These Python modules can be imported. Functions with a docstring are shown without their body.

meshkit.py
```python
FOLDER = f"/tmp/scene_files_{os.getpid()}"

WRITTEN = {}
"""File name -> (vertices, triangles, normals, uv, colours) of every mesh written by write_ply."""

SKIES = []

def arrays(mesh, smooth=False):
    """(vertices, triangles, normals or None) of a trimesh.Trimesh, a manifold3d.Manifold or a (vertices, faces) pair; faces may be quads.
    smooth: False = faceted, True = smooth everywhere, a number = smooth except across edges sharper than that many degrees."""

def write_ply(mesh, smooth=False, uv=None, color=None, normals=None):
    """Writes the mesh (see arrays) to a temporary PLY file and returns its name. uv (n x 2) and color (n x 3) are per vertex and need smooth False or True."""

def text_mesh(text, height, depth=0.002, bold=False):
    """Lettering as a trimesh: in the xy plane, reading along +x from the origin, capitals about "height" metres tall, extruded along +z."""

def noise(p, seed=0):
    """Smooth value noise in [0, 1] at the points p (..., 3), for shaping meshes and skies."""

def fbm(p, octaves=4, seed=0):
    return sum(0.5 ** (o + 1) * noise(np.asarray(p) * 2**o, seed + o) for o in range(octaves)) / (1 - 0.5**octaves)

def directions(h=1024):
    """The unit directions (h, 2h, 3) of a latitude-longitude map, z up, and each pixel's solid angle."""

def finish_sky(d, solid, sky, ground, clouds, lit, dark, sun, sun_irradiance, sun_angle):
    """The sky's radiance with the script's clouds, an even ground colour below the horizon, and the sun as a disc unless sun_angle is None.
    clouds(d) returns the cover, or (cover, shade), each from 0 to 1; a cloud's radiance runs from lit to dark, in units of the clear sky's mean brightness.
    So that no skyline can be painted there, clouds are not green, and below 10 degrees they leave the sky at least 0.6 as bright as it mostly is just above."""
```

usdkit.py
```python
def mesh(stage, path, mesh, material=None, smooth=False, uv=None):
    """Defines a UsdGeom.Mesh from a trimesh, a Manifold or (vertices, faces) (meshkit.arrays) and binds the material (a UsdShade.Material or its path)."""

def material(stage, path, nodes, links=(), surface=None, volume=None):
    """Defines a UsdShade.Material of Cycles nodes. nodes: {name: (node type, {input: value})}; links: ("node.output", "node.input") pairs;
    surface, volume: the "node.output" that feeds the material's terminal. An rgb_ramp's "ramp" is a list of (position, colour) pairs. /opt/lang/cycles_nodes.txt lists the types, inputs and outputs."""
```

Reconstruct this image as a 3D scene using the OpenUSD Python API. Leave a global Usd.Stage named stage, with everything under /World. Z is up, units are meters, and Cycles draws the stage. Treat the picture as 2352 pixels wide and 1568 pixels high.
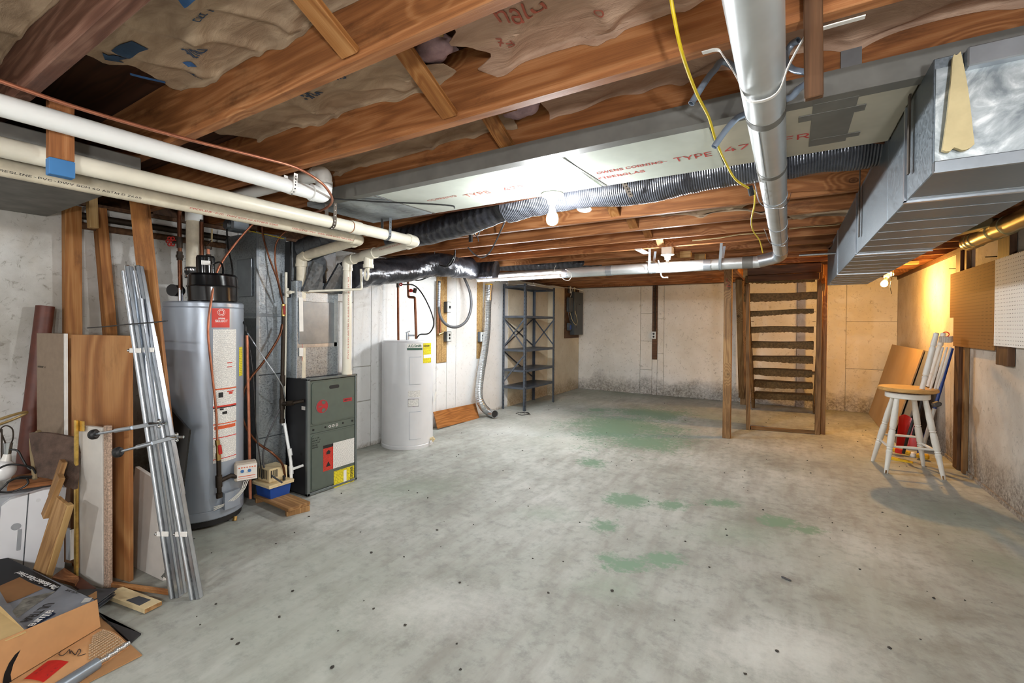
import math, random
import numpy as np, trimesh, usdkit, meshkit
import shapely.geometry as sg
from pxr import Usd, UsdGeom, UsdLux, UsdShade, Gf, Sdf

stage = Usd.Stage.CreateInMemory()
UsdGeom.SetStageUpAxis(stage, "Z"); UsdGeom.SetStageMetersPerUnit(stage, 1.0)
UsdGeom.Xform.Define(stage, "/World"); UsdGeom.Scope.Define(stage, "/World/Looks")
RNG = np.random.default_rng(7); random.seed(7)

# ------------------------------------------------------------------ camera, exposure, lamps' strengths
cam = UsdGeom.Camera.Define(stage, "/World/camera")
FW, RT, UP = (-0.521295, 0.853313, -0.010440), (0.853297, 0.521374, 0.007253), (-0.011632, 0.005128, 0.999919)
cam.AddTransformOp().Set(Gf.Matrix4d(*RT, 0, *UP, 0, *(-c for c in FW), 0, 0, 0, 1.22, 1))
cam.CreateHorizontalApertureAttr(36.0); cam.CreateVerticalApertureAttr(24.0)
cam.CreateFocalLengthAttr(15.918); cam.CreateVerticalApertureOffsetAttr(-0.4275)
cam.CreateFStopAttr(0.0); cam.CreateClippingRangeAttr((0.05, 100.0))
cam.CreateExposureAttr(0.5)
BULB_COOL, BULB_WARM, TUBE, UNSEEN_BULB, UNSEEN_TRIPOD_LAMP = 900.0, 1500.0, 280.0, 1200.0, 480.0  # the last two drive lamps out of view behind the camera
dome = UsdLux.DomeLight.Define(stage, "/World/ambient_sky")  # faint even fill added over the lamps; the basement has no sky
dome.CreateIntensityAttr(0.02); dome.CreateColorAttr((1, 1, 1))

# ------------------------------------------------------------------ helpers: shapes (world metres)
def V(*a): return np.array(a, float)
def unit(v): v = np.asarray(v, float); return v / (np.linalg.norm(v) + 1e-12)
def cat(*ms): return trimesh.util.concatenate([m for g in ms for m in (g if isinstance(g, (list, tuple)) else [g])])
def mv(m, t): m = m.copy(); m.apply_translation(t); return m
def box(x0, x1, y0, y1, z0, z1, b=0.0):
    lo, hi = np.minimum((x0, y0, z0), (x1, y1, z1)), np.maximum((x0, y0, z0), (x1, y1, z1))
    if b <= 0:
        m = trimesh.creation.box(hi - lo); m.apply_translation((lo + hi) / 2); return m
    b = min(b, (hi - lo).min() * .45); c, h = (lo + hi) / 2, (hi - lo) / 2; pts = []
    for s in np.ndindex(2, 2, 2):
        s = np.array(s) * 2 - 1
        for k in range(3):
            o = h - b; o[k] = h[k]; pts.append(c + s * o)
    return trimesh.convex.convex_hull(np.array(pts))
def frame(o, x, yh=(0, 0, 1)):
    x = unit(x); y = np.asarray(yh, float); y = y - x * (y @ x)
    if np.linalg.norm(y) < 1e-6: y = V(0, 1, 0) - x * x[1]
    y = unit(y); M = np.eye(4); M[:3, 0], M[:3, 1], M[:3, 2], M[:3, 3] = x, y, np.cross(x, y), o; return M
def tf(m, M): m = m.copy(); m.apply_transform(M); return m
def bar(p, q, w, t, yh=(0, 0, 1), b=0.0):
    "box from p to q, w wide along yh, t thick"
    p, q = V(*p), V(*q); L = np.linalg.norm(q - p)
    return tf(box(0, L, -w / 2, w / 2, -t / 2, t / 2, b), frame(p, q - p, yh))
def smooth(pts, n=8, closed=False):
    p = np.array(pts, float); N = len(p); out = []
    g = (lambda i: p[i % N]) if closed else (lambda i: p[i] if 0 <= i < N else (2 * p[0] - p[1] if i < 0 else 2 * p[-1] - p[-2]))
    for i in range(N if closed else N - 1):
        a, b, c, d = g(i - 1), g(i), g(i + 1), g(i + 2)
        for k in range(n):
            t = k / n; out.append(.5 * (2 * b + (c - a) * t + (2 * a - 5 * b + 4 * c - d) * t * t + (3 * b - a - 3 * c + d) * t ** 3))
    if not closed: out.append(p[-1])
    return np.array(out)
def corner(pts, r, n=6):
    "polyline with its inner corners rounded to radius r"
    p = [np.array(q, float) for q in pts]; out = [p[0]]
    for a, b, c in zip(p, p[1:], p[2:]):
        u, v = unit(a - b), unit(c - b); ang = math.acos(np.clip(u @ v, -1, 1))
        d = min(r / math.tan(ang / 2) if ang < 3.1 else 0, .49 * np.linalg.norm(a - b), .49 * np.linalg.norm(c - b))
        s, e = b + u * d, b + v * d
        out += [(1 - t) ** 2 * s + 2 * t * (1 - t) * b + t * t * e for t in np.linspace(0, 1, n)]
    return np.array(out + [p[-1]])
def tube(pts, r, n=12, caps=True, hollow=0.0):
    p = np.array(pts, float); N = len(p); R = np.broadcast_to(np.asarray(r, float), (N,))
    t = np.zeros_like(p); t[1:-1] = p[2:] - p[:-2]; t[0] = p[1] - p[0]; t[-1] = p[-1] - p[-2]
    t /= np.linalg.norm(t, axis=1, keepdims=True) + 1e-12
    a = np.cross(t[0], (0, 0, 1) if abs(t[0][2]) < .9 else (1, 0, 0)); A = []
    for k in range(N):
        a = a - t[k] * (a @ t[k]); a = unit(a); A.append(a)
    A = np.array(A); B = np.cross(t, A); th = np.arange(n) * 2 * np.pi / n
    def ring(R): return (p[:, None] + R[:, None, None] * (np.cos(th)[None, :, None] * A[:, None] + np.sin(th)[None, :, None] * B[:, None])).reshape(-1, 3)
    i, j = np.meshgrid(np.arange(N - 1), np.arange(n), indexing="ij"); q = [i * n + j, i * n + (j + 1) % n, (i + 1) * n + (j + 1) % n, (i + 1) * n + j]
    F = np.vstack([np.stack([q[0], q[1], q[2]], -1).reshape(-1, 3), np.stack([q[0], q[2], q[3]], -1).reshape(-1, 3)]); v = ring(R)
    if hollow:
        v2 = ring(R - hollow); o = len(v); F2 = F[:, ::-1] + o; e = []
        for s, fl in ((0, 1), ((N - 1) * n, 0)):
            for k in range(n):
                a0, a1, b0, b1 = s + k, s + (k + 1) % n, o + s + k, o + s + (k + 1) % n
                e += [[a0, b1, a1], [a0, b0, b1]] if fl else [[a0, a1, b1], [a0, b1, b0]]
        return trimesh.Trimesh(np.vstack([v, v2]), np.vstack([F, F2, e]), process=False)
    if caps:
        o = len(v); v = np.vstack([v, p[:1], p[-1:]]); k = np.arange(n)
        F = np.vstack([F, np.stack([(k + 1) % n, k, np.full(n, o)], -1), np.stack([(N - 1) * n + k, (N - 1) * n + (k + 1) % n, np.full(n, o + 1)], -1)])
    return trimesh.Trimesh(v, F, process=False)
def cyl(p, q, r, n=16): return tube([p, q], r, n)
def lathe(prof, o=(0, 0, 0), ax=(0, 0, 1), n=24):
    "profile (radius, height) turned about ax through o"
    pr = np.array(prof, float); m = trimesh.creation.revolve(pr, sections=n); M = np.eye(4); z = unit(ax)
    x = unit(np.cross((0, 1, 0) if abs(z[1]) < .9 else (1, 0, 0), z)); M[:3, 0], M[:3, 1], M[:3, 2], M[:3, 3] = x, np.cross(z, x), z, o
    return tf(m, M)
def ball(c, r, k=2): m = trimesh.creation.icosphere(k, 1.0); m.apply_scale(r); m.apply_translation(c); return m
def prism(poly, M, d):
    "extrude a 2D polygon (list of xy) by d along the frame's z"
    return tf(trimesh.creation.extrude_polygon(sg.Polygon(poly) if not isinstance(poly, sg.Polygon) else poly, d, engine="earcut"), M)
def rrect(w, h, r): return sg.box(r, r, w - r, h - r).buffer(r, quad_segs=4)
def text(s, h, M, d=.0008, bold=False, center=False, w=None):
    m = meshkit.text_mesh(s, h, d, bold)
    if w: m.apply_scale([w / max(m.bounds[1][0], 1e-6), 1, 1])
    if center: m.apply_translation([-m.bounds[:, 0].mean(), 0, 0])
    return tf(m, M)
def scrawl(nch, h, seed=0, d=.0005):
    "a run of strokes like print too worn to read, in the xy plane from the origin"
    r = np.random.default_rng(seed); out = []; x = 0.0
    for _ in range(nch):
        w = h * r.uniform(.4, .7)
        if r.uniform() > .14:
            for a in r.permutation([(0, 0, 0, 1), (1, 0, 1, 1), (0, 1, 1, 1), (0, .5, 1, .5), (0, 0, 1, 0), (0, 0, 1, 1)])[:3]: out.append(bar((x + a[0] * w, a[1] * h, d / 2), (x + a[2] * w + 1e-5, a[3] * h, d / 2), h * .16, d, (.3, -1, 0)))
        x += w + h * .28
    return cat(out)
def quadgrid(fn, nu, nv):
    u, v = np.meshgrid(np.linspace(0, 1, nu + 1), np.linspace(0, 1, nv + 1), indexing="ij")
    P = fn(u.ravel(), v.ravel()); i, j = np.meshgrid(np.arange(nu), np.arange(nv), indexing="ij"); a = (i * (nv + 1) + j).ravel(); b = a + nv + 1
    return P, np.vstack([np.stack([a, b, b + 1], -1), np.stack([a, b + 1, a + 1], -1)])
def slab(fn, nu, nv, off):
    "sheet fn(u, v) given thickness by the vector off"
    P, F = quadgrid(fn, nu, nv); n = len(P); Q = P + np.asarray(off)
    edge = [k * (nv + 1) for k in range(nu + 1)]; e = []
    loop = [k * (nv + 1) for k in range(nu + 1)] + [nu * (nv + 1) + k for k in range(1, nv + 1)] + [k * (nv + 1) + nv for k in range(nu - 1, -1, -1)] + list(range(nv - 1, 0, -1))
    for a, b in zip(loop, loop[1:] + loop[:1]): e += [[a, n + b, b], [a, n + a, n + b]]
    m = trimesh.Trimesh(np.vstack([P, Q]), np.vstack([F[:, ::-1], F + n, e]), process=False); m.fix_normals(); return m

# ------------------------------------------------------------------ helpers: prims
USED, WORLD = {}, {}
def fresh(parent, name):
    d = USED.setdefault(parent, {}); k = d.get(name, -1) + 1; d[name] = k
    return f"{parent}/{name}" if k == 0 else f"{parent}/{name}_{k:03d}"
def tag(prim, label=None, cat=None, group=None, kind=None):
    p = prim.GetPrim() if hasattr(prim, "GetPrim") else stage.GetPrimAtPath(prim)
    for k, v in (("label", label), ("category", cat), ("group", group), ("kind", kind)):
        if v: p.SetCustomDataByKey(k, v)
    return str(p.GetPath())
def setM(x, M): x.AddTransformOp().Set(Gf.Matrix4d(*[float(c) for c in np.asarray(M).T.ravel()]))
def thing(name, label, cat, loc=(0, 0, 0), group=None, kind=None, M=None):
    path = fresh("/World", name); x = UsdGeom.Xform.Define(stage, path)
    W = np.eye(4) if M is None else np.array(M)
    if M is None: W[:3, 3] = loc
    setM(x, W); WORLD[path] = W; tag(x, label, cat, group, kind); return path
def obj(name, mesh, mat, parent="/World", smooth=30, M=None, label=None, cat=None, group=None, kind=None):
    """one Mesh prim. Without M the mesh is in world metres; with M it is in the frame M (grain runs along the frame's x)."""
    path = fresh(parent, name); inv = np.linalg.inv(WORLD.get(parent, np.eye(4)))
    L = inv @ (np.eye(4) if M is None else np.asarray(M))
    pure = np.allclose(L, np.eye(4))
    if not pure and M is None: mesh = tf(mesh, L); pure = True
    m = usdkit.mesh(stage, path, mesh, mat if not isinstance(mat, str) else MAT[mat], smooth)
    if not pure: setM(m, L)
    WORLD[path] = WORLD.get(parent, np.eye(4)) @ (L if not pure else np.eye(4))
    tag(m, label, cat, group, kind); return path
def wood(name, p, q, w, t, mat, parent="/World", yh=(0, 0, 1), b=.002, **kw):
    "a straight piece of timber from p to q; the grain follows it"
    p, q = V(*p), V(*q); L = np.linalg.norm(q - p)
    return obj(name, box(0, L, -w / 2, w / 2, -t / 2, t / 2, b), mat, parent, smooth=False, M=frame(p, q - p, yh), **kw)

# ------------------------------------------------------------------ materials
MAT = {}
def lin(h):
    c = np.array([int(h[i:i + 2], 16) for i in (1, 3, 5)]) / 255.0
    return tuple(float(x) for x in np.where(c <= .04045, c / 12.92, ((c + .055) / 1.055) ** 2.4))
def mat(name, nodes, links, surface="p.BSDF"):
    MAT[name] = usdkit.material(stage, f"/World/Looks/{name}", nodes, links, surface=surface); return MAT[name]
def plain(name, col, rough=.5, metal=0.0, vary=.06, scale=9.0, bump=0.0, bscale=60.0, **kw):
    c = lin(col); n = {"c": ("texture_coordinate", {}), "n": ("noise_texture", {"scale": scale, "detail": 5, "roughness": .62}),
        "r": ("rgb_ramp", {"ramp": [(.25, tuple(x * (1 - 2.2 * vary) for x in c)), (.75, tuple(min(1, x * (1 + 1.6 * vary)) for x in c))]}),
        "p": ("principled_bsdf", {"roughness": rough, "metallic": metal, **kw})}
    l = [("c.object", "n.vector"), ("n.fac", "r.fac"), ("r.color", "p.base_color")]
    if bump:
        n["n2"] = ("noise_texture", {"scale": bscale, "detail": 4}); n["b"] = ("bump", {"strength": bump, "distance": .004})
        l += [("c.object", "n2.vector"), ("n2.fac", "b.height"), ("b.normal", "p.normal")]
    return mat(name, n, l)
def timber(name, dark, mid, light, rings=7.0, stain="#2a1a12", stains=.5, knots=True, rough=.62, stretch=11.0, figure=.22):
    "sawn wood, grain along the object's x: growth rings, fibre, flat-sawn knots, dirty smudges"
    n = {"c": ("texture_coordinate", {}), "oi": ("object_info", {}), "off": ("vector_math", {"math_type": "scale", "scale": 13.7}), "ov": ("combine_xyz", {}), "ad": ("vector_math", {"math_type": "add"}),
        "mk": ("mapping", {"scale": (2.3, 3.4, 0.0)}), "k": ("voronoi_texture", {"scale": 1.0, "randomness": 1.0}), "kb": ("map_range", {"from_min": .0, "from_max": .30, "to_min": .55, "to_max": 0.0, "clamp": True}),
        "m": ("mapping", {"scale": (1.0, stretch, stretch)}), "w": ("noise_texture", {"scale": .9, "detail": 2, "roughness": .5, "distortion": .3}), "wk": ("math", {"math_type": "add"}),
        "ws": ("math", {"math_type": "multiply", "value2": rings * 7.0}), "fr": ("math", {"math_type": "sine"}), "fa": ("math", {"math_type": "multiply_add", "value2": .5, "value3": .5}),
        "m2": ("mapping", {"scale": (5.0, 220.0, 220.0)}), "f": ("noise_texture", {"scale": 1.0, "detail": 4, "roughness": .7}), "lo": ("noise_texture", {"scale": 1.7, "detail": 4}),
        "mx": ("math", {"math_type": "multiply_add", "value2": figure}), "ml": ("math", {"math_type": "multiply", "value2": .55}), "mf": ("math", {"math_type": "multiply_add", "value2": .42}), "sub": ("math", {"math_type": "subtract", "value2": .10}),
        "r": ("rgb_ramp", {"ramp": [(.22, lin(dark)), (.52, lin(mid)), (.82, lin(light))]}),
        "ms": ("mapping", {"scale": (1.0, 2.6, 2.6)}), "sn": ("noise_texture", {"scale": 2.6, "detail": 7, "roughness": .7}), "sr": ("rgb_ramp", {"ramp": [(.55, (0, 0, 0)), (.72, (stains,) * 3)]}),
        "sm": ("mix", {"color2": lin(stain)}), "b": ("bump", {"strength": .25, "distance": .002}), "p": ("principled_bsdf", {"roughness": rough, "specular_ior_level": .3})}
    l = [("oi.random", "ov.x"), ("oi.random", "ov.y"), ("oi.random", "ov.z"), ("ov.vector", "off.vector1"), ("c.object", "ad.vector1"), ("off.vector", "ad.vector2"), ("ad.vector", "mk.vector"), ("mk.vector", "k.vector"),
        ("ad.vector", "m.vector"), ("m.vector", "w.vector"), ("w.fac", "wk.value1"), ("wk.value", "ws.value1"), ("ws.value", "fr.value1"), ("fr.value", "fa.value1"),
        ("ad.vector", "m2.vector"), ("m2.vector", "f.vector"), ("ad.vector", "lo.vector"), ("lo.fac", "ml.value1"), ("fa.value", "mx.value1"), ("ml.value", "mx.value3"), ("f.fac", "mf.value1"), ("mx.value", "mf.value3"), ("mf.value", "sub.value1"), ("sub.value", "r.fac"),
        ("ad.vector", "ms.vector"), ("ms.vector", "sn.vector"), ("sn.fac", "sr.fac"), ("sr.color", "sm.fac"), ("f.fac", "b.height"), ("b.normal", "p.normal")]
    last = "r.color"
    if knots:
        n |= {"kr": ("rgb_ramp", {"ramp": [(.0, (.95,) * 3), (.030, (.85,) * 3), (.042, (.5,) * 3), (.05, (.95,) * 3), (.062, (.25,) * 3), (.12, (0, 0, 0))]}), "km": ("mix", {"color2": tuple(x * .4 for x in lin(dark))})}
        l += [("k.distance", "kb.value"), ("kb.result", "wk.value2"), ("k.distance", "kr.fac"), ("kr.color", "km.fac"), (last, "km.color1")]; last = "km.color"
    else:
        n["wk"][1]["value2"] = 0.0; n.pop("k"); n.pop("kb"); n.pop("mk"); l = [a for a in l if "mk." not in a[0] + a[1] and "k.vector" != a[1]]
    l += [(last, "sm.color1"), ("sm.color", "p.base_color")]
    return mat(name, n, l)
timber("joist_wood", "#6b4123", "#9a6339", "#c08c5e", stains=.7, stain="#341d0f")
timber("old_joist_wood", "#45291d", "#674435", "#957260", stains=.6, stain="#24140e")
timber("stud_wood", "#75451f", "#9c6837", "#bb8d5a", stains=.6, stain="#3a2414")
timber("stair_wood", "#5a4024", "#82613c", "#a08259", stains=.5, stain="#241810")
timber("post_wood", "#5c4225", "#886540", "#a88658", stains=.45, stain="#2a1a10")
timber("dark_board", "#3e2a1b", "#5b3f29", "#745338", stains=.5, knots=False)
timber("plywood_face", "#6e4425", "#9c683c", "#b98a58", rings=7, stains=.4, stretch=2.2, figure=.30)
timber("oak_plank", "#7a4a24", "#a66c3a", "#bf8a54", rings=9, stains=.1, knots=False, rough=.4)
timber("scrap_wood", "#6e4a2a", "#a07a4e", "#c09a6c", stains=.4)
timber("pale_scrap", "#8a6a44", "#b2915f", "#c9ac7c", stains=.25, knots=False)
timber("subfloor_board", "#33211a", "#4a3022", "#5d3f2c", stains=.4, knots=False)
timber("seat_wood", "#b4884e", "#c89a5c", "#d8b074", stains=.05, knots=False, rough=.35)
plain("pvc", "#e4dfce", .32, vary=.05, scale=5)
plain("pvc_white", "#eef0ee", .3, vary=.02)
plain("pvc_dirty", "#d9d0ba", .4, vary=.1, scale=14)
plain("pvc_ring", "#9a6a4a", .6)
plain("red_ink", "#b5403a", .7); plain("black_ink", "#1b1a1c", .6); plain("blue_ink", "#3f6fa8", .8, vary=.2); plain("dark_blue_ink", "#2f4a66", .85, vary=.25); plain("faint_red_ink", "#a85a48", .85, vary=.2); plain("white_ink", "#eeeeec", .5)
plain("white_paint", "#e6e4df", .45, vary=.04); plain("chipped_white", "#dedcd4", .4, vary=.05)
plain("black_plastic", "#121214", .16, vary=.02); plain("matt_black", "#1a1a1b", .6); plain("rubber", "#1c1c1d", .5)
plain("chrome", "#c8ccd0", .14, 1.0, vary=.02); plain("zinc", "#c3cad2", .3, .9, vary=.08, scale=20); plain("steel_strap", "#8d9499", .4, .9); plain("dull_strap", "#5a5148", .6, .6, vary=.2)
plain("copper", "#b5755a", .42, .7, vary=.14, scale=20); plain("old_copper", "#6e4632", .45, .85, vary=.22, scale=24); plain("brass", "#b4935a", .35, .9, vary=.1)
plain("iron_pipe", "#33291f", .55, .4, vary=.25, scale=26); plain("heater_grey", "#9ba4b0", .3, .25, vary=.05, scale=3); plain("heater_white", "#d6d7d9", .38, vary=.03, scale=4)
plain("heater_top_grey", "#a4adb8", .3, .3); plain("galv_flat", "#8f969c", .36, .85, vary=.1)
plain("furnace_green", "#5d675f", .38, .2, vary=.05, scale=14); plain("furnace_dark", "#2e2e31", .5, .2, vary=.1); plain("furnace_trim", "#7c8484", .35, .6); plain("furnace_label_red", "#a3262c", .5)
plain("pump_cream", "#d9c59a", .45, vary=.04); plain("pump_blue", "#1d4795", .3, vary=.04); plain("label_white", "#e9e8e4", .5, vary=.02); plain("label_red", "#c8392c", .5, vary=.03); plain("label_orange", "#d05a30", .5); plain("label_yellow", "#e2d325", .5, vary=.03); plain("label_green", "#2f5848", .5)
plain("valve_red", "#b3261f", .4); plain("control_tan", "#b0a596", .5); plain("control_face", "#dfdad2", .5)
plain("drywall_paper", "#8c7a68", .85, vary=.06, scale=30); plain("gypsum_white", "#dcd8d2", .85); plain("cabinet_white", "#cfcbc4", .5, vary=.05); plain("particle_edge", "#b49a86", .8, vary=.35, scale=120); plain("brass_foil", "#d9b35c", .28, .75, vary=.2, scale=30)
plain("brown_pipe", "#5a2c1e", .5, vary=.18, scale=16); plain("carpet_piece", "#5c4a40", .95, vary=.22, scale=26, bump=.6, bscale=240); plain("carpet_binding", "#8b7a5c", .9)
plain("grey_card", "#7c7a75", .7); plain("ac_white", "#e2e3e6", .35, vary=.02); plain("ac_grey", "#9c9fa3", .5); plain("lamp_tan", "#a08858", .4, .4); plain("frosted_bulb", "#e9e9ea", .22)
plain("cardboard", "#b98a5c", .8, vary=.06, scale=12); plain("cardboard_inside", "#a97c50", .85, vary=.08); plain("kraft", "#c5a873", .8, vary=.08); plain("box_black", "#26272b", .5, vary=.1); plain("box_grey", "#7a7f88", .5, vary=.12, scale=8); plain("box_navy", "#1f3558", .5); plain("red_sticker", "#e0372f", .55); plain("charcoal_tile", "#2a2a2c", .6, vary=.1); plain("slate_plank", "#44474d", .6, vary=.15); plain("walnut_sheet", "#5f3322", .6, vary=.2)
plain("panel_grey", "#4c5052", .45, .3, vary=.08); plain("outlet_box", "#5b6066", .5, .4); plain("outlet_face", "#c9ccc9", .45); plain("shelf_steel", "#59606a", .42, .55, vary=.1); plain("shelf_dark", "#40434a", .5, .45, vary=.12)
plain("yellow_cord", "#dcc11a", .45); plain("black_cable", "#161616", .45); plain("white_cable", "#d8d6cf", .5); plain("grey_cable", "#4a4b4e", .45); plain("romex_tan", "#c6b58a", .6)
plain("conduit_blue", "#8e9db0", .3, .35, vary=.06); plain("tape_grey", "#6c6b66", .55, .2, vary=.1); plain("tape_silver", "#a3a9af", .3, .6, vary=.1); plain("painters_blue", "#3f7fb8", .6); plain("foam_yellow", "#c9ba90", .95, vary=.1)
plain("red_plastic", "#c3241c", .3); plain("yellow_plastic", "#d9ae1c", .45, vary=.06); plain("blue_handle", "#1f3f86", .35); plain("grey_plastic", "#54585c", .4); plain("porcelain", "#e8e6e0", .25); plain("wood_base_blue", "#3a76ae", .6)
plain("duct_grey_board", "#716f6a", .75, .1, vary=.14, scale=10); plain("pink_fibre", "#b49aa0", .95, vary=.2, scale=18, bump=1.0, bscale=40)
plain("stair_carpet", "#6e5838", 1.0, vary=.3, scale=40, bump=1.0, bscale=160); plain("tan_board", "#b5966c", .6, vary=.05, scale=4); plain("grit", "#3c3832", .8, vary=.2)
plain("black_gloss", "#151210", .12, vary=.3); plain("bubble_film", "#a58a6a", .2, vary=.1, specular_ior_level=.8); plain("pewter", "#7e8790", .35, .3); plain("print_scene", "#a9a79e", .5, vary=.35, scale=30)
def emitter(name, col, s): mat(name, {"e": ("emission", {"color": col, "strength": s})}, [], "e.emission")
emitter("glow_cool", (.95, .98, 1.0), BULB_COOL); emitter("glow_warm", (1.0, .52, .12), BULB_WARM); emitter("glow_tube", (.93, .97, 1.0), TUBE); emitter("glow_unseen_bulb", (.97, .985, 1.0), UNSEEN_BULB); emitter("glow_unseen_tripod", (.98, .985, 1.0), UNSEEN_TRIPOD_LAMP)

# worn paint, washes, dirt and pale scuffs on the slab, in slab axes turned 31.4 degrees: (u, v, half width, half depth)
GREEN = [(1.32, 5.37, 0.68, 0.93), (1.97, 6.29, 0.55, 0.5), (1.41, 4.77, 0.32, 0.45), (0.73, 4.01, 0.12, 0.13), (1.12, 3.06, 0.11, 0.1), (0.81, 3.14, 0.15, 0.13), (0.57, 2.74, 0.09, 0.1), (1.69, 2.82, 0.12, 0.08), (1.79, 2.7, 0.09, 0.06), (1.46, 3.11, 0.15, 0.07), (0.51, 2.36, 0.06, 0.08), (0.59, 2.29, 0.13, 0.07), (0.79, 2.35, 0.11, 0.08), (1.22, 6.49, 0.14, 0.17)]
WASH = [(2.89, 2.89, 0.36, 0.39), (1.9, 8.06, 0.86, 0.61), (2.71, 6.04, 0.35, 0.57), (-0.73, 3.38, 0.39, 0.27), (0.22, 2.92, 0.22, 0.13), (2.55, 2.34, 0.2, 0.26), (1.34, 2.64, 0.31, 0.17), (0.46, 2.1, 0.16, 0.11)]
DIRT = [(1.34, 2.17, 0.1, 0.05), (1.8, 1.98, 0.12, 0.07), (1.91, 1.89, 0.13, 0.06), (1.45, 2.04, 0.08, 0.07), (1.67, 1.71, 0.18, 0.07), (1.58, 2.81, 0.22, 0.13), (-1.33, 2.59, 0.2, 0.13), (-0.58, 3.47, 0.33, 0.24), (1.93, 2.95, 0.29, 0.17), (0.52, 1.93, 0.11, 0.06)]
LIGHT = [(0.03, 5.25, 0.45, 0.65), (0.44, 5.99, 0.46, 0.7), (1.03, 1.69, 0.36, 0.14), (0.59, 4.82, 0.37, 0.37), (-0.32, 1.94, 0.37, 0.18)]
def patches(blobs, n, l, out, edge=.25, nz="pn.fac", amp=1.0):
    "1 inside soft ellipses (x, y, rx, ry) whose rims are eaten by noise"
    last = None
    for i, (x, y, rx, ry, *r) in enumerate(blobs):
        n[f"{out}m{i}"] = ("vector_math", {"math_type": "subtract", "vector2": (x, y, 0)}); n[f"{out}s{i}"] = ("vector_math", {"math_type": "multiply", "vector2": (1 / rx, 1 / ry, 0)}); n[f"{out}l{i}"] = ("vector_math", {"math_type": "length"})
        l += [("turn.vector", f"{out}m{i}.vector1"), (f"{out}m{i}.vector", f"{out}s{i}.vector1"), (f"{out}s{i}.vector", f"{out}l{i}.vector1")]
        if last is None: last = f"{out}l{i}.value"
        else:
            n[f"{out}n{i}"] = ("math", {"math_type": "minimum"}); l += [(last, f"{out}n{i}.value1"), (f"{out}l{i}.value", f"{out}n{i}.value2")]; last = f"{out}n{i}.value"
    n[f"{out}a"] = ("math", {"math_type": "multiply_add", "value2": amp}); l += [(nz, f"{out}a.value1"), (last, f"{out}a.value3")]
    n[out] = ("map_range", {"from_min": 1.0 + amp * .5 - edge, "from_max": 1.0 + amp * .5 + edge * .3, "to_min": 1.0, "to_max": 0.0, "clamp": True}); l += [(f"{out}a.value", f"{out}.value")]

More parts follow.
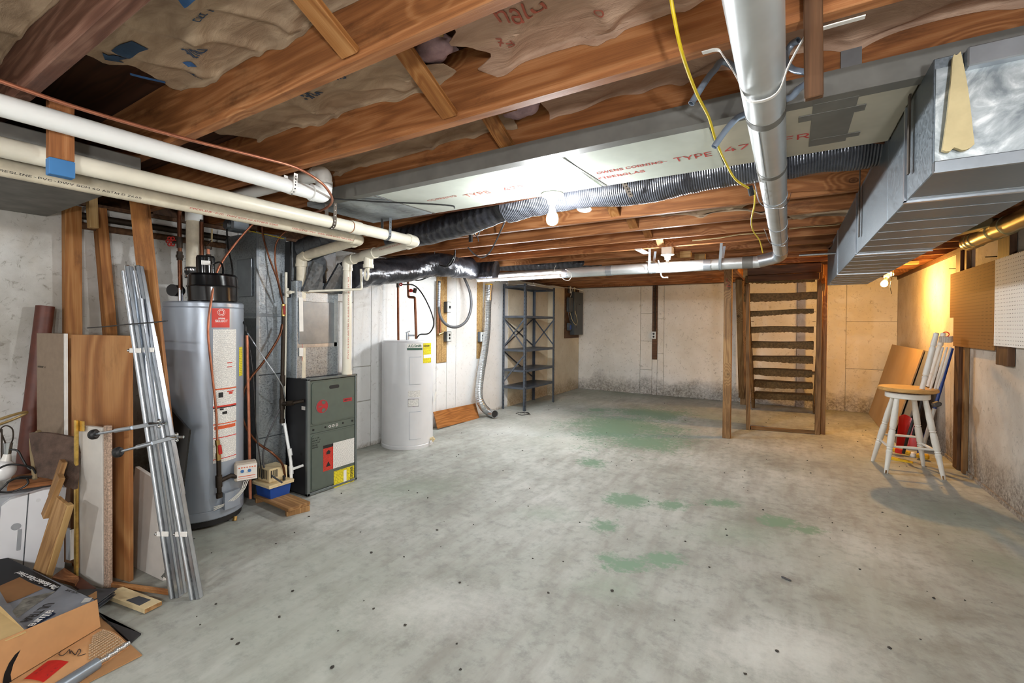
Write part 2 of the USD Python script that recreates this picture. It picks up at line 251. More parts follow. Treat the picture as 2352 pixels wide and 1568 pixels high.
# concrete slab: pale trowelled concrete, worn green paint, stains and scuffs where the photo has them
n = {"g": ("geometry", {}), "turn": ("mapping", {"rotation": (0, 0, -.5484)}), "n1": ("noise_texture", {"scale": .9, "detail": 8, "roughness": .62}), "n2": ("noise_texture", {"scale": 14, "detail": 8, "roughness": .7}), "pn": ("noise_texture", {"scale": 2.6, "detail": 10, "roughness": .66}), "pf": ("noise_texture", {"scale": 24, "detail": 6, "roughness": .75}), "pm": ("math", {"math_type": "multiply", "value2": .6}), "gn": ("math", {"math_type": "multiply_add", "value2": .4}),
    "ms": ("mapping", {"scale": (7.0, 1.6, 1.0), "rotation": (0, 0, .5)}), "n3": ("noise_texture", {"scale": 1.5, "detail": 6, "roughness": .6}),
    "r1": ("rgb_ramp", {"ramp": [(.30, lin("#82837c")), (.47, lin("#a1a39b")), (.66, lin("#bbbdb7"))]}), "r2": ("rgb_ramp", {"ramp": [(.30, (.66,) * 3), (.5, (1, 1, 1)), (.72, (1.1,) * 3)]}), "m12": ("mix", {"mix_type": "multiply", "fac": 1.0}),
    "r3": ("rgb_ramp", {"ramp": [(.44, (0, 0, 0)), (.70, (.6,) * 3)]}), "m3": ("mix", {"color2": lin("#858179")}),
    "r4": ("rgb_ramp", {"ramp": [(.52, (0, 0, 0)), (.70, (.5,) * 3)]}), "n4": ("noise_texture", {"scale": .55, "detail": 5}), "m4": ("mix", {"color2": lin("#a5ad9f")}),
    "mg": ("mix", {"color2": lin("#738d76")}), "mw": ("mix", {"color2": lin("#8b9a88")}), "md": ("mix", {"color2": lin("#6a655d")}), "ml": ("mix", {"color2": lin("#d8d8d2")}),
    "gf": ("math", {"math_type": "multiply", "value2": .96}), "wf": ("math", {"math_type": "multiply", "value2": .55}), "df": ("math", {"math_type": "multiply", "value2": .55}), "lf": ("math", {"math_type": "multiply", "value2": .5}),
    "sp": ("voronoi_texture", {"scale": 5.5, "randomness": 1.0}), "spr": ("rgb_ramp", {"ramp": [(.0, (.7,) * 3), (.020, (.5,) * 3), (.034, (0, 0, 0))]}), "msp": ("mix", {"color2": lin("#4a453e")}),
    "b": ("bump", {"strength": .18, "distance": .004}), "p": ("principled_bsdf", {"roughness": .62, "specular_ior_level": .35})}
l = [("g.position", f"{k}.vector") for k in ("n1", "n2", "pn", "pf", "ms", "n4", "sp", "turn")] + [("pf.fac", "pm.value1"), ("pn.fac", "gn.value1"), ("pm.value", "gn.value3"), ("ms.vector", "n3.vector"), ("n1.fac", "r1.fac"), ("n2.fac", "r2.fac"), ("r1.color", "m12.color1"), ("r2.color", "m12.color2"), ("m12.color", "m3.color1"), ("n3.fac", "r3.fac"), ("r3.color", "m3.fac"),
    ("n4.fac", "r4.fac"), ("r4.color", "m4.fac"), ("m3.color", "m4.color1"), ("m4.color", "ml.color1"), ("light.result", "lf.value1"), ("lf.value", "ml.fac"), ("ml.color", "md.color1"), ("dirt.result", "df.value1"), ("df.value", "md.fac"), ("md.color", "mw.color1"), ("wash.result", "wf.value1"), ("wf.value", "mw.fac"), ("mw.color", "mg.color1"), ("green.result", "gf.value1"), ("gf.value", "mg.fac"),
    ("mg.color", "msp.color1"), ("sp.distance", "spr.fac"), ("spr.color", "msp.fac"), ("msp.color", "p.base_color"), ("n2.fac", "b.height"), ("b.normal", "p.normal")]
patches(GREEN, n, l, "green", .5, amp=6.0, nz="gn.value"); patches(WASH, n, l, "wash", 1.2, amp=4.6, nz="gn.value"); patches(DIRT, n, l, "dirt", 1.2, amp=4.8, nz="gn.value"); patches(LIGHT, n, l, "light", 1.0, amp=3.0, nz="gn.value")
mat("slab_concrete", n, l)

def masonry(name, base, patchcol, mould, z_mould=.35, speck=.5, seam=None):
    "white-washed wall: blotches, scuff specks, mould rising from the floor"
    n = {"g": ("geometry", {}), "s": ("separate_xyz", {}), "n1": ("noise_texture", {"scale": 1.6, "detail": 7, "roughness": .6}), "r1": ("rgb_ramp", {"ramp": [(.34, lin(patchcol)), (.6, lin(base))]}),
        "n2": ("noise_texture", {"scale": 22, "detail": 8, "roughness": .75, "distortion": .8}), "r2": ("rgb_ramp", {"ramp": [(.56, (0, 0, 0)), (.68, (speck,) * 3)]}), "m2": ("mix", {"color2": lin("#7b7467")}),
        "n3": ("noise_texture", {"scale": 2.4, "detail": 6, "roughness": .65}), "zz": ("math", {"math_type": "multiply_add", "value2": -1.0 / max(z_mould, .01), "value3": .95}), "zn": ("math", {"math_type": "multiply_add", "value2": 1.9, "value3": -.85}), "za": ("math", {"math_type": "add"}),
        "zr": ("rgb_ramp", {"ramp": [(.3, (0, 0, 0)), (.62, (.55,) * 3), (.95, (.8,) * 3)]}), "m3": ("mix", {"color2": lin(mould)}), "n5": ("noise_texture", {"scale": 38, "detail": 4, "roughness": .8}), "ml": ("math", {"math_type": "multiply"}), "r5": ("rgb_ramp", {"ramp": [(.35, (.25,) * 3), (.6, (1, 1, 1))]}),
        "b": ("bump", {"strength": .35, "distance": .006}), "p": ("principled_bsdf", {"roughness": .8, "specular_ior_level": .2})}
    l = [("g.position", f"{k}.vector") for k in ("s", "n1", "n2", "n3", "n5")] + [("n1.fac", "r1.fac"), ("r1.color", "m2.color1"), ("n2.fac", "r2.fac"), ("r2.color", "m2.fac"), ("m2.color", "m3.color1"), ("s.z", "zz.value1"), ("n3.fac", "zn.value1"), ("zz.value", "za.value1"), ("zn.value", "za.value2"), ("za.value", "zr.fac"), ("n5.fac", "r5.fac"), ("zr.color", "ml.value1"), ("r5.color", "ml.value2"), ("ml.value", "m3.fac"), ("m3.color", "p.base_color"), ("n2.fac", "b.height"), ("b.normal", "p.normal")]
    return mat(name, n, l)
masonry("left_wall_paint", "#e2e2e1", "#d6d5d1", "#8a7f70", .06, .35); masonry("scuffed_wall_paint", "#d8d7d3", "#aaa69d", "#6f675b", .8, .8); masonry("back_wall_paint", "#e2dfd8", "#d2cdc2", "#5c5348", .42, .6); masonry("right_wall_paint", "#d2c9bd", "#b5a797", "#54493f", .5, .6)
masonry("pier_paint", "#d9cfb9", "#c9bb9f", "#8a7656", .3, .4); masonry("bare_foundation", "#bdb8ae", "#a49d92", "#5c5348", .3, .5)

def spangle(name, a, b, rough=.34, scale=55, metal=.9):
    return mat(name, {"c": ("texture_coordinate", {}), "v": ("voronoi_texture", {"scale": scale}), "bw": ("rgb_to_bw", {}), "n": ("noise_texture", {"scale": 2.2, "detail": 4}), "a": ("math", {"math_type": "multiply_add", "value2": .45}), "h": ("math", {"math_type": "multiply", "value2": .62}), "r": ("rgb_ramp", {"ramp": [(.2, lin(a)), (.8, lin(b))]}), "rr": ("map_range", {"to_min": rough - .06, "to_max": rough + .14}), "p": ("principled_bsdf", {"metallic": metal})},
        [("c.object", "v.vector"), ("c.object", "n.vector"), ("v.color", "bw.color"), ("bw.val", "a.value1"), ("n.fac", "h.value1"), ("h.value", "a.value3"), ("a.value", "r.fac"), ("r.color", "p.base_color"), ("bw.val", "rr.value"), ("rr.result", "p.roughness")])
spangle("galvanized", "#878e94", "#b4bbc0", .36, 130); spangle("duct_steel", "#626c73", "#828b92", .42, 160, .75); spangle("dark_galvanized", "#55585c", "#7d8286", .42); plain("bright_duct", "#bfc3c3", .4, .55, vary=.05, scale=7); plain("foil_flex", "#cfd3d6", .28, .9, vary=.08, scale=30)
mat("swirl_metal", {"c": ("texture_coordinate", {}), "n": ("noise_texture", {"scale": 6, "detail": 7, "roughness": .6, "distortion": 3.0}), "r": ("rgb_ramp", {"ramp": [(.38, lin("#7f898f")), (.56, lin("#b4bdc1")), (.66, lin("#e4eaec"))]}), "p": ("principled_bsdf", {"metallic": .45, "roughness": .42})}, [("c.object", "n.vector"), ("n.fac", "r.fac"), ("r.color", "p.base_color")])
plain("warm_zinc", "#a49a72", .3, .9, vary=.1)
def foil(name, a, b, rough, ribs, axis, metal=.35):
    "thin wrinkled plastic or foil skin with fine hoops along the axis"
    ax = {"x": "bands_direction"}; return mat(name, {"c": ("texture_coordinate", {}), "w": ("wave_texture", {"wave_type": "bands", "bands_direction": axis, "scale": ribs, "distortion": 2.5, "detail": 3}), "n": ("noise_texture", {"scale": 16, "detail": 5, "distortion": 1.2}), "a": ("math", {"math_type": "multiply_add", "value2": .5}), "r": ("rgb_ramp", {"ramp": [(.3, lin(a)), (1.0, lin(b))]}), "b": ("bump", {"strength": .9, "distance": .006}), "p": ("principled_bsdf", {"roughness": rough, "metallic": metal})},
        [("c.object", "w.vector"), ("c.object", "n.vector"), ("w.fac", "a.value1"), ("n.fac", "a.value3"), ("a.value", "r.fac"), ("r.color", "p.base_color"), ("a.value", "b.height"), ("b.normal", "p.normal")])
foil("flex_sleeve", "#303136", "#595b62", .3, 30, "x"); foil("black_sleeve", "#232327", "#3f4046", .26, 5, "x"); foil("foil_board", "#5d6369", "#aab4bb", .35, 1.2, "x", .6)
def kraftpaper(name, a, b):
    return mat(name, {"c": ("texture_coordinate", {}), "m": ("mapping", {"scale": (2.5, 9, 9)}), "n": ("noise_texture", {"scale": 1.6, "detail": 7, "roughness": .62, "distortion": 1.0}), "r": ("rgb_ramp", {"ramp": [(.3, lin(a)), (.7, lin(b))]}), "b": ("bump", {"strength": .7, "distance": .012}), "p": ("principled_bsdf", {"roughness": .7})},
        [("c.object", "m.vector"), ("m.vector", "n.vector"), ("n.fac", "r.fac"), ("r.color", "p.base_color"), ("n.fac", "b.height"), ("b.normal", "p.normal")])
kraftpaper("kraft_facing", "#8e765e", "#bda68a"); kraftpaper("pink_kraft_facing", "#9c7d68", "#c8aa92")
plain("board_facing", "#c3c9bf", .42, .1, vary=.05, scale=6); plain("board_facing_tan", "#b0aa98", .5, .05, vary=.08, scale=6)
def pegholes(name, base, hole, pitch):
    n = {"g": ("texture_coordinate", {}), "s": ("vector_math", {"math_type": "multiply", "vector2": (0, 1 / pitch, 1 / pitch)}), "f": ("vector_math", {"math_type": "fraction"}), "o": ("vector_math", {"math_type": "subtract", "vector2": (0, .5, .5)}), "l": ("vector_math", {"math_type": "length"}), "t": ("math", {"math_type": "less_than", "value2": .13}), "x": ("mix", {"color1": lin(base), "color2": lin(hole)}), "p": ("principled_bsdf", {"roughness": .8, "specular_ior_level": .15})}
    mat(name, n, [("g.object", "s.vector1"), ("s.vector", "f.vector1"), ("f.vector", "o.vector1"), ("o.vector", "l.vector1"), ("l.value", "t.value1"), ("t.value", "x.fac"), ("x.color", "p.base_color")])
pegholes("white_pegboard", "#eae8e3", "#4a4640", .0254); pegholes("brown_pegboard", "#8a6238", "#3d2814", .0254)
def fineprint(name, paper, ink, rows, cols=60.0):
    "paper with rows of print too small to read"
    n = {"g": ("texture_coordinate", {}), "s": ("separate_xyz", {}), "m": ("math", {"math_type": "multiply", "value2": rows}), "f": ("math", {"math_type": "fraction"}), "t": ("math", {"math_type": "greater_than", "value2": .45}), "mp": ("mapping", {"scale": (cols, cols, rows * .5)}), "n": ("noise_texture", {"scale": 1.6, "detail": 2}), "k": ("math", {"math_type": "greater_than", "value2": .46}), "a": ("math", {"math_type": "multiply"}), "a2": ("math", {"math_type": "multiply", "value2": .6}), "x": ("mix", {"color1": lin(paper), "color2": lin(ink)}), "p": ("principled_bsdf", {"roughness": .5})}
    mat(name, n, [("g.object", "s.vector"), ("s.z", "m.value1"), ("m.value", "f.value1"), ("f.value", "t.value1"), ("g.object", "mp.vector"), ("mp.vector", "n.vector"), ("n.fac", "k.value1"), ("t.value", "a.value1"), ("k.value", "a.value2"), ("a.value", "a2.value1"), ("a2.value", "x.fac"), ("x.color", "p.base_color")])
fineprint("print_white", "#e8e7e2", "#6a6a6e", 210, 160); fineprint("print_yellow", "#e2d325", "#6a641c", 90, 120); fineprint("print_red", "#c8392c", "#7a1c14", 130, 120); fineprint("print_pvc", "#e4dfce", "#b06a60", 60, 60)

# ================================================================== THE SETTING
YB, XL, XR, YN, ZJ, ZT = 8.13, -3.55, 1.285, -3.2, 1.925, 2.165     # back, left, right and near walls, joists' undersides and tops
def struct(name, label, cat, mesh=None, m=None, **kw):
    if mesh is None: return thing(name, label, cat, kind="structure", **kw)
    return obj(name, mesh, m, "/World", label=label, cat=cat, kind="structure", **kw)
struct("floor", "bare grey concrete slab with worn green paint", "floor", box(-3.75, 1.5, YN - .1, 8.35, -.12, 0), "slab_concrete", smooth=False)

def panelled(parent, axis, plane, a, cells, m, t=.012, gap=.003):
    "sheets of wall lining, each its own piece, with open joints; cells = (a0, a1, z0, z1)"
    for a0, a1, z0, z1 in cells:
        lo, hi = a0 + gap, a1 - gap; z0, z1 = z0 + (gap if z0 > .01 else 0), z1 - gap
        mesh = box(plane - t * (a > 0), plane + t * (a < 0), lo, hi, z0, z1, .003) if axis == "x" else box(lo, hi, plane - t, plane, z0, z1, .003)
        obj("panel", mesh, m, parent, smooth=False)
wl = struct("wall_left", "white painted wall on the left with open panel joints", "wall")
obj("foundation", box(-3.75, XL - .012, YN, 8.2, 0, 1.9), "bare_foundation", wl, smooth=False)
ya, yb_, yc, yd = 2.62, 2.74, 2.90, 3.12
panelled(wl, "x", XL - .012, -1, [(YN, -.6, 0, 1.9), (-.6, .62, 0, 1.9), (1.84, ya, 0, 1.9), (ya, yb_, 0, 1.42), (yb_, yc, 0, .62), (yb_, yc, .62, 1.42), (ya, yc, 1.42, 1.9), (yc, yd, 0, .46), (yc, yd, .46, .80), (yc, yd, .80, 1.9),
    (yd, 4.10, 0, 1.9), (4.10, 4.29, 0, .755), (4.29, 4.47, 0, 1.9), (4.47, 4.91, 0, 1.9), (4.91, 5.05, 0, .76), (5.05, 5.70, 0, 1.9)], "left_wall_paint")
panelled(wl, "x", XL - .012, -1, [(.62, 1.84, 0, 1.9)], "scuffed_wall_paint")
panelled(wl, "x", XL - .012, -1, [(5.70, 6.30, 0, 1.9), (6.30, 7.0, 0, 1.9)], "pier_paint")
obj("pier", box(XL - .02, -3.455, 7.0, YB, 0, 1.9, .004), "pier_paint", wl, smooth=False)
for (y0, y1, z0) in ((4.105, 4.285, .76), (4.915, 5.045, .765)):                                           # bare studs seen through slots in the lining
    for k in range(2):
        obj("stud", box(XL - .012, XL + .004, y0 + k * (y1 - y0) / 2, y0 + (k + 1) * (y1 - y0) / 2 - .003, z0, 1.9, .002), "pale_scrap", wl, smooth=False)
wb = struct("wall_back", "whitewashed far wall, mouldy along its foot", "wall")
obj("foundation", box(-3.75, 1.5, YB, YB + .2, 0, 1.93), "bare_foundation", wb, smooth=False)
panelled(wb, "y", YB, -1, [(-3.455, -2.265, 0, 1.92), (-2.265, -2.055, 0, .437), (-2.265, -2.055, .437, .944), (-2.265, -2.055, .944, 1.435), (-2.265, -2.055, 1.435, 1.92), (-2.055, -1.965, 0, .625), (-1.965, -1.857, 0, .73), (-1.965, -1.857, .73, 1.34), (-1.965, -1.857, 1.34, 1.92),
    (-1.857, -.62, 0, 1.92), (-.62, .106, 0, 1.92), (.106, .71, 0, 1.92), (.71, 1.285, 0, .62), (.71, 1.285, .62, 1.30), (.71, 1.285, 1.30, 1.92)], "back_wall_paint")
obj("conduit_board", box(-2.052, -1.968, YB - .02, YB, .626, 1.93, .002), "dark_board", wb, smooth=False)
struct("wall_right", "scuffed pale concrete wall on the right, grimy at its foot", "wall", cat(box(XR, XR + .2, YN, 8.3, 0, 1.88), box(XR - .012, XR, YN, 8.3, 0, .03)), "right_wall_paint", smooth=False)
struct("wall_near", "plain whitewashed wall behind the viewpoint", "wall", box(-3.75, 1.5, YN - .2, YN, 0, 1.93), "left_wall_paint", smooth=False)  # out of view, closes the room and bounces light forward

ce = struct("ceiling", "open ceiling of bare joists under dark floor boards", "ceiling")
for k in range(8): obj("floor_board", box(-3.75, 1.5, YN + k * 1.47, YN + (k + 1) * 1.47 - .004, ZT, ZT + .03), "subfloor_board", ce, smooth=False)
KJ = [(k, .40 + .42 * k) for k in range(-8, 19)]
rj = np.random.default_rng(3)
for k, y in KJ:
    m = "old_joist_wood" if k <= 0 else "joist_wood"
    spans = [(-3.74, -.56), (.42, 1.45)] if 14 <= k <= 17 else [(-3.74, 1.45)]
    for x0, x1 in spans: wood("joist", (x0, y + .02, (ZJ + ZT) / 2), (x1, y + .02, (ZJ + ZT) / 2), ZT - ZJ, .04, m, ce, b=.003)
for x in (-.58, .40): wood("stair_trimmer", (x, 6.16, (ZJ + ZT) / 2), (x, 8.1, (ZJ + ZT) / 2), ZT - ZJ - .002, .04, "joist_wood", ce)
def bridging(x, k, s, up):                                                                                # cross bridging: a strut from the foot of one joist to the head of the next
    y0, y1 = KJ[k + 8][1] + .041, KJ[k + 9][1] - .001
    a, b = (V(x, y0, ZJ + .02), V(x + s, y1, ZT - .03)) if up else (V(x, y0, ZT - .03), V(x + s, y1, ZJ + .02))
    wood("bridging", a, b, .064, .019, "stud_wood", ce, yh=(1, 0, 0))
for k in range(0, 13):
    if k == 4: continue
    x = -.98 if k < 3 else -.95
    bridging(x - .035, k, 0, False)
    if k > 1: bridging(x + .035, k, 0, True)
struct("trim_1", "dark sill plate and rim board along the left wall", "sill", cat(box(-3.75, -3.54, YN, 8.2, 1.9, ZJ, .003), box(-3.75, -3.72, YN, 8.2, ZJ, ZT)), "dark_board", smooth=False)
struct("trim_2", "dark rim boards stacked over the far wall", "sill", cat(box(-3.75, 1.5, YB - .03, YB + .2, 1.925, 1.99, .003), box(-3.75, 1.5, YB + .02, YB + .2, 1.99, ZT)), "dark_board", smooth=False)
struct("trim_3", "dark sill plate along the right wall", "sill", cat(box(1.27, 1.5, YN, 8.2, 1.88, ZJ, .003), box(1.46, 1.5, YN, 8.2, ZJ, ZT)), "dark_board", smooth=False)
struct("trim_4", "dark rim board over the near wall", "sill", box(-3.75, 1.5, YN - .2, YN, 1.93, ZT), "dark_board", smooth=False)

# ------------------------------------------------------------------ lamps
def lampholder(c, zb, label, glow, r=.03, tilt=None):
    "porcelain keyless holder on a joist or board at height zb, bulb hanging below"
    x, y = c; d = unit(tilt) if tilt is not None else V(0, 0, -1); o = V(x, y, zb)
    t = thing("bulb_light", label, "light bulb", o)
    obj("lampholder", lathe([(0, 0), (.057, 0), (.058, .006), (.05, .012), (.030, .016), (.027, .036), (.024, .05), (0, .05)], o, d), "porcelain", t)
    s = o + d * .05
    obj("bulb_neck", lathe([(0, 0), (.014, 0), (.0145, .018), (.0165, .022), (.0185, .034), (.0215, .048), (0, .048)], s, d), "porcelain", t)
    obj("bulb", lathe([(0, .046), (.0215, .048), (r * .93, .062), (r, .078), (r * .93, .092), (r * .68, .103), (r * .3, .109), (0, .110)], s, d, n=20), glow, t)
    return t
lampholder((-1.03, 2.07), 1.8835, "lit white bulb hanging from a porcelain holder under the pale duct board", "glow_cool", .031)
t = lampholder((-.94, 4.22), 1.865, "small lit white bulb by the round metal pipe near the far wall", "glow_cool", .029)
obj("junction_box", box(-.985, -.895, 4.175, 4.265, 1.865, ZJ, .004), "porcelain", t, smooth=False)
t = lampholder((.90, 6.26), 1.80, "lit warm yellow bulb in the far right corner beyond the metal duct", "glow_warm", .031, (-.25, -.35, -.9))
obj("junction_box", box(.855, .945, 6.215, 6.31, 1.80, ZJ, .004), "pump_cream", t, smooth=False)
lampholder((.55, -1.26), 1.9245, "lit bulb on a joist behind the viewpoint, on the right", "glow_unseen_bulb", .031)  # rear pair of bulbs, out of view, placed to brighten the near room
lampholder((-1.5, -1.68), 1.9245, "lit bulb on a joist behind the viewpoint, on the left", "glow_unseen_bulb", .031)
t = thing("work_lamp", "lit globe work lamp on a tripod behind the viewpoint", "work lamp", (.50, -.62, 0))  # tripod lamp out of view, placed to light joists and insulation from below
obj("globe", lathe([(0, 0), (.03, .004), (.055, .03), (.06, .06), (.052, .09), (.03, .112), (0, .12)], (.50, -.62, 1.12), n=24), "glow_unseen_tripod", t)
obj("socket", cyl((.50, -.62, 1.06), (.50, -.62, 1.122), .024), "matt_black", t); obj("pole", cyl((.50, -.62, .30), (.50, -.62, 1.07), .012), "zinc", t)
for k in range(3): obj("leg", cyl((.50, -.62, .34), (.50 + .3 * math.cos(k * 2.094), -.62 + .3 * math.sin(k * 2.094), 0.008), .009), "zinc", t)
A, B = V(*(-3.071, 4.24, 1.719)), V(*(-1.997, 4.24, 1.726))
t = thing("tube_light", "lit white tube lamp hung below the round metal pipe", "tube light", A)
obj("tube", tube([A + (B - A) * .02, B - (B - A) * .02], .012, 14), "glow_tube", t)
obj("housing", cat(bar(A + V(0, 0, .014), B + V(0, 0, .014), .026, .014, (0, 1, 0)), [cyl(A + (B - A) * u0, A + (B - A) * u1, .0145, 14) for u0, u1 in ((0, .02), (.98, 1))]), "white_paint", t)
obj("hanger", cat(cyl(A + (B - A) * .12 + V(0, 0, .02), A + (B - A) * .12 + V(0, .08, .12), .002, 6), cyl(A + (B - A) * .9 + V(0, 0, .02), A + (B - A) * .9 + V(0, .08, .12), .002, 6)), "white_cable", t)
obj("cord_loop", tube(smooth([B + V(-.01, 0, 0), B + V(.03, -.01, -.04), B + V(.08, 0, -.05), B + V(.1, .02, 0), B + V(.06, .03, .05), B + V(.02, .05, .07)]), .004, 8), "white_cable", t)

# ================================================================== BETWEEN AND UNDER THE JOISTS
def batt(k, x0, x1, zl, label, m="kraft_facing", seed=0, prints=(), ragged=(.0, .0), y0o=0.0, sag=.02, fibre=True):
    "faced insulation batt in bay k: paper sheet with flanges down on both joists, wrinkled, wool above"
    ya, yb = KJ[k + 8][1] + .043 + y0o, KJ[k + 9][1] - .003
    rs = np.random.default_rng(seed); f0 = rs.uniform(0, 6)
    def h(x, y):
        v = np.clip((y - ya) / (yb - ya), 0, 1)
        z = zl + sag * (1 - 4 * v * (1 - v)) * -.3 - sag * np.sin(np.pi * v) * .6
        z = z + .020 * (meshkit.fbm(np.stack([x * 3.1 + f0, y * 5.0, 0 * x], -1), 4, seed) - .5) - .020 * np.abs(np.sin((x * 1.1 + y * 2.4 + f0) * 4.6 + 3.2 * meshkit.noise(np.stack([x * 2 + f0, y * 3, 0 * x], -1), seed))) ** 16 - .012 * np.abs(np.sin((x * 2.0 - y * 1.4 + f0) * 5.1 + 3 * meshkit.noise(np.stack([x * 3 + f0, y * 4, 0 * x + 5], -1), seed))) ** 20
        return z + .018 * np.sin(x * 2.3 + f0)
    nu, nv = max(30, int((x1 - x0) * 75)), 30
    def sheet(u, v):
        vv = np.clip((v - .08) / .84, 0, 1); e0, e1 = x0 + ragged[0] * (meshkit.noise(np.stack([v * 9, v * 0 + seed, v * 0], -1)) - .5), x1 + ragged[1] * (meshkit.noise(np.stack([v * 9, v * 0 + seed + 5, v * 0], -1)) - .5)
        x = e0 + (e1 - e0) * u; y = ya + (yb - ya) * vv; z = h(x, y)
        fl = .010 + .016 * meshkit.noise(np.stack([x * 5 + f0, 0 * x, 0 * x], -1), seed)
        z = z - np.where(v < .08, (.08 - v) / .08, 0) * fl - np.where(v > .92, (v - .92) / .08, 0) * fl
        return np.stack([x, y, z], -1)
    t = thing("insulation_batt", label, "insulation", ((x0 + x1) / 2, ya, zl))
    vv_ = np.tile(np.linspace(0, 1, nv + 1), nu + 1); off = np.stack([0 * vv_, np.where(vv_ > .9, .0022, np.where(vv_ < .1, -.0022, 0)), np.where((vv_ > .9) | (vv_ < .1), .0006, .003)], -1)
    obj("paper_facing", slab(sheet, nu, nv, off), m, t, smooth=50)
    if fibre: obj("wool", box(x0 + .03, x1 - .02, ya + .006, yb - .006, zl + .045, ZT - .004, .01), "pink_fibre", t, smooth=False)
    for p in prints:                                                                                      # flat print draped just under the paper
        kind, x, y, hgt, ang, ink, s = p; mm = None
        if kind == "text": mm = meshkit.text_mesh(s, hgt, .0004)
        elif kind == "worn": mm = scrawl(s, hgt, int(abs(x) * 100))
        elif kind == "block": mm = trimesh.creation.box((s, hgt, .0004))
        else:                                                                                             # arrow
            mm = trimesh.creation.extrude_polygon(sg.Polygon([(0, -.28), (.55, -.28), (.55, -.62), (1.1, .0), (.55, .62), (.55, .28), (0, .28)]), .0004, engine="earcut"); mm.apply_scale([s, hgt, 1])
        mm.apply_translation([-mm.bounds[:, 0].mean(), 0, 0])
        mm = mm.subdivide_to_size(.012 if kind == "text" else .02, max_iter=7)
        c, sn = math.cos(ang), math.sin(ang); v = mm.vertices.copy(); X, Y = x + c * v[:, 0] + sn * v[:, 1], y + sn * v[:, 0] - c * v[:, 1]
        mm = trimesh.Trimesh(np.stack([X, np.clip(Y, ya + .005, yb - .005), h(X, np.clip(Y, ya, yb)) - .0030 - v[:, 2]], -1), mm.faces[:, ::-1], process=False)
        obj("printing", mm, ink, t, smooth=False)
    return t
batt(-1, -3.0, .2, 2.115, "crumpled kraft paper insulation batt in the top left corner of the ceiling", seed=1, ragged=(.1, 0), fibre=False)
batt(0, -1.98, .9, 2.118, "kraft paper batt printed with blue arrows and blocks, overhead at the upper left", seed=2, ragged=(.10, 0), prints=[
    ("block", -1.80, .60, .045, .15, "dark_blue_ink", .11), ("arrow", -1.93, .60, .05, 3.3, "dark_blue_ink", .09), ("block", -1.30, .57, .04, .15, "blue_ink", .16), ("worn", -1.62, .72, .03, .1, "dark_blue_ink", 4), ("block", -1.72, .735, .018, .1, "blue_ink", .05),
    ("text", -1.78, .79, .03, .1, "dark_blue_ink", "HI"), ("block", -2.0, .72, .02, 1.2, "blue_ink", .10), ("worn", -1.40, .64, .018, .1, "dark_blue_ink", 5)])
batt(1, -2.25, -.95, 2.108, "dim kraft paper batt with dark blue print behind the second joist", seed=3, ragged=(.10, .25), prints=[
    ("arrow", -1.86, .98, .05, .35, "dark_blue_ink", .14), ("worn", -1.55, 1.08, .035, .1, "dark_blue_ink", 4), ("worn", -1.36, 1.06, .03, .1, "dark_blue_ink", 3), ("worn", -1.25, 1.0, .02, .1, "dark_blue_ink", 6)])
batt(1, -.84, 1.2, 2.085, "sunlit tan paper batt with faint red letters at the top centre", "pink_kraft_facing", seed=4, ragged=(.10, 0), prints=[
    ("text", -.62, 1.06, .055, .12, "faint_red_ink", "nalu"), ("text", -.44, 1.16, .03, .12, "faint_red_ink", "O"), ("worn", -.72, 1.14, .03, .12, "faint_red_ink", 4), ("worn", -.3, 1.02, .02, .1, "dull_strap", 9), ("block", -.66, .93, .05, .6, "faint_red_ink", .03), ("worn", .28, 1.12, .02, .05, "dull_strap", 14)])
batt(2, -2.2, -.98, 2.085, "tan paper batt with a red stamp, left of the bridging above the duct board", seed=5, ragged=(.06, .05), prints=[
    ("worn", -1.36, 1.52, .03, .1, "faint_red_ink", 4), ("worn", -1.56, 1.54, .02, .1, "dull_strap", 3), ("worn", -1.16, 1.46, .02, .1, "faint_red_ink", 4)])
batt(2, -.84, 1.2, 2.085, "tan paper batt with red letters, right of the bridging above the duct board", "pink_kraft_facing", seed=6, prints=[
    ("worn", -.55, 1.46, .05, .1, "faint_red_ink", 4), ("worn", -.36, 1.45, .03, .1, "faint_red_ink", 4), ("block", -.42, 1.40, .012, .1, "faint_red_ink", .02), ("worn", -.2, 1.37, .02, .1, "dull_strap", 12), ("worn", .3, 1.52, .018, .1, "dull_strap", 14)])
batt(6, -.80, -.22, 2.01, "torn scrap of grey paper batt hanging between the middle joists", seed=7, ragged=(.18, .3), sag=.03, fibre=False)
batt(7, .04, .36, 1.985, "torn scrap of dark paper batt beside the metal duct", seed=8, ragged=(.2, .2), sag=.03, fibre=False)
for (x, y, z, s) in ((-1.0, 1.13, 2.1, .05), (-.92, 1.56, 2.07, .055)):
    m = trimesh.creation.icosphere(3, 1.0); m.vertices *= (1 + .5 * (meshkit.fbm(m.vertices * 2.2 + x * 9, 3) - .5))[:, None]; m.apply_scale([s * 1.5, s, s * .7]); m.apply_translation((x, y, z + .02))
    obj("insulation_tuft", m, "pink_fibre", label="tuft of loose pink wool by the upper bridging" if y < 1.3 else "tuft of loose pink wool by the lower bridging", cat="insulation")
wood("joist_stamp_block", (-.93, 1.06, 2.135), (-1.28, 1.05, 2.135), .09, .03, "pale_scrap", yh=(0, 1, 0), label="pale wood block wedged between joists above the loose pink wool", cat="wood block")

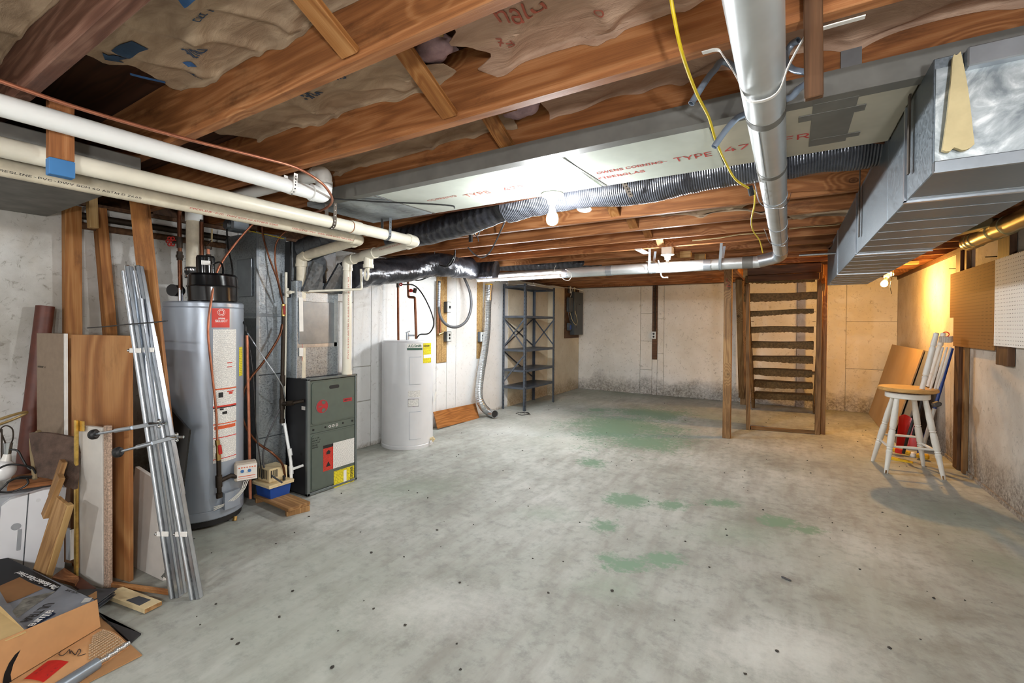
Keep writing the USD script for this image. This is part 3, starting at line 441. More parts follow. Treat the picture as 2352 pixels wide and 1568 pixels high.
# ------------------------------------------------------------------ return air box: joist bay closed with fibreglass duct board
BZ = 1.885
t = thing("duct_board_panning", "pale foil-faced duct board closing a joist bay, red lettering along it", "duct", (-.9, 1.86, BZ))
xs = [-2.36, float((-1.837, 1.85, 1.885)[0]), float((-0.77, 1.8, 1.885)[0]), float((-0.234, 1.748, 1.885)[0]), .30, .95]
for k, (a, b) in enumerate(zip(xs, xs[1:])):
    obj("board", box(a + .003, b - .003, 1.60, 2.085, BZ, BZ + .028, .003), "foil_board" if k == 0 else ("board_facing" if k < 3 else "board_facing_tan"), t, smooth=False)
obj("edge_tape", cat(box(-2.2, .95, 1.592, 1.64, BZ - .0012, BZ + .0), box(-2.2, .95, 1.590, 1.5935, BZ - .001, ZJ + .03)), "tape_grey", t, smooth=False)
for a in xs[1:3]: obj("seam_tape", bar((a - .012, 1.62, BZ - .0012), (a + .02, 2.08, BZ - .0012), .011, .0014, (1, 0, 0)), "tape_grey", t, smooth=False)
obj("patch_tape", cat(box(.055, .165, 1.63, 2.0, BZ - .002, BZ - .0005), box(.02, .19, 1.70, 1.745, BZ - .003, BZ - .001), box(.06, .20, 1.93, 1.965, BZ - .003, BZ - .001)), "tape_grey", t, smooth=False)
TD = lambda x, y, z=BZ: frame((x, y, z - .0004), (1, 0, 0), (0, -1, 0))
def stencil(s, p, h, w, par, ink="red_ink", sl=0.0): return obj("lettering", text(s, h, frame((p[0], p[1], BZ - .0006), (1, sl, 0), (0, -1, 0)), .0004, w=w), ink, par, smooth=False)
def span(a, b): return float(b[0] - a[0])
p, q = (-0.727, 1.902, 1.885), (-0.427, 1.921, 1.885); stencil("OWENS CORNING-", p, .026, q[0] - p[0], t)
p, q = (-0.746, 1.974, 1.885), (-0.537, 1.961, 1.885); stencil("FIBERGLAS", p, .026, q[0] - p[0], t)
p, q = (-0.402, 1.918, 1.885), (-0.262, 1.892, 1.885); stencil("TYPE", p, .048, q[0] - p[0], t)
p, q = (-0.22, 1.906, 1.885), (0.103, 1.863, 1.885); stencil("475-FRK", p, .048, q[0] - p[0], t)
p, q = (-1.443, 1.898, 1.885), (-1.286, 1.882, 1.885); stencil("TYPE", p, .04, q[0] - p[0], t, "faint_red_ink")
p, q = (-1.212, 1.907, 1.885), (-0.919, 1.874, 1.885); stencil("475-FRK", p, .042, q[0] - p[0], t)
p, q = (-1.672, 1.863, 1.885), (-1.476, 1.861, 1.885); stencil("CORNING", p, .022, q[0] - p[0], t, "faint_red_ink")
obj("duct_tape_strip", bar((0.147, 1.655, 2.035), (0.148, 1.655, 1.933), .05, .0012, (1, 0, 0)), "tape_silver", label="crinkled silver tape strip stuck on the joist above the patched duct board", cat="tape")

# ------------------------------------------------------------------ rectangular metal duct on the right
X0, X1, Y0, Y1, Z0 = .298, .592, 1.50, 5.06, 1.60
t = thing("metal_duct", "long rectangular galvanized duct hung under the joists on the right", "duct", (.445, 3.2, Z0))
ysec = [Y0, float((0.298, 1.794, 1.592)[1]), float((0.298, 2.964, 1.61)[1]), float((0.298, 4.026, 1.616)[1]), Y1]
ycut = sorted(ysec + [2.092])
for a, b in zip(ycut, ycut[1:]): obj("duct_section", box(X0, X1, a + .0005, b - .0005, Z0, BZ - .002 if b < 2.1 else ZJ - .005, .002), "duct_steel", t, smooth=False)
for a in ysec[1:-1]:
    obj("seam", cat(box(X0 - .006, X0, a - .012, a + .004, Z0 - .004, (BZ - .004 if a < 2.09 else ZJ - .006)), box(X0 - .006, X1 + .004, a - .012, a + .004, Z0 - .006, Z0)), "zinc", t, smooth=False)
rr = np.random.default_rng(5)
for a in np.arange(1.75, 5.0, .19): obj("crease", bar((X0 + .003, a, Z0 - .0005), (X1 - .003, a + rr.uniform(-.01, .01), Z0 - .0005), .004, .002, (0, 1, 0)), "galv_flat", t, smooth=False)
obj("end_cap", box(X0 + .004, .95, Y0 - .004, Y0, Z0 + .012, BZ - .03), "swirl_metal", t, smooth=False)
obj("end_lip", cat(box(X0, .95, Y0 - .018, Y0, Z0 - .002, Z0 + .026, .002), box(X0, .95, Y0 - .022, Y0 - .016, Z0 - .004, Z0)), "galv_flat", t, smooth=False)
obj("top_flashing", box(.352, .95, Y0 - .03, Y0 + .1, BZ - .05, BZ - .004, .003), "tape_silver", t, smooth=False)
for x, y0, y1 in ((X0 - .012, ysec[1] - .10, ysec[1] - .085), (X0 - .012, ysec[2] - .2, ysec[2] - .185)): obj("hanger_strap", box(x, x + .004, y0, y0 + .022, Z0 + .06, ZJ + .08), "dull_strap", t, smooth=False)
obj("duct_end", box(X0 + .01, X1 - .01, Y1, Y1 + .002, Z0 + .01, ZJ - .01), "dark_galvanized", t, smooth=False)
sh = lambda u, v: np.stack([.327 - .016 * u + .014 * v + .042 * u * v, 1.475 - .012 * np.sin(u * 3) + 0 * v, 1.865 - .225 * u + .012 * meshkit.noise(np.stack([u * 5, v * 5, u * 0], -1))], -1)
obj("foam_sheet", slab(sh, 14, 8, (0, .012, 0)), "foam_yellow", label="yellowed foam scrap hanging against the metal duct's near end", cat="foam scrap")

# round pipe with couplings along the right wall
P0, P1 = V(*(1.113, 4.526, 1.84)), V(*(1.126, 3.354, 1.84)); d = unit(P1 - P0)
t = thing("round_duct", "round galvanized stub duct with couplings along the top of the right wall", "duct", P0)
L = np.linalg.norm(P1 - P0)
obj("pipe", tube([P0, P0 + d * .62, P1], .055, 24, hollow=.003), "warm_zinc", t)
obj("end_elbow", cat([tube([P0 + d * a, P0 + d * b], .0585, 24) for a, b in ((-.01, .03), (.045, .08), (.13, .16))]), "warm_zinc", t)
obj("coupling", tube([P0 + d * .36, P0 + d * .46], .059, 24), "warm_zinc", t)
obj("coupling", tube([P0 + d * .56, P0 + d * .66], .060, 24), "warm_zinc", t)
obj("saddle", bar(P0 + d * .36 + V(-.2, 0, .02), P0 + d * .5 + V(0, 0, .05), .14, .05, d, .004), "warm_zinc", t, smooth=False)

# ------------------------------------------------------------------ round dryer duct from over the viewpoint to its elbow, then along the far joists
xr, zr, R = -.063, 1.83, .05
t = thing("round_vent_pipe", "pale round metal vent pipe running overhead away from the viewpoint to an elbow", "pipe", (xr, 2, zr))
ring = [float(a[1]) for a in ((-0.061, 1.469, 1.785), (-0.058, 1.988, 1.785), (-0.052, 2.438, 1.785), (-0.054, 3.109, 1.785), (-0.048, 3.608, 1.785))]
secs = [-3.0, .66, ring[0], ring[1], ring[2], 4.22]
for k, (a, b) in enumerate(zip(secs, secs[1:])): obj("pipe_section", tube([(xr, a, zr), (xr, b, zr)], R + .0006 * (k % 2), 32), "bright_duct", t)
for a in ring[:2]: obj("tape_band", tube([(xr, a - .02, zr), (xr, a + .02, zr)], R + .0015, 32), "tape_grey", t)
obj("tape_band", tube([(xr, .5, zr), (xr, .66, zr)], R + .002, 32), "tape_grey", t)
for a in ring[2:]: obj("wire_band", tube([(xr, a - .004, zr), (xr, a + .004, zr)], R + .003, 32), "galv_flat", t)
obj("elbow", tube(corner([(xr, 4.20, zr), (xr, 4.335, zr - .03), (xr - .16, 4.335, 1.765)], .08), R + .003, 28), "zinc", t)
for k in range(3): obj("lengthwise_seam", tube([(xr + R * math.sin(a), y0, zr - R * math.cos(a)), (xr + R * math.sin(a), y1, zr - R * math.cos(a))], .0016, 5), "galv_flat", t) if (a := (-.35, -.4, .3)[k]) and (y0 := secs[k + 2] + .03) and (y1 := secs[k + 3] - .03) else None
t = thing("round_vent_pipe", "bright round metal vent pipe crossing in front of the far joists", "pipe", (-1.5, 4.335, 1.762))
xa, xb = float((-2.805, 4.335, 1.815)[0]), xr - .15
cuts = [xa, float((-1.992, 4.335, 1.771)[0]), float((-1.521, 4.335, 1.767)[0]), float((-1.096, 4.335, 1.764)[0]), float((-0.621, 4.335, 1.755)[0]), xb]
for k, (a, b) in enumerate(zip(cuts, cuts[1:])): obj("pipe_section", tube([(a, 4.335, 1.762), (b, 4.335, 1.762)], R + .0008 * (k % 2), 28), "bright_duct", t)
for a in cuts[1:-1]: obj("joint_screws", tube([(a - .03, 4.335, 1.762), (a + .03, 4.335, 1.762)], R + .0016, 28), "tape_silver", t)
obj("tape_band", tube([(xb - .13, 4.335, 1.762), (xb - .05, 4.335, 1.762)], R + .002, 28), "tape_grey", t)
for px in (float((-1.117, 4.335, 1.785)[0]), float((-0.515, 4.335, 1.748)[0])): obj("hanger_strap", cat(bar((px, 4.275, 1.74), (px + .02, 4.21, 1.93), .022, .002, (1, 0, 0)), bar((px, 4.395, 1.74), (px + .02, 4.42, 1.93), .022, .002, (1, 0, 0)), tube([(px - .011, 4.335, 1.762), (px + .011, 4.335, 1.762)], R + .003, 24)), "tape_silver", t)
# strap hanger and bent conduits about the near end of the pipe
t = thing("strap_hanger", "bent white metal strap slung under the round vent pipe", "strap", (xr, 1.24, 1.8))
sp = smooth([(-0.195, 1.235, 1.912), (-0.16, 1.235, 1.909), (-0.146, 1.24, 1.891), (-0.117, 1.25, 1.836), V(xr - .035, 1.27, 1.786), V(xr, 1.275, 1.7745), V(xr + .035, 1.27, 1.786), (-0.007, 1.25, 1.833), (0.025, 1.235, 1.884), (0.032, 1.235, 1.888), (0.066, 1.235, 1.89), (0.132, 1.235, 1.89)], 6)
obj("strap", cat([bar(a, b + (b - a) * .1, .018, .0025, (0, 1, .15)) for a, b in zip(sp, sp[1:])]), "white_paint", t, smooth=False)
def bentpipe(lab, pts, m="conduit_blue", r=.0095): return obj("bent_conduit", tube(smooth(pts, 8), r, 14, hollow=.0015), m, label=lab, cat="conduit")
bentpipe("blue-grey bent conduit end sticking out left of the round pipe, upper one", [(-0.253, 1.42, 1.876), (-0.22, 1.44, 1.937), (-0.197, 1.46, 1.976), (-0.168, 1.49, 2.007), (-.06, 1.5, 1.905), (-0.009, 1.5, 2.003), (0.014, 1.48, 2.009)])
bentpipe("blue-grey bent conduit end sticking out left of the round pipe, lower one", [(-0.203, 1.52, 1.772), (-0.175, 1.53, 1.816), (-0.145, 1.54, 1.852), (-0.12, 1.555, 1.868), (-.06, 1.56, 1.892), (-0.007, 1.55, 1.885), (0.016, 1.53, 1.896), (0.037, 1.5, 1.895)])
bentpipe("short u-shaped blue-grey conduit between the round pipe and the dark hanging strip", [(-0.021, 1.46, 1.978), (-0.012, 1.46, 1.944), (0.003, 1.45, 1.917), (0.032, 1.43, 1.892)], r=.008)
wood("hanging_strip", (0.042, 1.22, 1.731), (.035, 1.22, 2.12), .036, .02, "dark_board", yh=(1, 0, 0), label="dark wooden strip hanging from a joist just right of the round vent pipe", cat="wood strip")

# ------------------------------------------------------------------ insulated flexible ducts
def sleeve(name, label, pts, r, m, n=26, rib=.0022, period=.010, seed=0, par=None):
    P = smooth(pts, 1) if len(pts) < 3 else smooth(pts, 10); seg = np.r_[0, np.cumsum(np.linalg.norm(np.diff(P, axis=0), axis=1))]
    s = np.arange(0, seg[-1], period / 2); P = np.stack([np.interp(s, seg, P[:, k]) for k in range(3)], -1); R = r + rib * (np.arange(len(s)) % 2) * .7
    t = tube(P, R, n); v = t.vertices; v0 = v.copy(); c = np.vstack([np.repeat(P, n, 0), P[:1], P[-1:]]); o = v - c
    w = meshkit.fbm(v * 9 + seed, 4, seed) - .5; t.vertices = c + o * (1 + .32 * w)[:, None]
    return obj(name, t, m, label=label, cat="flexible duct", smooth=40)
fy, fz = 2.29, 1.955
sleeve("flexible_duct", "grey ribbed flexible duct running beside the lettered duct board", [(.36, 2.29, 1.96), (0, fy, fz), (-.4, fy, fz - .005), (-.62, fy, fz - .03), (-.95, fy, fz - .012), (-1.25, fy, fz - .01), (-1.45, fy, fz - .04)], .092, "flex_sleeve", seed=3)
sleeve("flexible_duct", "sagging black flexible duct between the furnace and the lettered duct board", [(-1.40, 2.30, 1.94), (-1.62, 2.36, 1.925), (-1.95, 2.45, 1.90), (-2.3, 2.50, 1.88), (-2.62, 2.50, 1.86)], .085, "black_sleeve", seed=4)
sleeve("flexible_duct", "fat shiny black flexible duct along the left wall above the white tank", [V(*(-3, 2.402, 1.603)), V(*(-3.08, 2.691, 1.658)), V(*(-3.12, 3.117, 1.728)), V(*(-3.12, 3.481, 1.819)), V(*(-3.05, 3.705, 1.832)), V(*(-3.132, 4.28, 1.867)), V(*(-2.869, 4.36, 1.836))], .118, "black_sleeve", seed=5, period=.03, rib=.004)
sleeve("flexible_duct", "thin dark flexible duct above the tube lamp near the far wall", [V(*(-3.444, 5, 2.022)), V(*(-2.806, 5.05, 1.993)), V(*(-2.322, 5.05, 1.973)), V(*(-2.088, 5.1, 1.969)), V(*(-1.945, 5.2, 1.998))], .085, "black_sleeve", seed=6)
t = thing("duct_strap", "rusty perforated strap holding the grey flexible duct by the bridging", "strap", (-.62, 2.2, 1.9))
a, b = V(*(-0.691, 2.13, 1.923)), V(*(-0.665, 2.2, 1.849)); obj("strap", bar(a, b, .022, .002, (1, 0, 0)), "dull_strap", t); obj("hole", cat([ball(a + (b - a) * k / 7 + V(0, -.001, 0), .0035, 1) for k in range(1, 7)]), "matt_black", t)

# ------------------------------------------------------------------ grey ceiling duct at the upper left with the pipes under it
obj("duct_board_box", box(-3.52, -2.30, -.9, .805, 1.80, 1.9, .004), "duct_grey_board", label="grey duct board box under the joists at the upper left", cat="duct", smooth=False)
t = thing("hanging_block", "short wooden block with a blue painted end between the white pipes", "wood block", (-2.085, .51, 1.73))
bz = float((-2.085, 0.457, 1.703)[2])
wood("block", (-2.085, .508, 1.95), (-2.085, .508, bz + .055), .062, .036, "joist_wood", t, yh=(0, 1, 0)); obj("painted_end", box(-2.104, -2.066, .476, .540, bz, bz + .055, .002), "wood_base_blue", t, smooth=False)

def pvcpipe(label, pts, r, m, rad=.06, couplings=(), ringm="pvc_ring", elbows=True):
    "PVC run with fittings: pts in order, elbows at every inner corner"
    t = thing("pvc_pipe", label, "pipe", pts[0]); p = [V(*q) for q in pts]
    for k, (a, b) in enumerate(zip(p, p[1:])):
        u = unit(b - a); s = a + u * (rad * .6 if k else 0); e = b - u * (rad * .6 if k < len(p) - 2 else 0); obj("pipe", tube([s, e], r, 28), m, t)
    for a, b, c in zip(p, p[1:], p[2:]):
        u, v = unit(a - b), unit(c - b); obj("elbow", cat(tube(corner([b + u * rad * 1.15, b, b + v * rad * 1.15], rad * .9, 9), r * 1.13, 28), tube([b + u * rad * .95, b + u * rad * 1.3], r * 1.2, 28), tube([b + v * rad * .95, b + v * rad * 1.3], r * 1.2, 28)), m, t)
    for a, b in couplings:
        a, b = V(*a), V(*b); obj("coupling", tube([a, b], r * 1.14, 28), m, t); obj("primer_ring", tube([a - unit(b - a) * .004, a], r * 1.05, 28), ringm, t)
    return t
r = .0335; ax_, az = -2.18, 1.782
t = pvcpipe("long white plastic pipe running to the furnace, the lower front one of three", [(ax_, -2.9, az), (ax_, 2.30, az), (-2.885, 2.30, 1.700), (-2.885, 2.30, .83)], r, "pvc", couplings=[((ax_, float((-2.18, 1.762, 1.789)[1]), az), (ax_, float((-2.18, 1.8, 1.786)[1]) + .03, az)), ((-2.885, 2.30, .83), (-2.885, 2.30, .86))])
obj("tee", cat(tube([(-2.70, 2.30, 1.722), (-2.58, 2.30, 1.736)], r * 1.2, 28), tube([(-2.65, 2.30, 1.73), (-2.65, 2.30, 1.645)], r * 1.02, 28), tube([(-2.65, 2.30, 1.655), (-2.65, 2.30, 1.63)], r * 1.15, 28)), "pvc", t)
obj("lettering", text("PVC 1120 ASTM D 2665 DWV SCH 40", .009, frame((-2.885 + r + .0006, 2.30 - .012, .95), (0, 0, 1), (0, -1, 0)), .0003, w=.62), "red_ink", t, smooth=False)
obj("lettering", text("2 IN SCH 40 PVC 1120 ASTM D1785", .009, frame((-2.50, 2.30 - r - .0007, 1.742), (.985, 0, .115), (0, 0, 1)), .0003, w=.26), "red_ink", t, smooth=False)
bx, bz_ = -2.37, 1.762
t = pvcpipe("long white plastic pipe running to the furnace, tucked behind the front one", [(bx, -2.9, bz_), (bx, 1.985, bz_), (-2.985, 1.985, 1.695), (-2.985, 1.985, .82)], r, "pvc_dirty", rad=.055)
obj("blue_tape", tube([(-2.985, 1.985, 1.335), (-2.985, 1.985, 1.355)], r + .001, 28), "painters_blue", t)
for s0 in (.4, 1.0, 1.5): obj("lettering", text("CRESLINE-PVC-DWV SCH 40 ASTM D 2665", .0085, frame((bx + r * .75, s0, bz_ - r * .67), (0, 1, 0), (.67, 0, .75)), .0004, w=.42), "red_ink" if s0 > .9 else "black_ink", t, smooth=False)
obj("lettering", text("NSF PVC 1120 ASTM D 2665 DWV SCH 40", .009, frame((-2.985 + r + .0006, 1.985 - .01, .95), (0, 0, 1), (0, -1, 0)), .0003, w=.36), "red_ink", t, smooth=False)
ux, uz = -2.03, 1.868
HX, HY = -3.16, 1.40                                                                                       # heater flue
t = pvcpipe("thick white plastic vent pipe, topmost of the three, ending in an elbow up between joists", [(ux, -2.9, uz), (ux, 1.475, uz), (ux, 1.475, 1.985), (-2.6, 1.475, 1.985)], .034, "pvc_white", rad=.058)
obj("pipe", tube([(-2.6, 1.475, 1.985), (HX, 1.475, 1.985)], .034, 24), "pvc_white", t)
t = thing("perforated_strap", "white perforated strap holding the thick vent pipe before its elbow", "strap", (ux, 1.33, 1.9))
sy = float((-2.03, 1.294, 1.862)[1])
def loopstrap(x, y, z, r, top, w, m, par, holes="matt_black"):
    th = np.linspace(-.1, math.pi + .1, 15); arc = [V(x + r * math.cos(a), y, z - r * math.sin(a)) for a in th]; pts = [V(x + r + .004, y, top)] + arc + [V(x - r - .004, y, top)]
    obj("strap", cat([bar(a, b + (b - a) * .06, w, .0015, (0, 1, 0)) for a, b in zip(pts, pts[1:])]), m, par, smooth=False)
    hs = [pts[0] + (arc[0] - pts[0]) * k / 4 for k in range(1, 4)] + [arc[k] for k in (0, 2, 4, 6)]
    obj("hole", cat([ball(h + unit(h - V(x, y, z)) * .0006 if k > 2 else h + V(.0006, 0, 0), .0032, 1) for k, h in enumerate(hs)]), holes, par)
loopstrap(ux, sy, uz, .0355, 1.925, .02, "white_paint", t)
t = thing("perforated_strap", "rusty perforated strap holding the lower front pipe", "strap", (ax_, 1.8, 1.8)); loopstrap(ax_, float((-2.18, 1.627, 1.843)[1]), az, .035, 1.9, .022, "dull_strap", t, "white_paint")
t = thing("perforated_strap", "plain grey strap holding the lower front pipe near its elbow", "strap", (ax_, 2.1, 1.8)); loopstrap(ax_, float((-2.18, 2.033, 1.78)[1]), az, .035, 1.93, .02, "steel_strap", t)
# copper line over the pipes, curling round at its end
obj("copper_line", tube(smooth([(-1.9, 0.307, 1.896), (-1.9, 0.339, 1.894), (-1.9, 0.524, 1.886), (-1.9, 0.79, 1.894), (-1.9, 1.078, 1.914), (-1.9, 1.236, 1.919), (-1.9, 1.358, 1.889), (-1.96, 1.463, 1.86), (-2.08, 1.552, 1.853), (-2.25, 1.609, 1.85), (-2.4, 1.616, 1.855), (-2.6, 1.58, 1.885), (-2.8, 1.589, 1.879), (-2.92, 1.496, 1.705), (-2.9, 1.386, 1.531), (-2.87, 1.337, 1.347), (-2.85, 1.311, 1.17), (-2.86, 1.335, 0.942), (-2.86, 1.358, 0.71), (-2.86, 1.365, 0.517)], 10), .0062, 10), "copper", label="thin copper gas line crossing over the white pipes and down the grey tank", cat="copper line")
obj("black_cable", tube(smooth([(-2.046, 1.475, 1.86), (-2.015, 1.584, 1.875), (-1.882, 1.732, 1.878), (-1.736, 1.847, 1.878), (-1.595, 1.953, 1.872), (-1.58, 1.972, 1.86)], 8), .004, 8), "black_cable", label="black cable drooping along the foil end of the duct board", cat="cable")

# ================================================================== HEATING PLANT ALONG THE LEFT WALL
def cylpatch(c, R, a0, a1, z0, z1, off=.0012, n=10):
    "a label wrapped on a vertical cylinder; angles in degrees"
    def fn(u, v): a = np.radians(a0 + (a1 - a0) * u); return np.stack([c[0] + R * np.cos(a), c[1] + R * np.sin(a), z0 + (z1 - z0) * v], -1)
    P, F = quadgrid(fn, n, 2); o = P - np.array([c[0], c[1], 0]); o[:, 2] = 0; o /= R
    m = slab(fn, n, 2, o * off); return m
def cyltext(s, c, R, a0, z, h, ink, par, w=None, off=.0016, bold=False):
    "lettering wrapped on a vertical cylinder, starting at angle a0 (degrees)"
    m = meshkit.text_mesh(s, h, .0006, bold); v = m.vertices.copy()
    if w: v[:, 0] *= w / max(v[:, 0].max(), 1e-6)
    a = math.radians(a0) + v[:, 0] / R; r = R + off + v[:, 2]
    obj("lettering", trimesh.Trimesh(np.stack([c[0] + r * np.cos(a), c[1] + r * np.sin(a), z + v[:, 1]], -1), m.faces, process=False), ink, par, smooth=False)

# ---- tall grey gas water heater
hc, HR = (-3.10, 1.407), .21
t = thing("water_heater", "tall grey gas water heater with a glossy black blower cap", "water heater", (*hc, 0))
obj("tank", lathe([(0, .05), (HR - .004, .05), (HR, .056), (HR, .10), (HR - .003, .104), (HR, .108), (HR, 1.305), (HR - .003, 1.309), (HR, 1.313), (HR, 1.335), (HR - .008, 1.343), (0, 1.343)], (*hc, 0), n=56), "heater_grey", t)
obj("skirt", lathe([(0, .015), (HR - .012, .015), (HR - .012, .05), (0, .05)], (*hc, 0), n=40), "matt_black", t)
for k in range(3): obj("foot", cyl((hc[0] + .16 * math.cos(k * 2.1 + .3), hc[1] + .16 * math.sin(k * 2.1 + .3), 0), (hc[0] + .16 * math.cos(k * 2.1 + .3), hc[1] + .16 * math.sin(k * 2.1 + .3), .02), .018), "matt_black", t)
bc = tuple((-2.995, 1.407, 1.433)[:2])
b = obj("blower_housing", lathe([(0, 0), (.125, 0), (.13, .006), (.132, .085), (.136, .092), (.132, .098), (.128, .155), (.118, .168), (.06, .172), (0, .172)], (*bc, 1.343), n=40), "black_plastic", t)
c2 = tuple((-2.987, 1.36, 1.546)[:2])
obj("blower_motor", lathe([(0, 0), (.048, 0), (.048, .10), (.044, .112), (0, .112)], (*c2, 1.505), n=28), "black_plastic", t)
obj("motor_label", cylpatch(c2, .048, -50, 5, 1.56, 1.585), "label_white", t)
fx = tuple((-3.287, 1.43, 1.614)[:2])
obj("flue_coupling", lathe([(0, 0), (.050, 0), (.052, .01), (.046, .022), (.052, .034), (.052, .062), (.044, .07), (0, .07)], (*fx, 1.505), n=28), "rubber", t)
obj("coupling_clamp", cat([lathe([(.051, 0), (.0545, 0), (.0545, .011), (.051, .011)], (*fx, 1.505 + z)) for z in (.004, .045)]), "chrome", t)
obj("side_blower", lathe([(0, 0), (.030, .0), (.036, .012), (.036, .07), (0, .07)], (-3.229, 1.33, 1.414), (.5, -.86, 0), n=24), "black_plastic", t)
obj("power_cord", tube(smooth([(-2.916, 1.37, 1.567), (-2.82, 1.36, 1.569), (-2.766, 1.35, 1.532), (-2.745, 1.34, 1.488)], 6), .005, 8), "black_plastic", t)
obj("clip", cat(box(bc[0] - .128, bc[0] - .120, bc[1] - .05, bc[1] - .04, 1.343, 1.40)), "chrome", t)
obj("flue_pipe", tube([(*fx, 1.56), (*fx, 1.90)], .044, 28), "pvc_dirty", t)
obj("flue_elbow", tube(corner([(*fx, 1.87), (*fx, 1.985), (fx[0] + .12, fx[1] + .01, 1.985)], .08), .049, 28), "pvc_white", t)
a = lambda px, py: None
A0, A1 = (-15.217, 1.246, 0), (11.835, 1.248, 0); ZA, ZB = float((-3.562, 1.19, 0)[1]), float((-3.577, 1.304, 0)[1])
lb = obj("brand_label", cylpatch(hc, HR, A0[0], A1[0], ZA, ZB, n=14), "label_red", t, label="glossy red label with white rings and lettering")
am = (A0[0] + A1[0]) / 2; W = math.radians(A1[0] - A0[0]) * HR
th = np.linspace(0, 2 * np.pi, 25)
for rr_ in (.020, .013):
    ring = trimesh.util.concatenate([cylpatch(hc, HR + .0014, am + math.degrees((rr_ * math.cos(p)) / HR), am + math.degrees((rr_ * math.cos(p) + .0022) / HR), ZB - .026 + rr_ * math.sin(p), ZB - .026 + rr_ * math.sin(p) + .004, .0006, 1) for p in th])
    obj("ring_logo", ring, "white_ink", t, smooth=False)
cyltext("state", hc, HR, A0[0] + math.degrees(W * .33 / HR), ZB - .063, .009, "white_ink", t, W * .38, bold=True); cyltext("SELECT", hc, HR, A0[0] + math.degrees(W * .16 / HR), ZB - .082, .014, "white_ink", t, W * .72, bold=True)
B0, B1 = float((-13.4, 0.809, 0)[0]), float((25.221, 0.791, 0)[0])
zz = [float(v) for v in ((1.037, 1.179, 0)[1], (1.091, 0.822, 0)[1], (1.106, 0.72, 0)[1], (1.122, 0.615, 0)[1], (1.157, 0.384, 0)[1])]
obj("notice_label", cylpatch(hc, HR, B0, B1, zz[4], zz[0], .0010, 14), "print_white", t, label="tall white notice with fine print, red and orange bars")
def bars(lst, m):
    for z0, z1, u0, u1 in lst: obj("print_bar", cylpatch(hc, HR + .0011, B0 + (B1 - B0) * u0, B0 + (B1 - B0) * u1, z0, z1, .0006, 6), m, t, smooth=False)
bars([(zz[1] - .004, zz[1] + .004, 0, 1), (zz[3] - .004, zz[3] + .002, 0, 1), (zz[3] - .032, zz[3] - .012, .05, .95)], "label_orange"); bars([(zz[2] - .006, zz[2] + .004, 0, 1), (zz[3] - .085, zz[3] - .080, 0, 1), (zz[4] + .02, zz[4] + .024, 0, 1), (zz[0] - .205, zz[0] - .2, .55, .78), (zz[0] - .23, zz[0] - .225, .55, .78)], "label_red"); bars([(zz[2] - .012, zz[2] - .006, 0, 1), (zz[2] - .03, zz[2] - .02, .05, .12), (zz[2] - .024, zz[2] - .014, .25, .4), (zz[2] - .05, zz[2] - .034, .35, .55), (zz[1] - .05, zz[1] - .02, .2, .38)], "black_ink"); bars([(zz[1] - .022, zz[1] - .016, .55, .85), (zz[1] - .036, zz[1] - .024, .62, .8)], "label_red")
obj("energy_label", cylpatch(hc, HR, float((33.164, 0.977, 0)[0]), float((38.905, 0.976, 0)[0]) + 6, float((35.926, 0.886, 0)[1]), float((35.833, 1.067, 0)[1])), "print_yellow", t)
# gas control, drip leg, burner door
cp = V(*(-2.834, 1.517, 0.3)); M = frame(cp, (.42, .907, 0), (0, 0, 1))
obj("gas_control", tf(cat(box(-.062, .058, -.05, .06, -.075, 0, .008), box(-.07, .05, -.02, .05, -.085, -.06, .006)), M), "control_tan", t, smooth=False)
obj("control_face", tf(box(-.048, .06, -.045, .05, -.001, .004, .003), M), "control_face", t, smooth=False)
obj("control_knob", tf(cat([lathe([(0, 0), (.009, 0), (.009, .006), (0, .006)], (x, .012, .004)) for x in (-.02, .018)]), M), "blue_ink", t)
obj("control_mark", tf(cat([box(-.04 + k * .014, -.032 + k * .014, .03, .036, .004, .0046) for k in range(7)] + [box(-.04, .05, -.022, -.018, .004, .0046), box(-.04, .05, -.034, -.032, .004, .0046)]), M), "label_orange", t, smooth=False)
q = lambda *s: [V(*u) for u in s]
obj("drip_leg", cat(tube([(-2.86, 1.372, 0.438), (-2.86, 1.377, 0.191)], .0125, 16), tube([(-2.86, 1.375, 0.213), (-2.86, 1.377, 0.186)], .017, 16), tube([(-2.86, 1.373, 0.317), (-2.86, 1.375, 0.249)], .0175, 16), tube([(-2.86, 1.375, 0.282), (-2.87, 1.446, 0.294), cp + V(-.03, -.04, -.02)], .0135, 16)), "iron_pipe", t)
obj("shutoff_valve", cat(tube([(-2.86, 1.365, 0.529), (-2.86, 1.368, 0.498)], .013, 8), tube([(-2.86, 1.368, 0.498), (-2.86, 1.37, 0.438)], .010, 12), tube([(-2.86, 1.37, 0.451), (-2.86, 1.372, 0.409)], .0145, 8)), "brass", t)
obj("valve_handle", bar((-2.845, 1.37, 0.5), (-2.845, 1.377, 0.444), .02, .008, (0, 1, 0), .003), "valve_red", t, smooth=False)
obj("control_wires", cat([tube(smooth([cp + V(.0, -.01 + k * .012, -.05), cp + V(-.01, -.03 + k * .01, -.11), cp + V(-.03, -.10 + k * .02, -.16), cp + V(-.05, -.16, -.17 - k * .01)], 6), .003, 6) for k in range(3)]), "white_cable", t)
obj("burner_door", cylpatch(hc, HR + .004, 0, 24, .10, .20, .028, 8), "heater_grey", t, smooth=False); obj("drain_cock", tube([(-2.9, 1.484, -0.002), (-2.91, 1.492, 0.02)], .012, 12), "brass", t)
obj("heater_patch", cylpatch(hc, HR, -108, -78, .44, .62), "heater_top_grey", t)
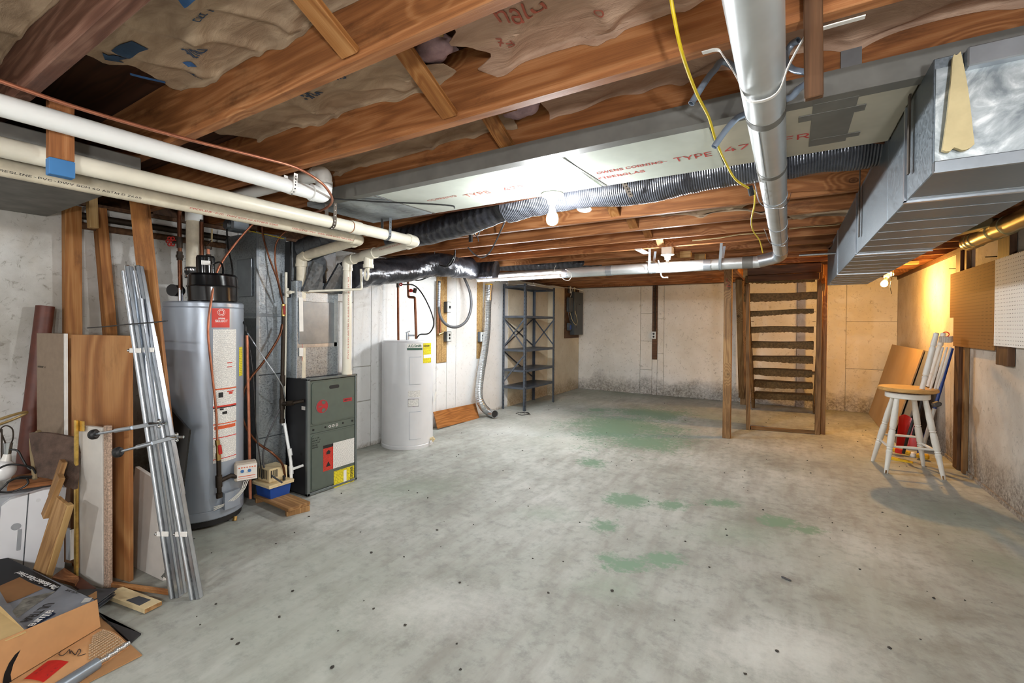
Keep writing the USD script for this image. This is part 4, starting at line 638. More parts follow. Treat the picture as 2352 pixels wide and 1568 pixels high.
# supply pipes with their valves
t = thing("water_pipe", "copper water pipe with a red wheel valve beside the grey heater's flue", "pipe", (-3.173, 1.3, 1.697))
PA = V(*(-3.157, 1.3, 1.346)); PA2 = V(*(-3.196, 1.3, 1.911)); x0, y0 = PA[0], PA[1]; zt_ = float(PA2[2])
obj("copper_pipe", tube(corner([(x0, y0, PA[2]), (x0 - .02, y0, zt_), (x0 + .22, y0 + .14, zt_ - .02)], .03), .0115, 14), "old_copper", t)
zc = lambda py: float(PA[2]) + (692 - py) / (692 - 480.0) * (zt_ - float(PA[2]))
obj("bright_length", tube([(x0 - .006, y0, zc(640)), (x0 - .012, y0, zc(600))], .0118, 14), "copper", t); obj("nipple", tube([(x0, y0, zc(692)), (x0 - .004, y0, zc(662))], .0125, 14), "chrome", t)
obj("union", cat(tube([(x0 - .012, y0, zc(598)), (x0 - .013, y0, zc(578))], .0165, 8), tube([(x0 - .012, y0, zc(592)), (x0 - .012, y0, zc(586))], .0215, 8)), "iron_pipe", t)
obj("valve_body", cat(tube([(x0 - .013, y0, zc(570)), (x0 - .015, y0, zc(545))], .0155, 12), tube([(x0 - .014, y0, zc(557)), (x0 - .05, y0 - .02, zc(557))], .008, 10)), "iron_pipe", t)
wc = V(*(-3.232, 1.28, 1.714)); ww = frame(wc, (.8, .5, 0), (0, 0, 1))
obj("wheel_handle", tf(cat([tube([(.021 * math.cos(k * 1.047) + .0095 * math.cos(p), .021 * math.sin(k * 1.047) + .0095 * math.sin(p), 0) for p in np.linspace(0, 2 * np.pi, 11)], .0035, 6) for k in range(6)] + [tube([(0, 0, -.004), (0, 0, .006)], .006, 8)]), ww), "valve_red", t)
t = thing("water_pipe", "dark copper pipe with a black lever valve just right of the grey heater's flue", "pipe", (-3.235, 1.45, 1.725))
obj("copper_pipe", tube([(-3.235, 1.45, 1.619), (-3.235, 1.45, 1.865)], .0115, 14), "old_copper", t); obj("iron_length", tube([(-3.24, 1.452, 1.726), (-3.245, 1.452, 1.881)], .0125, 14), "iron_pipe", t)
obj("relief_pipe", tube([(-3.038, 1.4, 1.599), (-3.043, 1.4, 1.687)], .009, 14), "copper", t); obj("relief_valve", cat(tube([(-3.043, 1.4, 1.669), (-3.043, 1.4, 1.685)], .020, 10), tube([(-3.038, 1.4, 1.636), (-3.038, 1.4, 1.62)], .015, 8)), "iron_pipe", t); obj("relief_lever", cat(bar((-3.042, 1.39, 1.694), (-2.985, 1.39, 1.715), .007, .003)), "chrome", t, smooth=False)
obj("hanging_tag", bar((-3.21, 1.5, 1.827), (-3.215, 1.5, 1.743), .02, .002, (1, 0, 0)), "pump_cream", label="brown paper tag hanging by the lever valve", cat="tag", smooth=False)
# black service pipes hugging the wall head
for y0_, y1_, z_, lab, m in ((.90, 2.30, 1.832, "black iron pipe along the head of the left wall, upper one", "iron_pipe"), (.88, 1.95, 1.775, "rusty iron pipe along the head of the left wall, lower one", "dark_board")): obj("iron_pipe", tube([(-3.50, y0_, z_), (-3.50, y1_, z_)], .02, 14), m, label=lab, cat="pipe")
obj("gas_meter_box", cat(box(-3.30, -3.20, 1.62, 1.74, 1.845, 1.92, .012), tube([(-3.25, 1.60, 1.88), (-3.25, 1.64, 1.88)], .03, 16)), "galv_flat", label="small grey junction box hung over the return duct", cat="junction box")
obj("yellow_wire", tube([(-3.765, 1.72, 1.984), (-2.83, 1.72, 1.774), (-2.772, 1.72, 1.761)], .003, 6), "yellow_cord", label="thin yellow wire strung over the return duct", cat="wire")
# ---- return air duct
RX, RY = -3.087, 1.722
t = thing("return_duct", "tall galvanized return air duct standing between heater and furnace", "duct", (-3.3, 1.82, 0))
zs = [0.0, .425, .86, 1.27, 1.84]
for k, (a, b) in enumerate(zip(zs, zs[1:])): obj("duct_section", box(-3.50, RX, RY, 1.935, a + .002, b - .001, .003), "galvanized" if k != 9 else "dark_galvanized", t, smooth=False)
obj("cleat", cat(box(-3.50, RX + .004, RY - .004, 1.935, 1.262, 1.284, .001), box(RX, RX + .005, RY - .005, RY + .012, 0, 1.84)), "galv_flat", t, smooth=False)
obj("side_face", box(-3.49, RX - .004, RY - .003, RY, .01, 1.25), "dark_galvanized", t, smooth=False); obj("side_door", box(-3.32, -3.13, RY - .012, RY - .003, 1.40, 1.66, .003), "galv_flat", t, smooth=False)  # darker sheet puts the shade on this side into the metal colour
obj("rust_streak", cat(tube(smooth([(RX + .001, 1.80, 1.62), (RX + .001, 1.785, 1.4), (RX + .001, 1.80, 1.1), (RX + .001, 1.79, .9)], 5), .002, 5)), "galv_flat", t)

# ---- furnace
FX, FY0, FY1, FZ = -2.86, 1.95, 2.372, .828
t = thing("furnace", "green-grey gas furnace cabinet with a red round badge and labels", "furnace", (-3.15, 2.16, 0))
obj("cabinet", box(-3.50, FX - .018, FY0, FY1, .012, FZ, .003), "furnace_dark", t, smooth=False); obj("plinth", box(-3.49, FX - .03, FY0 + .01, FY1 - .01, 0, .012), "matt_black", t, smooth=False)
obj("front_trim", cat(box(FX - .02, FX + .004, FY0 - .002, FY0 + .020, .006, FZ, .002), box(FX - .02, FX + .004, FY1 - .013, FY1 + .002, .006, FZ, .002), box(FX - .02, FX + .004, FY0 - .002, FY1 + .002, .006, .024, .002), box(FX - .02, FX + .004, FY0 - .002, FY1 + .002, FZ - .012, FZ + .003, .002)), "furnace_trim", t, smooth=False)
def door(y0, y1, z0, z1, name):
    M = frame((FX - .016, y0, z0), (0, 1, 0), (0, 0, 1)); o = obj(name, cat(prism(sg.box(0, 0, y1 - y0, z1 - z0), M, .012), prism(rrect(y1 - y0 - .024, z1 - z0 - .022, .018), frame((FX - .005, y0 + .012, z0 + .011), (0, 1, 0), (0, 0, 1)), .007)), "furnace_green", t, smooth=False); return o
zmid = .472
du, dl = door(FY0 + .022, FY1 - .016, zmid + .02, FZ - .018, "upper_door"), door(FY0 + .022, FY1 - .016, .027, zmid - .035, "lower_door")
obj("control_strip", box(FX - .016, FX - .006, FY0 + .022, FY1 - .016, zmid - .033, zmid + .018), "furnace_green", t, smooth=False)
F = lambda y, z: frame((FX + .0025, y, z), (0, 1, 0), (0, 0, 1))
obj("hand_slot", prism(rrect(.085, .026, .012), F(float((-2.86, 2.124, 0.756)[1]), float((-2.86, 2.124, 0.74)[2])), .0008), "matt_black", du, smooth=False)
gy, gz = float((-2.86, 2.065, 0.622)[1]), float((-2.86, 2.065, 0.622)[2])
obj("badge", lathe([(0, 0), (.049, 0), (.049, .0015), (0, .0015)], (FX + .002, gy, gz), (1, 0, 0), n=36), "furnace_label_red", du, label="round red badge"); obj("badge_rim", lathe([(.0475, 0), (.0505, 0), (.0505, .0022), (.0475, .0022)], (FX + .002, gy, gz), (1, 0, 0), n=36), "furnace_trim", du)
obj("badge_mark", cat(prism(sg.Point(.012, .03).buffer(.016).intersection(sg.Point(0, 0).buffer(.042)), frame((FX + .0036, gy, gz), (0, 1, 0), (0, 0, 1)), .0006), prism(sg.Point(.012, -.03).buffer(.016).intersection(sg.Point(0, 0).buffer(.042)), frame((FX + .0036, gy, gz), (0, 1, 0), (0, 0, 1)), .0006), prism(sg.box(-.03, -.004, -.004, .004), frame((FX + .0036, gy, gz), (0, 1, 0), (0, 0, 1)), .0006)), "furnace_green", du, smooth=False)
ny, nz_ = float((-2.86, 2.246, 0.631)[1]), float((-2.86, 2.246, 0.627)[2])
obj("name_plate", box(FX + .002, FX + .0035, ny, ny + .078, nz_, nz_ + .026), "furnace_label_red", du, smooth=False); obj("lettering", tf(scrawl(7, .010, 4), frame((FX + .0036, ny + .010, nz_ + .008), (0, 1, 0), (0, 0, 1))), "furnace_dark", du, smooth=False)
for px in (754.7, 762.4, 770): pass
for k in range(3): obj("indicator", lathe([(0, 0), (.0105, 0), (.0105, .001), (0, .001)], (FX - .005, FY0 + .185 + k * .030, zmid - .008), (1, 0, 0), n=16), "label_white", t); obj("indicator_mark", lathe([(.003, 0), (.007, 0), (.007, .0014), (.003, .0014)], (FX - .005, FY0 + .185 + k * .030, zmid - .008), (1, 0, 0), n=12), "matt_black", t)
for dy in (.05, .148, .30, .385): obj("knob", lathe([(0, 0), (.007, 0), (.007, .004), (0, .004)], (FX - .006, FY0 + dy, zmid - .006 + (dy - .2) * .02), (1, 0, 0), n=14), "matt_black", t)
ly = lambda px: float({742: (-2.86, 2.075, 0.251), 764: (-2.86, 2.158, 0.231), 813: (-2.86, 2.348, 0.184), 766: (-2.86, 2.165, 0.229), 717: (-2.86, 1.987, 0.381)}[px][1])
def label(y0, y1, z0, z1, m, par, name="notice_label", off=0.0): return obj(name, box(FX + .002 + off, FX + .003 + off, y0, y1, z0, z1), m, par, smooth=False)
za, zb = float((-2.86, 2.156, 0.147)[2]), float((-2.86, 2.156, 0.335)[2])
label(ly(742), ly(764), za, zb, "print_red", dl); label(ly(742), ly(764), zb - .022, zb, "matt_black", dl, "label_head", .0006); label(ly(764) + .001, ly(813), za, zb + .002, "print_white", dl)
ey0, ey1, ez0, ez1 = ly(766), ly(813), float((-2.86, 2.257, -0.002)[2]), float((-2.86, 2.256, 0.124)[2])
label(ey0, ey1, ez0, ez1, "print_yellow", dl, "energy_label"); obj("lettering", text("ENERGUIDE", .026, frame((FX + .0033, ey1 - .036, ez1 - .008), (0, 0, -1), (0, 1, 0)), .0004, bold=True, w=(ez1 - ez0) * .9), "black_ink", dl, smooth=False); label(ey0 + .085, ey0 + .112, ez0 + .015, ez1 - .015, "label_white", dl, "label_window", .0006)
obj("warning_mark", prism([(0, 0), (.04, 0), (.02, .036)], frame((FX + .0032, ly(742) + .022, za + .03), (0, 1, 0), (0, 0, 1)), .0005), "matt_black", dl, smooth=False); obj("warning_mark", prism([(0, 0), (.03, 0), (.034, .02), (.016, .03), (0, .018)], frame((FX + .0032, ly(742) + .026, zb - .07), (0, 1, 0), (0, 0, 1)), .0005), "matt_black", dl, smooth=False)
for k, c in enumerate((8, 10, 9, 7, 7)): obj("handwriting", tf(scrawl(c, .008, k), frame((FX + .0028, ly(717), float((-2.86, 1.987, 0.399)[2]) - k * .0165), (0, 1, 0), (0, 0, 1))), "black_ink", dl, smooth=False)
for y_, z_ in ((-3.0, 0),): pass
obj("side_hole", cat([lathe([(0, 0), (.012, 0), (.012, .002), (0, .002)], (-2.93, FY0, z), (0, -1, 0), n=14) for z in (.295, .225)]), "matt_black", t); obj("side_tag", box(-2.925, -2.885, FY0 - .002, FY0, .61, .635), "label_white", t, smooth=False)
# ---- plenum over the furnace
t = thing("plenum", "spangled metal plenum box on top of the furnace with angled take-offs", "duct", (-3.2, 2.12, FZ))
px0 = -2.955
obj("plenum_box", box(-3.48, px0, 1.93, 2.275, FZ, 1.52, .003), "galvanized", t, smooth=False)
obj("access_panel", box(px0, px0 + .006, 1.945, 2.235, 1.07, 1.375, .002), "galv_flat", t, smooth=False); obj("foil_tape", cat(box(px0 + .001, px0 + .004, 1.93, 2.26, 1.045, 1.075), box(px0 + .001, px0 + .004, 2.235, 2.265, 1.04, 1.40), box(px0 + .001, px0 + .0045, 1.935, 2.0, 1.38, 1.395)), "foil_flex", t, smooth=False)
obj("tape_patch", cat(bar((px0 + .008, 1.955, 1.40), (px0 + .008, 1.96, 1.16), .03, .004, (0, 1, .2)), box(px0 + .004, px0 + .008, 1.945, 1.975, .985, 1.045)), "white_paint", t, smooth=False)
obj("takeoff", prism([(0, 0), (.16, 0), (.125, .20), (.05, .22)], frame((px0 + .004, 1.96, 1.45), (0, 1, 0), (.25, 0, .97)), .02), "dark_galvanized", t, smooth=False); obj("takeoff", prism([(0, 0), (.17, 0), (.20, .16), (.10, .23)], frame((px0 + .004, 2.12, 1.45), (0, 1, 0), (.25, 0, .97)), .02), "dark_galvanized", t, smooth=False)
obj("upper_box", box(-3.48, -3.02, 1.935, 2.30, 1.52, 1.80, .004), "dark_galvanized", t, smooth=False)
obj("collar", cat(tube([(-2.999, 2.02, 1.746), (-2.712, 2.06, 1.811)], .085, 26), [tube([V(*(-2.999, 2.02, 1.746)) * (1 - s) + V(*(-2.712, 2.06, 1.811)) * s, V(*(-2.999, 2.02, 1.746)) * (1 - s - .06) + V(*(-2.712, 2.06, 1.811)) * (s + .06)], .088, 26) for s in (.2, .75)]), "dark_galvanized", t)
obj("black_riser", box(-3.10, -3.03, 1.925, 1.965, 1.40, 1.80), "matt_black", t, smooth=False)
# ---- condensate plumbing
t = thing("condensate_pipe", "thin white drain pipe with a looped trap between the furnace pipes", "pipe", (-2.7, 2.2, 1.4))
T0 = V(-2.65, 2.30, 1.635); T1 = V(*(-2.712, 2.3, 1.667)); ring_c = V(*(-2.652, 2.285, 1.581))
obj("drop", tube([T0, (T0[0], 2.3, ring_c[2] + .03)], .0085, 12), "pvc", t)
obj("trap_loop", tube([ring_c + V(.024 * math.cos(p) * .8, 0, .040 * math.sin(p)) for p in np.linspace(0, 2 * np.pi, 25)], .0085, 12), "pvc", t)
obj("drain_run", tube(corner([V(*(-2.719, 2.29, 1.624)), V(*(-2.709, 2.29, 1.475)), V(*(-2.953, 1.99, 1.446)), V(*(-3.009, 1.9, 1.436))], .015), .0085, 12), "pvc", t)
obj("tee", cat(tube([(-3.025, 1.9, 1.464), (-3.024, 1.9, 1.403)], .014, 14), tube([(-3.025, 1.9, 1.433), (-2.994, 1.91, 1.436)], .013, 14)), "pvc", t)
obj("standpipe", tube([(-3.035, 1.9, 1.578), (-3.039, 1.9, 1.163), (-3.053, 1.9, 0.652), (-3.063, 1.9, 0.527)], .0095, 12), "pvc", t)
obj("lower_drain", tube(corner([(-3.063, 1.9, 0.542), (-3.047, 1.9, 0.497), (-2.979, 1.89, 0.324), (-2.943, 1.88, 0.256), (-2.922, 1.87, 0.141)], .01), .0105, 12), "pvc_white", t)
obj("fitting", cat(tube([(-3.063, 1.9, 0.536), (-3.058, 1.9, 0.493)], .014, 14), tube([(-2.974, 1.89, 0.34), (-2.964, 1.89, 0.293)], .0145, 14), tube([(-2.943, 1.88, 0.226), (-2.937, 1.88, 0.172)], .015, 14), tube([(-2.938, 1.88, 0.202), (-2.889, 1.94, 0.225)], .0095, 12)), "pvc_white", t)
t = thing("gas_pipe", "black iron gas pipe with tee and drip leg beside the furnace", "pipe", (-2.994, 1.86, 0.679))
obj("riser", tube([(-3.001, 1.86, 1.279), (-3.015, 1.86, 0.737), (-3.014, 1.86, 0.539)], .0125, 14), "iron_pipe", t)
obj("fitting", tube([(-3.01, 1.86, 0.854), (-3.01, 1.86, 0.781)], .0165, 12), "iron_pipe", t)
obj("fitting", tube([(-3.015, 1.86, 0.692), (-3.014, 1.86, 0.616)], .018, 12), "iron_pipe", t)
obj("fitting", tube([(-3.014, 1.86, 0.549), (-3.014, 1.86, 0.521)], .0165, 12), "iron_pipe", t)
obj("fitting", tube([(-3.015, 1.86, 0.652), (-2.959, 1.87, 0.662)], .016, 12), "iron_pipe", t)
obj("fitting", tube([(-2.959, 1.87, 0.662), (-2.93, 1.89, 0.665)], .018, 8), "iron_pipe", t)
obj("fitting", tube([(-2.94, 1.89, 0.664), (-2.893, 1.945, 0.676)], .0115, 12), "iron_pipe", t)
obj("valve_handle", bar((-2.98, 1.85, 1.339), (-2.975, 1.85, 1.278), .022, .008, (1, 0, 0), .003), "valve_red", t, smooth=False); obj("valve_body", tube([(-3.001, 1.86, 1.351), (-3.001, 1.86, 1.267)], .014, 10), "brass", t)
obj("copper_line", tube(smooth([(-2.919, 1.66, 1.899), (-2.957, 1.69, 1.796), (-2.938, 1.72, 1.655), (-2.947, 1.78, 1.517), (-2.979, 1.83, 1.404), (-3.001, 1.86, 1.345)], 8), .006, 8), "old_copper", label="thin brown tube falling from the pipes to the red valve, left one of the pair", cat="tube")
obj("copper_line", tube(smooth([(-2.822, 1.9, 1.913), (-2.916, 1.85, 1.864), (-2.981, 1.8, 1.772), (-3.001, 1.8, 1.641), (-3.01, 1.83, 1.495), (-3.004, 1.855, 1.375)], 8), .006, 8), "old_copper", label="thin brown tube curving from the plenum to the red valve, right one of the pair", cat="tube")
obj("drain_hose", tube(smooth([(-2.984, 1.84, 1.209), (-2.959, 1.8, 1.12), (-2.962, 1.7, 0.964), (-2.975, 1.6, 0.829), (-3.008, 1.585, 0.687), (-3.005, 1.6, 0.558), (-3.007, 1.68, 0.427), (-2.932, 1.74, 0.352), (-2.916, 1.8, 0.266), (-2.937, 1.835, 0.164)], 8), .0075, 10), "old_copper", label="looping tan drain hose between the grey heater and the condensate pump", cat="hose")
obj("drain_hose", tube(smooth([(-3.013, 1.84, 0.619), (-3.016, 1.78, 0.494), (-3.03, 1.74, 0.366), (-3.012, 1.73, 0.253), (-2.932, 1.74, 0.2), (-2.851, 1.76, 0.163)], 8), .006, 10), "grey_cable", label="thin grey hose hanging from the gas pipe down to the condensate pump", cat="hose")
obj("metal_rod", tube([(-3.008, 1.62, 1.151), (-2.922, 1.66, 1.019), (-2.876, 1.72, 0.895), (-2.908, 1.8, 0.789), (-2.979, 1.86, 0.695)], .004, 8), "zinc", label="thin metal flex tube slanting across the return duct", cat="tube")
obj("copper_riser", tube([(-2.981, 1.6, 1.138), (-2.959, 1.6, 0.662), (-2.938, 1.6, 0.09)], .009, 12), "copper", label="upright copper pipe in the gap between grey heater and return duct", cat="pipe")
obj("black_cable", tube(smooth([(-3.274, 1.62, 1.992), (-3.217, 1.6, 1.747), (-3.116, 1.58, 1.564), (-3.098, 1.56, 1.391), (-3.019, 1.56, 1.272), (-2.95, 1.57, 1.208), (-2.94, 1.57, 1.167)], 8), .0055, 8), "black_cable", label="black cable draped behind the grey heater's cap", cat="cable")
obj("black_cable", tube(smooth([(-3.042, 1.63, 1.165), (-2.987, 1.64, 0.909), (-2.964, 1.65, 0.54), (-2.93, 1.66, 0.314), (-2.945, 1.68, 0.192)], 8), .004, 8), "black_cable", label="black cable running down the corner of the return duct", cat="cable")
# ---- condensate pump on its plank
PC = V(*(-2.994, 1.823, 0.075)); M = frame((PC[0], PC[1], .075), (.30, .954, 0), (-.954, .30, 0))
P_ = (-3.011, 1.834, 0.12)
bx0, bx1, by0, by1 = -3.07, -2.90, 1.70, 1.86
t = thing("condensate_pump", "small condensate pump with a blue tank and cream lid", "pump", (-2.985, 1.78, .055))
pr = frame((-2.985, 1.78, .055), (1, 0, 0), (0, 1, 0))
obj("tank", cat(tf(trimesh.convex.convex_hull(np.array([(sx * (.088 if z else .080), sy * (.074 if z else .066), z) for sx in (-1, 1) for sy in (-1, 1) for z in (0, .085)])), pr)), "pump_blue", t, smooth=False)
obj("lid", tf(cat(box(-.102, .102, -.088, .088, .085, .098, .003), box(-.10, .10, -.086, .086, .076, .086)), pr), "pump_cream", t, smooth=False)
obj("motor_cover", tf(cat(box(-.085, .055, -.06, .07, .098, .19, .006)), pr), "pump_cream", t, smooth=False)
obj("vent_slots", tf(cat([box(-.06 + k * .016, -.055 + k * .016, -.062, -.059, .12, .18) for k in range(6)]), pr), "matt_black", t, smooth=False); obj("vent_slots", tf(cat([box(.054, .057, -.05 + k * .013, -.045 + k * .013, .13, .18) for k in range(4)]), pr), "matt_black", t, smooth=False); obj("spigot", tf(tube([(.075, .03, .098), (.075, .03, .13)], .009, 10), pr), "matt_black", t)
t = thing("plank_stand", "low wooden plank step under the condensate pump", "plank", (-2.85, 1.8, 0))
pa, pb = V(*(-2.917, 1.676, 0.055)), V(*(-2.578, 1.711, 0.055)); pa = V(-3.08, 1.775, .045); pb = V(*(-2.657, 1.757, 0.055)); pb[2] = .045
wood("plank", pa, pb, .15, .02, "scrap_wood", t, yh=(0, 1, 0)); u_ = unit(pb - pa); wood("leg", pb - u_ * .02 + V(0, 0, -.01), pb - u_ * .02 + V(0, 0, -.045), .14, .035, "scrap_wood", t, yh=(.3, .95, 0)); wood("leg", pa + u_ * .03 + V(0, 0, -.01), pa + u_ * .03 + V(0, 0, -.045), .14, .035, "scrap_wood", t, yh=(.3, .95, 0))

# ---- white electric water heater
wc_, WR = (-3.31, 3.385), .255
t = thing("water_heater", "white electric water heater tank with two oblong access covers", "water heater", (*wc_, 0))
obj("tank", lathe([(0, .0), (WR + .002, .0), (WR + .004, .03), (WR - .004, .036), (WR, .045), (WR, 1.038), (WR - .01, 1.052), (0, 1.052)], (*wc_, 0), n=64), "heater_white", t)
Wc = lambda px, py: None
def wl(p0, p1, zt0, zt1, m, name, off=.0012): return obj(name, cylpatch(wc_, WR, p0[0], p1[0], zt0, zt1, off, 10), m, t)
e0, e1 = (-41.639, 0.772, 0), (-16.034, 0.767, 0)
for za_, zb_ in ((float((-30.186, 0.635, 0)[1]), float((-30.486, 0.897, 0)[1])), (float((-29.572, 0.101, 0)[1]), float((-29.874, 0.364, 0)[1]))):
    obj("access_cover", cylpatch(wc_, WR, e0[0], e1[0], za_, zb_, .008, 8), "heater_white", t, smooth=False); obj("cover_edge", cylpatch(wc_, WR, e0[0] - .6, e1[0] + .6, za_ - .004, zb_ + .004, .002, 8), "heater_top_grey", t, smooth=False)
n0, n1 = (-47.403, 0.995, 0), (-12.986, 0.993, 0); zt1_, zt0_ = float((-30.637, 1.028, 0)[1]), float((-30.564, 0.965, 0)[1])
wl(n0, n1, zt0_, zt1_, "label_white", "name_label"); wl(n0, n1, zt0_, zt0_ + .022, "label_green", "name_band", .0016); cyltext("A.O.Smith", wc_, WR, n0[0] + 2.5, zt0_ + .03, .024, "label_green", t, .13, bold=True)
y0_, y1_ = (-10.652, 0.979, 0), (17.046, 0.974, 0); wl(y0_, y1_, float((-0.168, 0.835, 0)[1]), float((-0.504, 1.03, 0)[1]), "print_yellow", "energy_label"); wl((y0_[0] + 1, 0, 0), (y1_[0] - 1, 0, 0), float((-0.251, 0.883, 0)[1]), float((-0.31, 0.917, 0)[1]), "label_white", "label_window", .0018)
cyltext("ENERGUIDE", wc_, WR, y0_[0] + 1, float((-0.445, 0.995, 0)[1]), .016, "black_ink", t, .085, bold=True)
k0, k1 = (-45.037, 0.499, 0), (-17.842, 0.491, 0); wl(k0, k1, float((-32.922, 0.509, 0)[1]), float((-32.994, 0.572, 0)[1]), "print_white", "notice_label"); wl(k0, (k1[0] - 4, 0, 0), float((-32.818, 0.416, 0)[1]), float((-32.903, 0.492, 0)[1]), "black_ink", "data_plate"); wl((k0[0] + .5, 0, 0), (k1[0] - 4.5, 0, 0), float((-32.822, 0.42, 0)[1]), float((-32.899, 0.488, 0)[1]), "print_white", "data_plate", .0018)
dv = V(*(15.055, 0.068, 0)); da = math.radians(dv[0]); do = V(wc_[0] + WR * math.cos(da), wc_[1] + WR * math.sin(da), dv[1]); dn = V(math.cos(da), math.sin(da), 0)
obj("drain_valve", cat(tube([do, do + dn * .05], .012, 12), tube([do + dn * .03 + V(0, 0, .02), do + dn * .03 + V(0, 0, -.025)], .012, 10)), "pump_cream", t)
obj("paper_tag", slab(lambda u, v: np.stack([wc_[0] + (WR + .01) * np.cos(da + .25 + .1 * u) + .02 * v, wc_[1] + (WR + .01) * np.sin(da + .25 + .1 * u) + .02 * u, .42 + .11 * v], -1), 4, 4, (.001, .001, 0)), "label_white", t)
W2 = lambda px, py, y=3.36: None
t = thing("water_pipe", "straight brown copper pipe rising from the white tank, left one", "pipe", (-3.42, 3.36, 1.056)); obj("pipe", tube([(-3.42, 3.36, 1.047), (-3.43, 3.36, 1.682)], .0115, 12), "old_copper", t); obj("valve", tube([(-3.429, 3.36, 1.593), (-3.43, 3.36, 1.66)], .016, 10), "iron_pipe", t); obj("wheel_handle", lathe([(.006, 0), (.018, 0), (.018, .006), (.006, .006)], (-3.356, 3.33, 1.619), (.4, -.9, 0), n=14), "valve_red", t)
t = thing("water_pipe", "stepped brown copper pipe rising from the white tank, right one", "pipe", (-3.179, 3.36, 1.105)); obj("pipe", tube(corner([(-3.173, 3.36, 1.07), (-3.193, 3.36, 1.484), (-3.282, 3.36, 1.49), (-3.29, 3.36, 1.684), (-3.145, 3.4, 1.694), (-3.128, 3.42, 1.739)], .02), .0125, 12), "old_copper", t); obj("valve", cat(tube([(-3.2, 3.36, 1.532), (-3.188, 3.36, 1.575)], .018, 10), tube([(-3.271, 3.36, 1.552), (-3.211, 3.36, 1.55)], .012, 10)), "iron_pipe", t); obj("wheel_handle", lathe([(.006, 0), (.018, 0), (.018, .006), (.006, .006)], (-3.208, 3.32, 1.551), (.4, -.9, 0), n=14), "valve_red", t)
obj("relief_valve", cat(tube([(-3.292, 3.36, 1.059), (-3.292, 3.36, 1.125)], .016, 12), tube([(-3.292, 3.36, 1.103), (-3.197, 3.36, 1.105)], .009, 10), bar((-3.316, 3.36, 1.129), (-3.25, 3.36, 1.148), .012, .006)), "zinc", t)
obj("black_cable", tube(smooth([(-3.405, 3.36, 1.658), (-3.342, 3.34, 1.619), (-3.154, 3.3, 1.6), (-3.021, 3.28, 1.509), (-2.927, 3.3, 1.34), (-2.893, 3.3, 1.215), (-2.953, 3.3, 1.131), (-3.065, 3.3, 1.117), (-3.105, 3.3, 1.086)], 8), .006, 8), "black_cable", label="black cable looping from above down to the white tank", cat="cable")

# ================================================================== ELECTRICS, SHELVES AND VENTS FURTHER ALONG
t = thing("flexible_conduit", "grey flexible conduit hanging in a deep loop over the white panels", "conduit", (-3.5, 4.4, 1))
obj("hose", tube(smooth([(-3.5, 4.087, 1.725), (-3.5, 4.081, 1.444), (-3.47, 4.086, 1.291), (-3.42, 4.161, 1.2), (-3.38, 4.292, 1.19), (-3.36, 4.436, 1.27), (-3.36, 4.524, 1.433), (-3.38, 4.522, 1.622), (-3.42, 4.439, 1.821)], 9), .0165, 14), "grey_cable", t)
obj("ribbed_length", cat([tube([V(*(-3.5, 4.087, 1.7)) * (1 - s) + V(*(-3.5, 4.082, 1.414)) * s, V(*(-3.5, 4.087, 1.7)) * (1 - s - .02) + V(*(-3.5, 4.082, 1.414)) * (s + .02)], .019, 12) for s in np.linspace(0, .97, 24)]), "zinc", t)
def device(name, label, px_, kind):
    x0, y0, y1, z0, z1 = px_; t = thing(name, label, kind, (x0, (y0 + y1) / 2, z0)); obj("box", box(XL + .004, x0, y0, y1, z0, z1, .006), "outlet_box", t, smooth=False); obj("cover", box(x0, x0 + .004, y0 + .004, y1 - .004, z0 + .004, z1 - .004, .002), "outlet_face", t, smooth=False); return t
t = device("wall_switch", "steel switch box on the bare stud beside the hanging conduit", (-3.49, 4.22, 4.30, 1.36, 1.49), "switch"); obj("toggle", box(-3.486, -3.47, 4.252, 4.268, 1.41, 1.44, .002), "matt_black", t, smooth=False)
def sockets(t, x, y, z): [obj("socket", lathe([(0, 0), (.014, 0), (.014, .002), (0, .002)], (x, y, z + dz), (1, 0, 0), n=16), "matt_black", t) for dz in (-.02, .02)]
t = device("wall_outlet", "steel outlet box low on the bare stud beside the hanging conduit", (-3.49, 4.22, 4.31, 1.01, 1.13), "outlet"); sockets(t, -3.486, 4.265, 1.07)
t = device("wall_outlet", "blue-grey outlet box on the stud behind the ribbed foil hose", (-3.50, 4.92, 5.02, .985, 1.12), "outlet"); sockets(t, -3.496, 4.97, 1.05)
obj("copper_pipe", tube([(-3.53, 4.097, 1.497), (-3.53, 4.104, 1.097)], .008, 10), "copper", label="short copper pipe on the bare stud, left of its twin", cat="pipe"); obj("copper_pipe", tube([(-3.53, 4.139, 1.499), (-3.53, 4.147, 1.096)], .008, 10), "copper", label="short copper pipe on the bare stud, right of its twin", cat="pipe")
obj("hose_valve", cat(tube([(-3.52, 4.1, 1.097), (-3.5, 4.155, 1.117)], .014, 10)), "brass", label="brass hose bib at the foot of the short copper pipes", cat="valve")
# outlet on the far wall
t = thing("wall_outlet", "outlet box on the dark conduit board on the far wall", "outlet", (-2.01, YB - .03, 1.04)); obj("box", box(-2.055, -1.985, YB - .05, YB - .02, .99, 1.11, .004), "outlet_box", t, smooth=False); obj("cover", box(-2.06, -1.98, YB - .055, YB - .05, .985, 1.115, .003), "outlet_face", t, smooth=False); [obj("socket", lathe([(0, 0), (.018, 0), (.018, .003), (0, .003)], (-2.02, YB - .055, 1.05 + d), (0, -1, 0), n=16), "matt_black", t) for d in (-.026, .026)]
obj("conduit_tube", tube([(-2.0, YB - .032, 1.10), (-2.0, YB - .032, 1.93)], .011, 10), "iron_pipe", label="thin brown conduit rising to the joists on the far wall's dark board", cat="conduit")
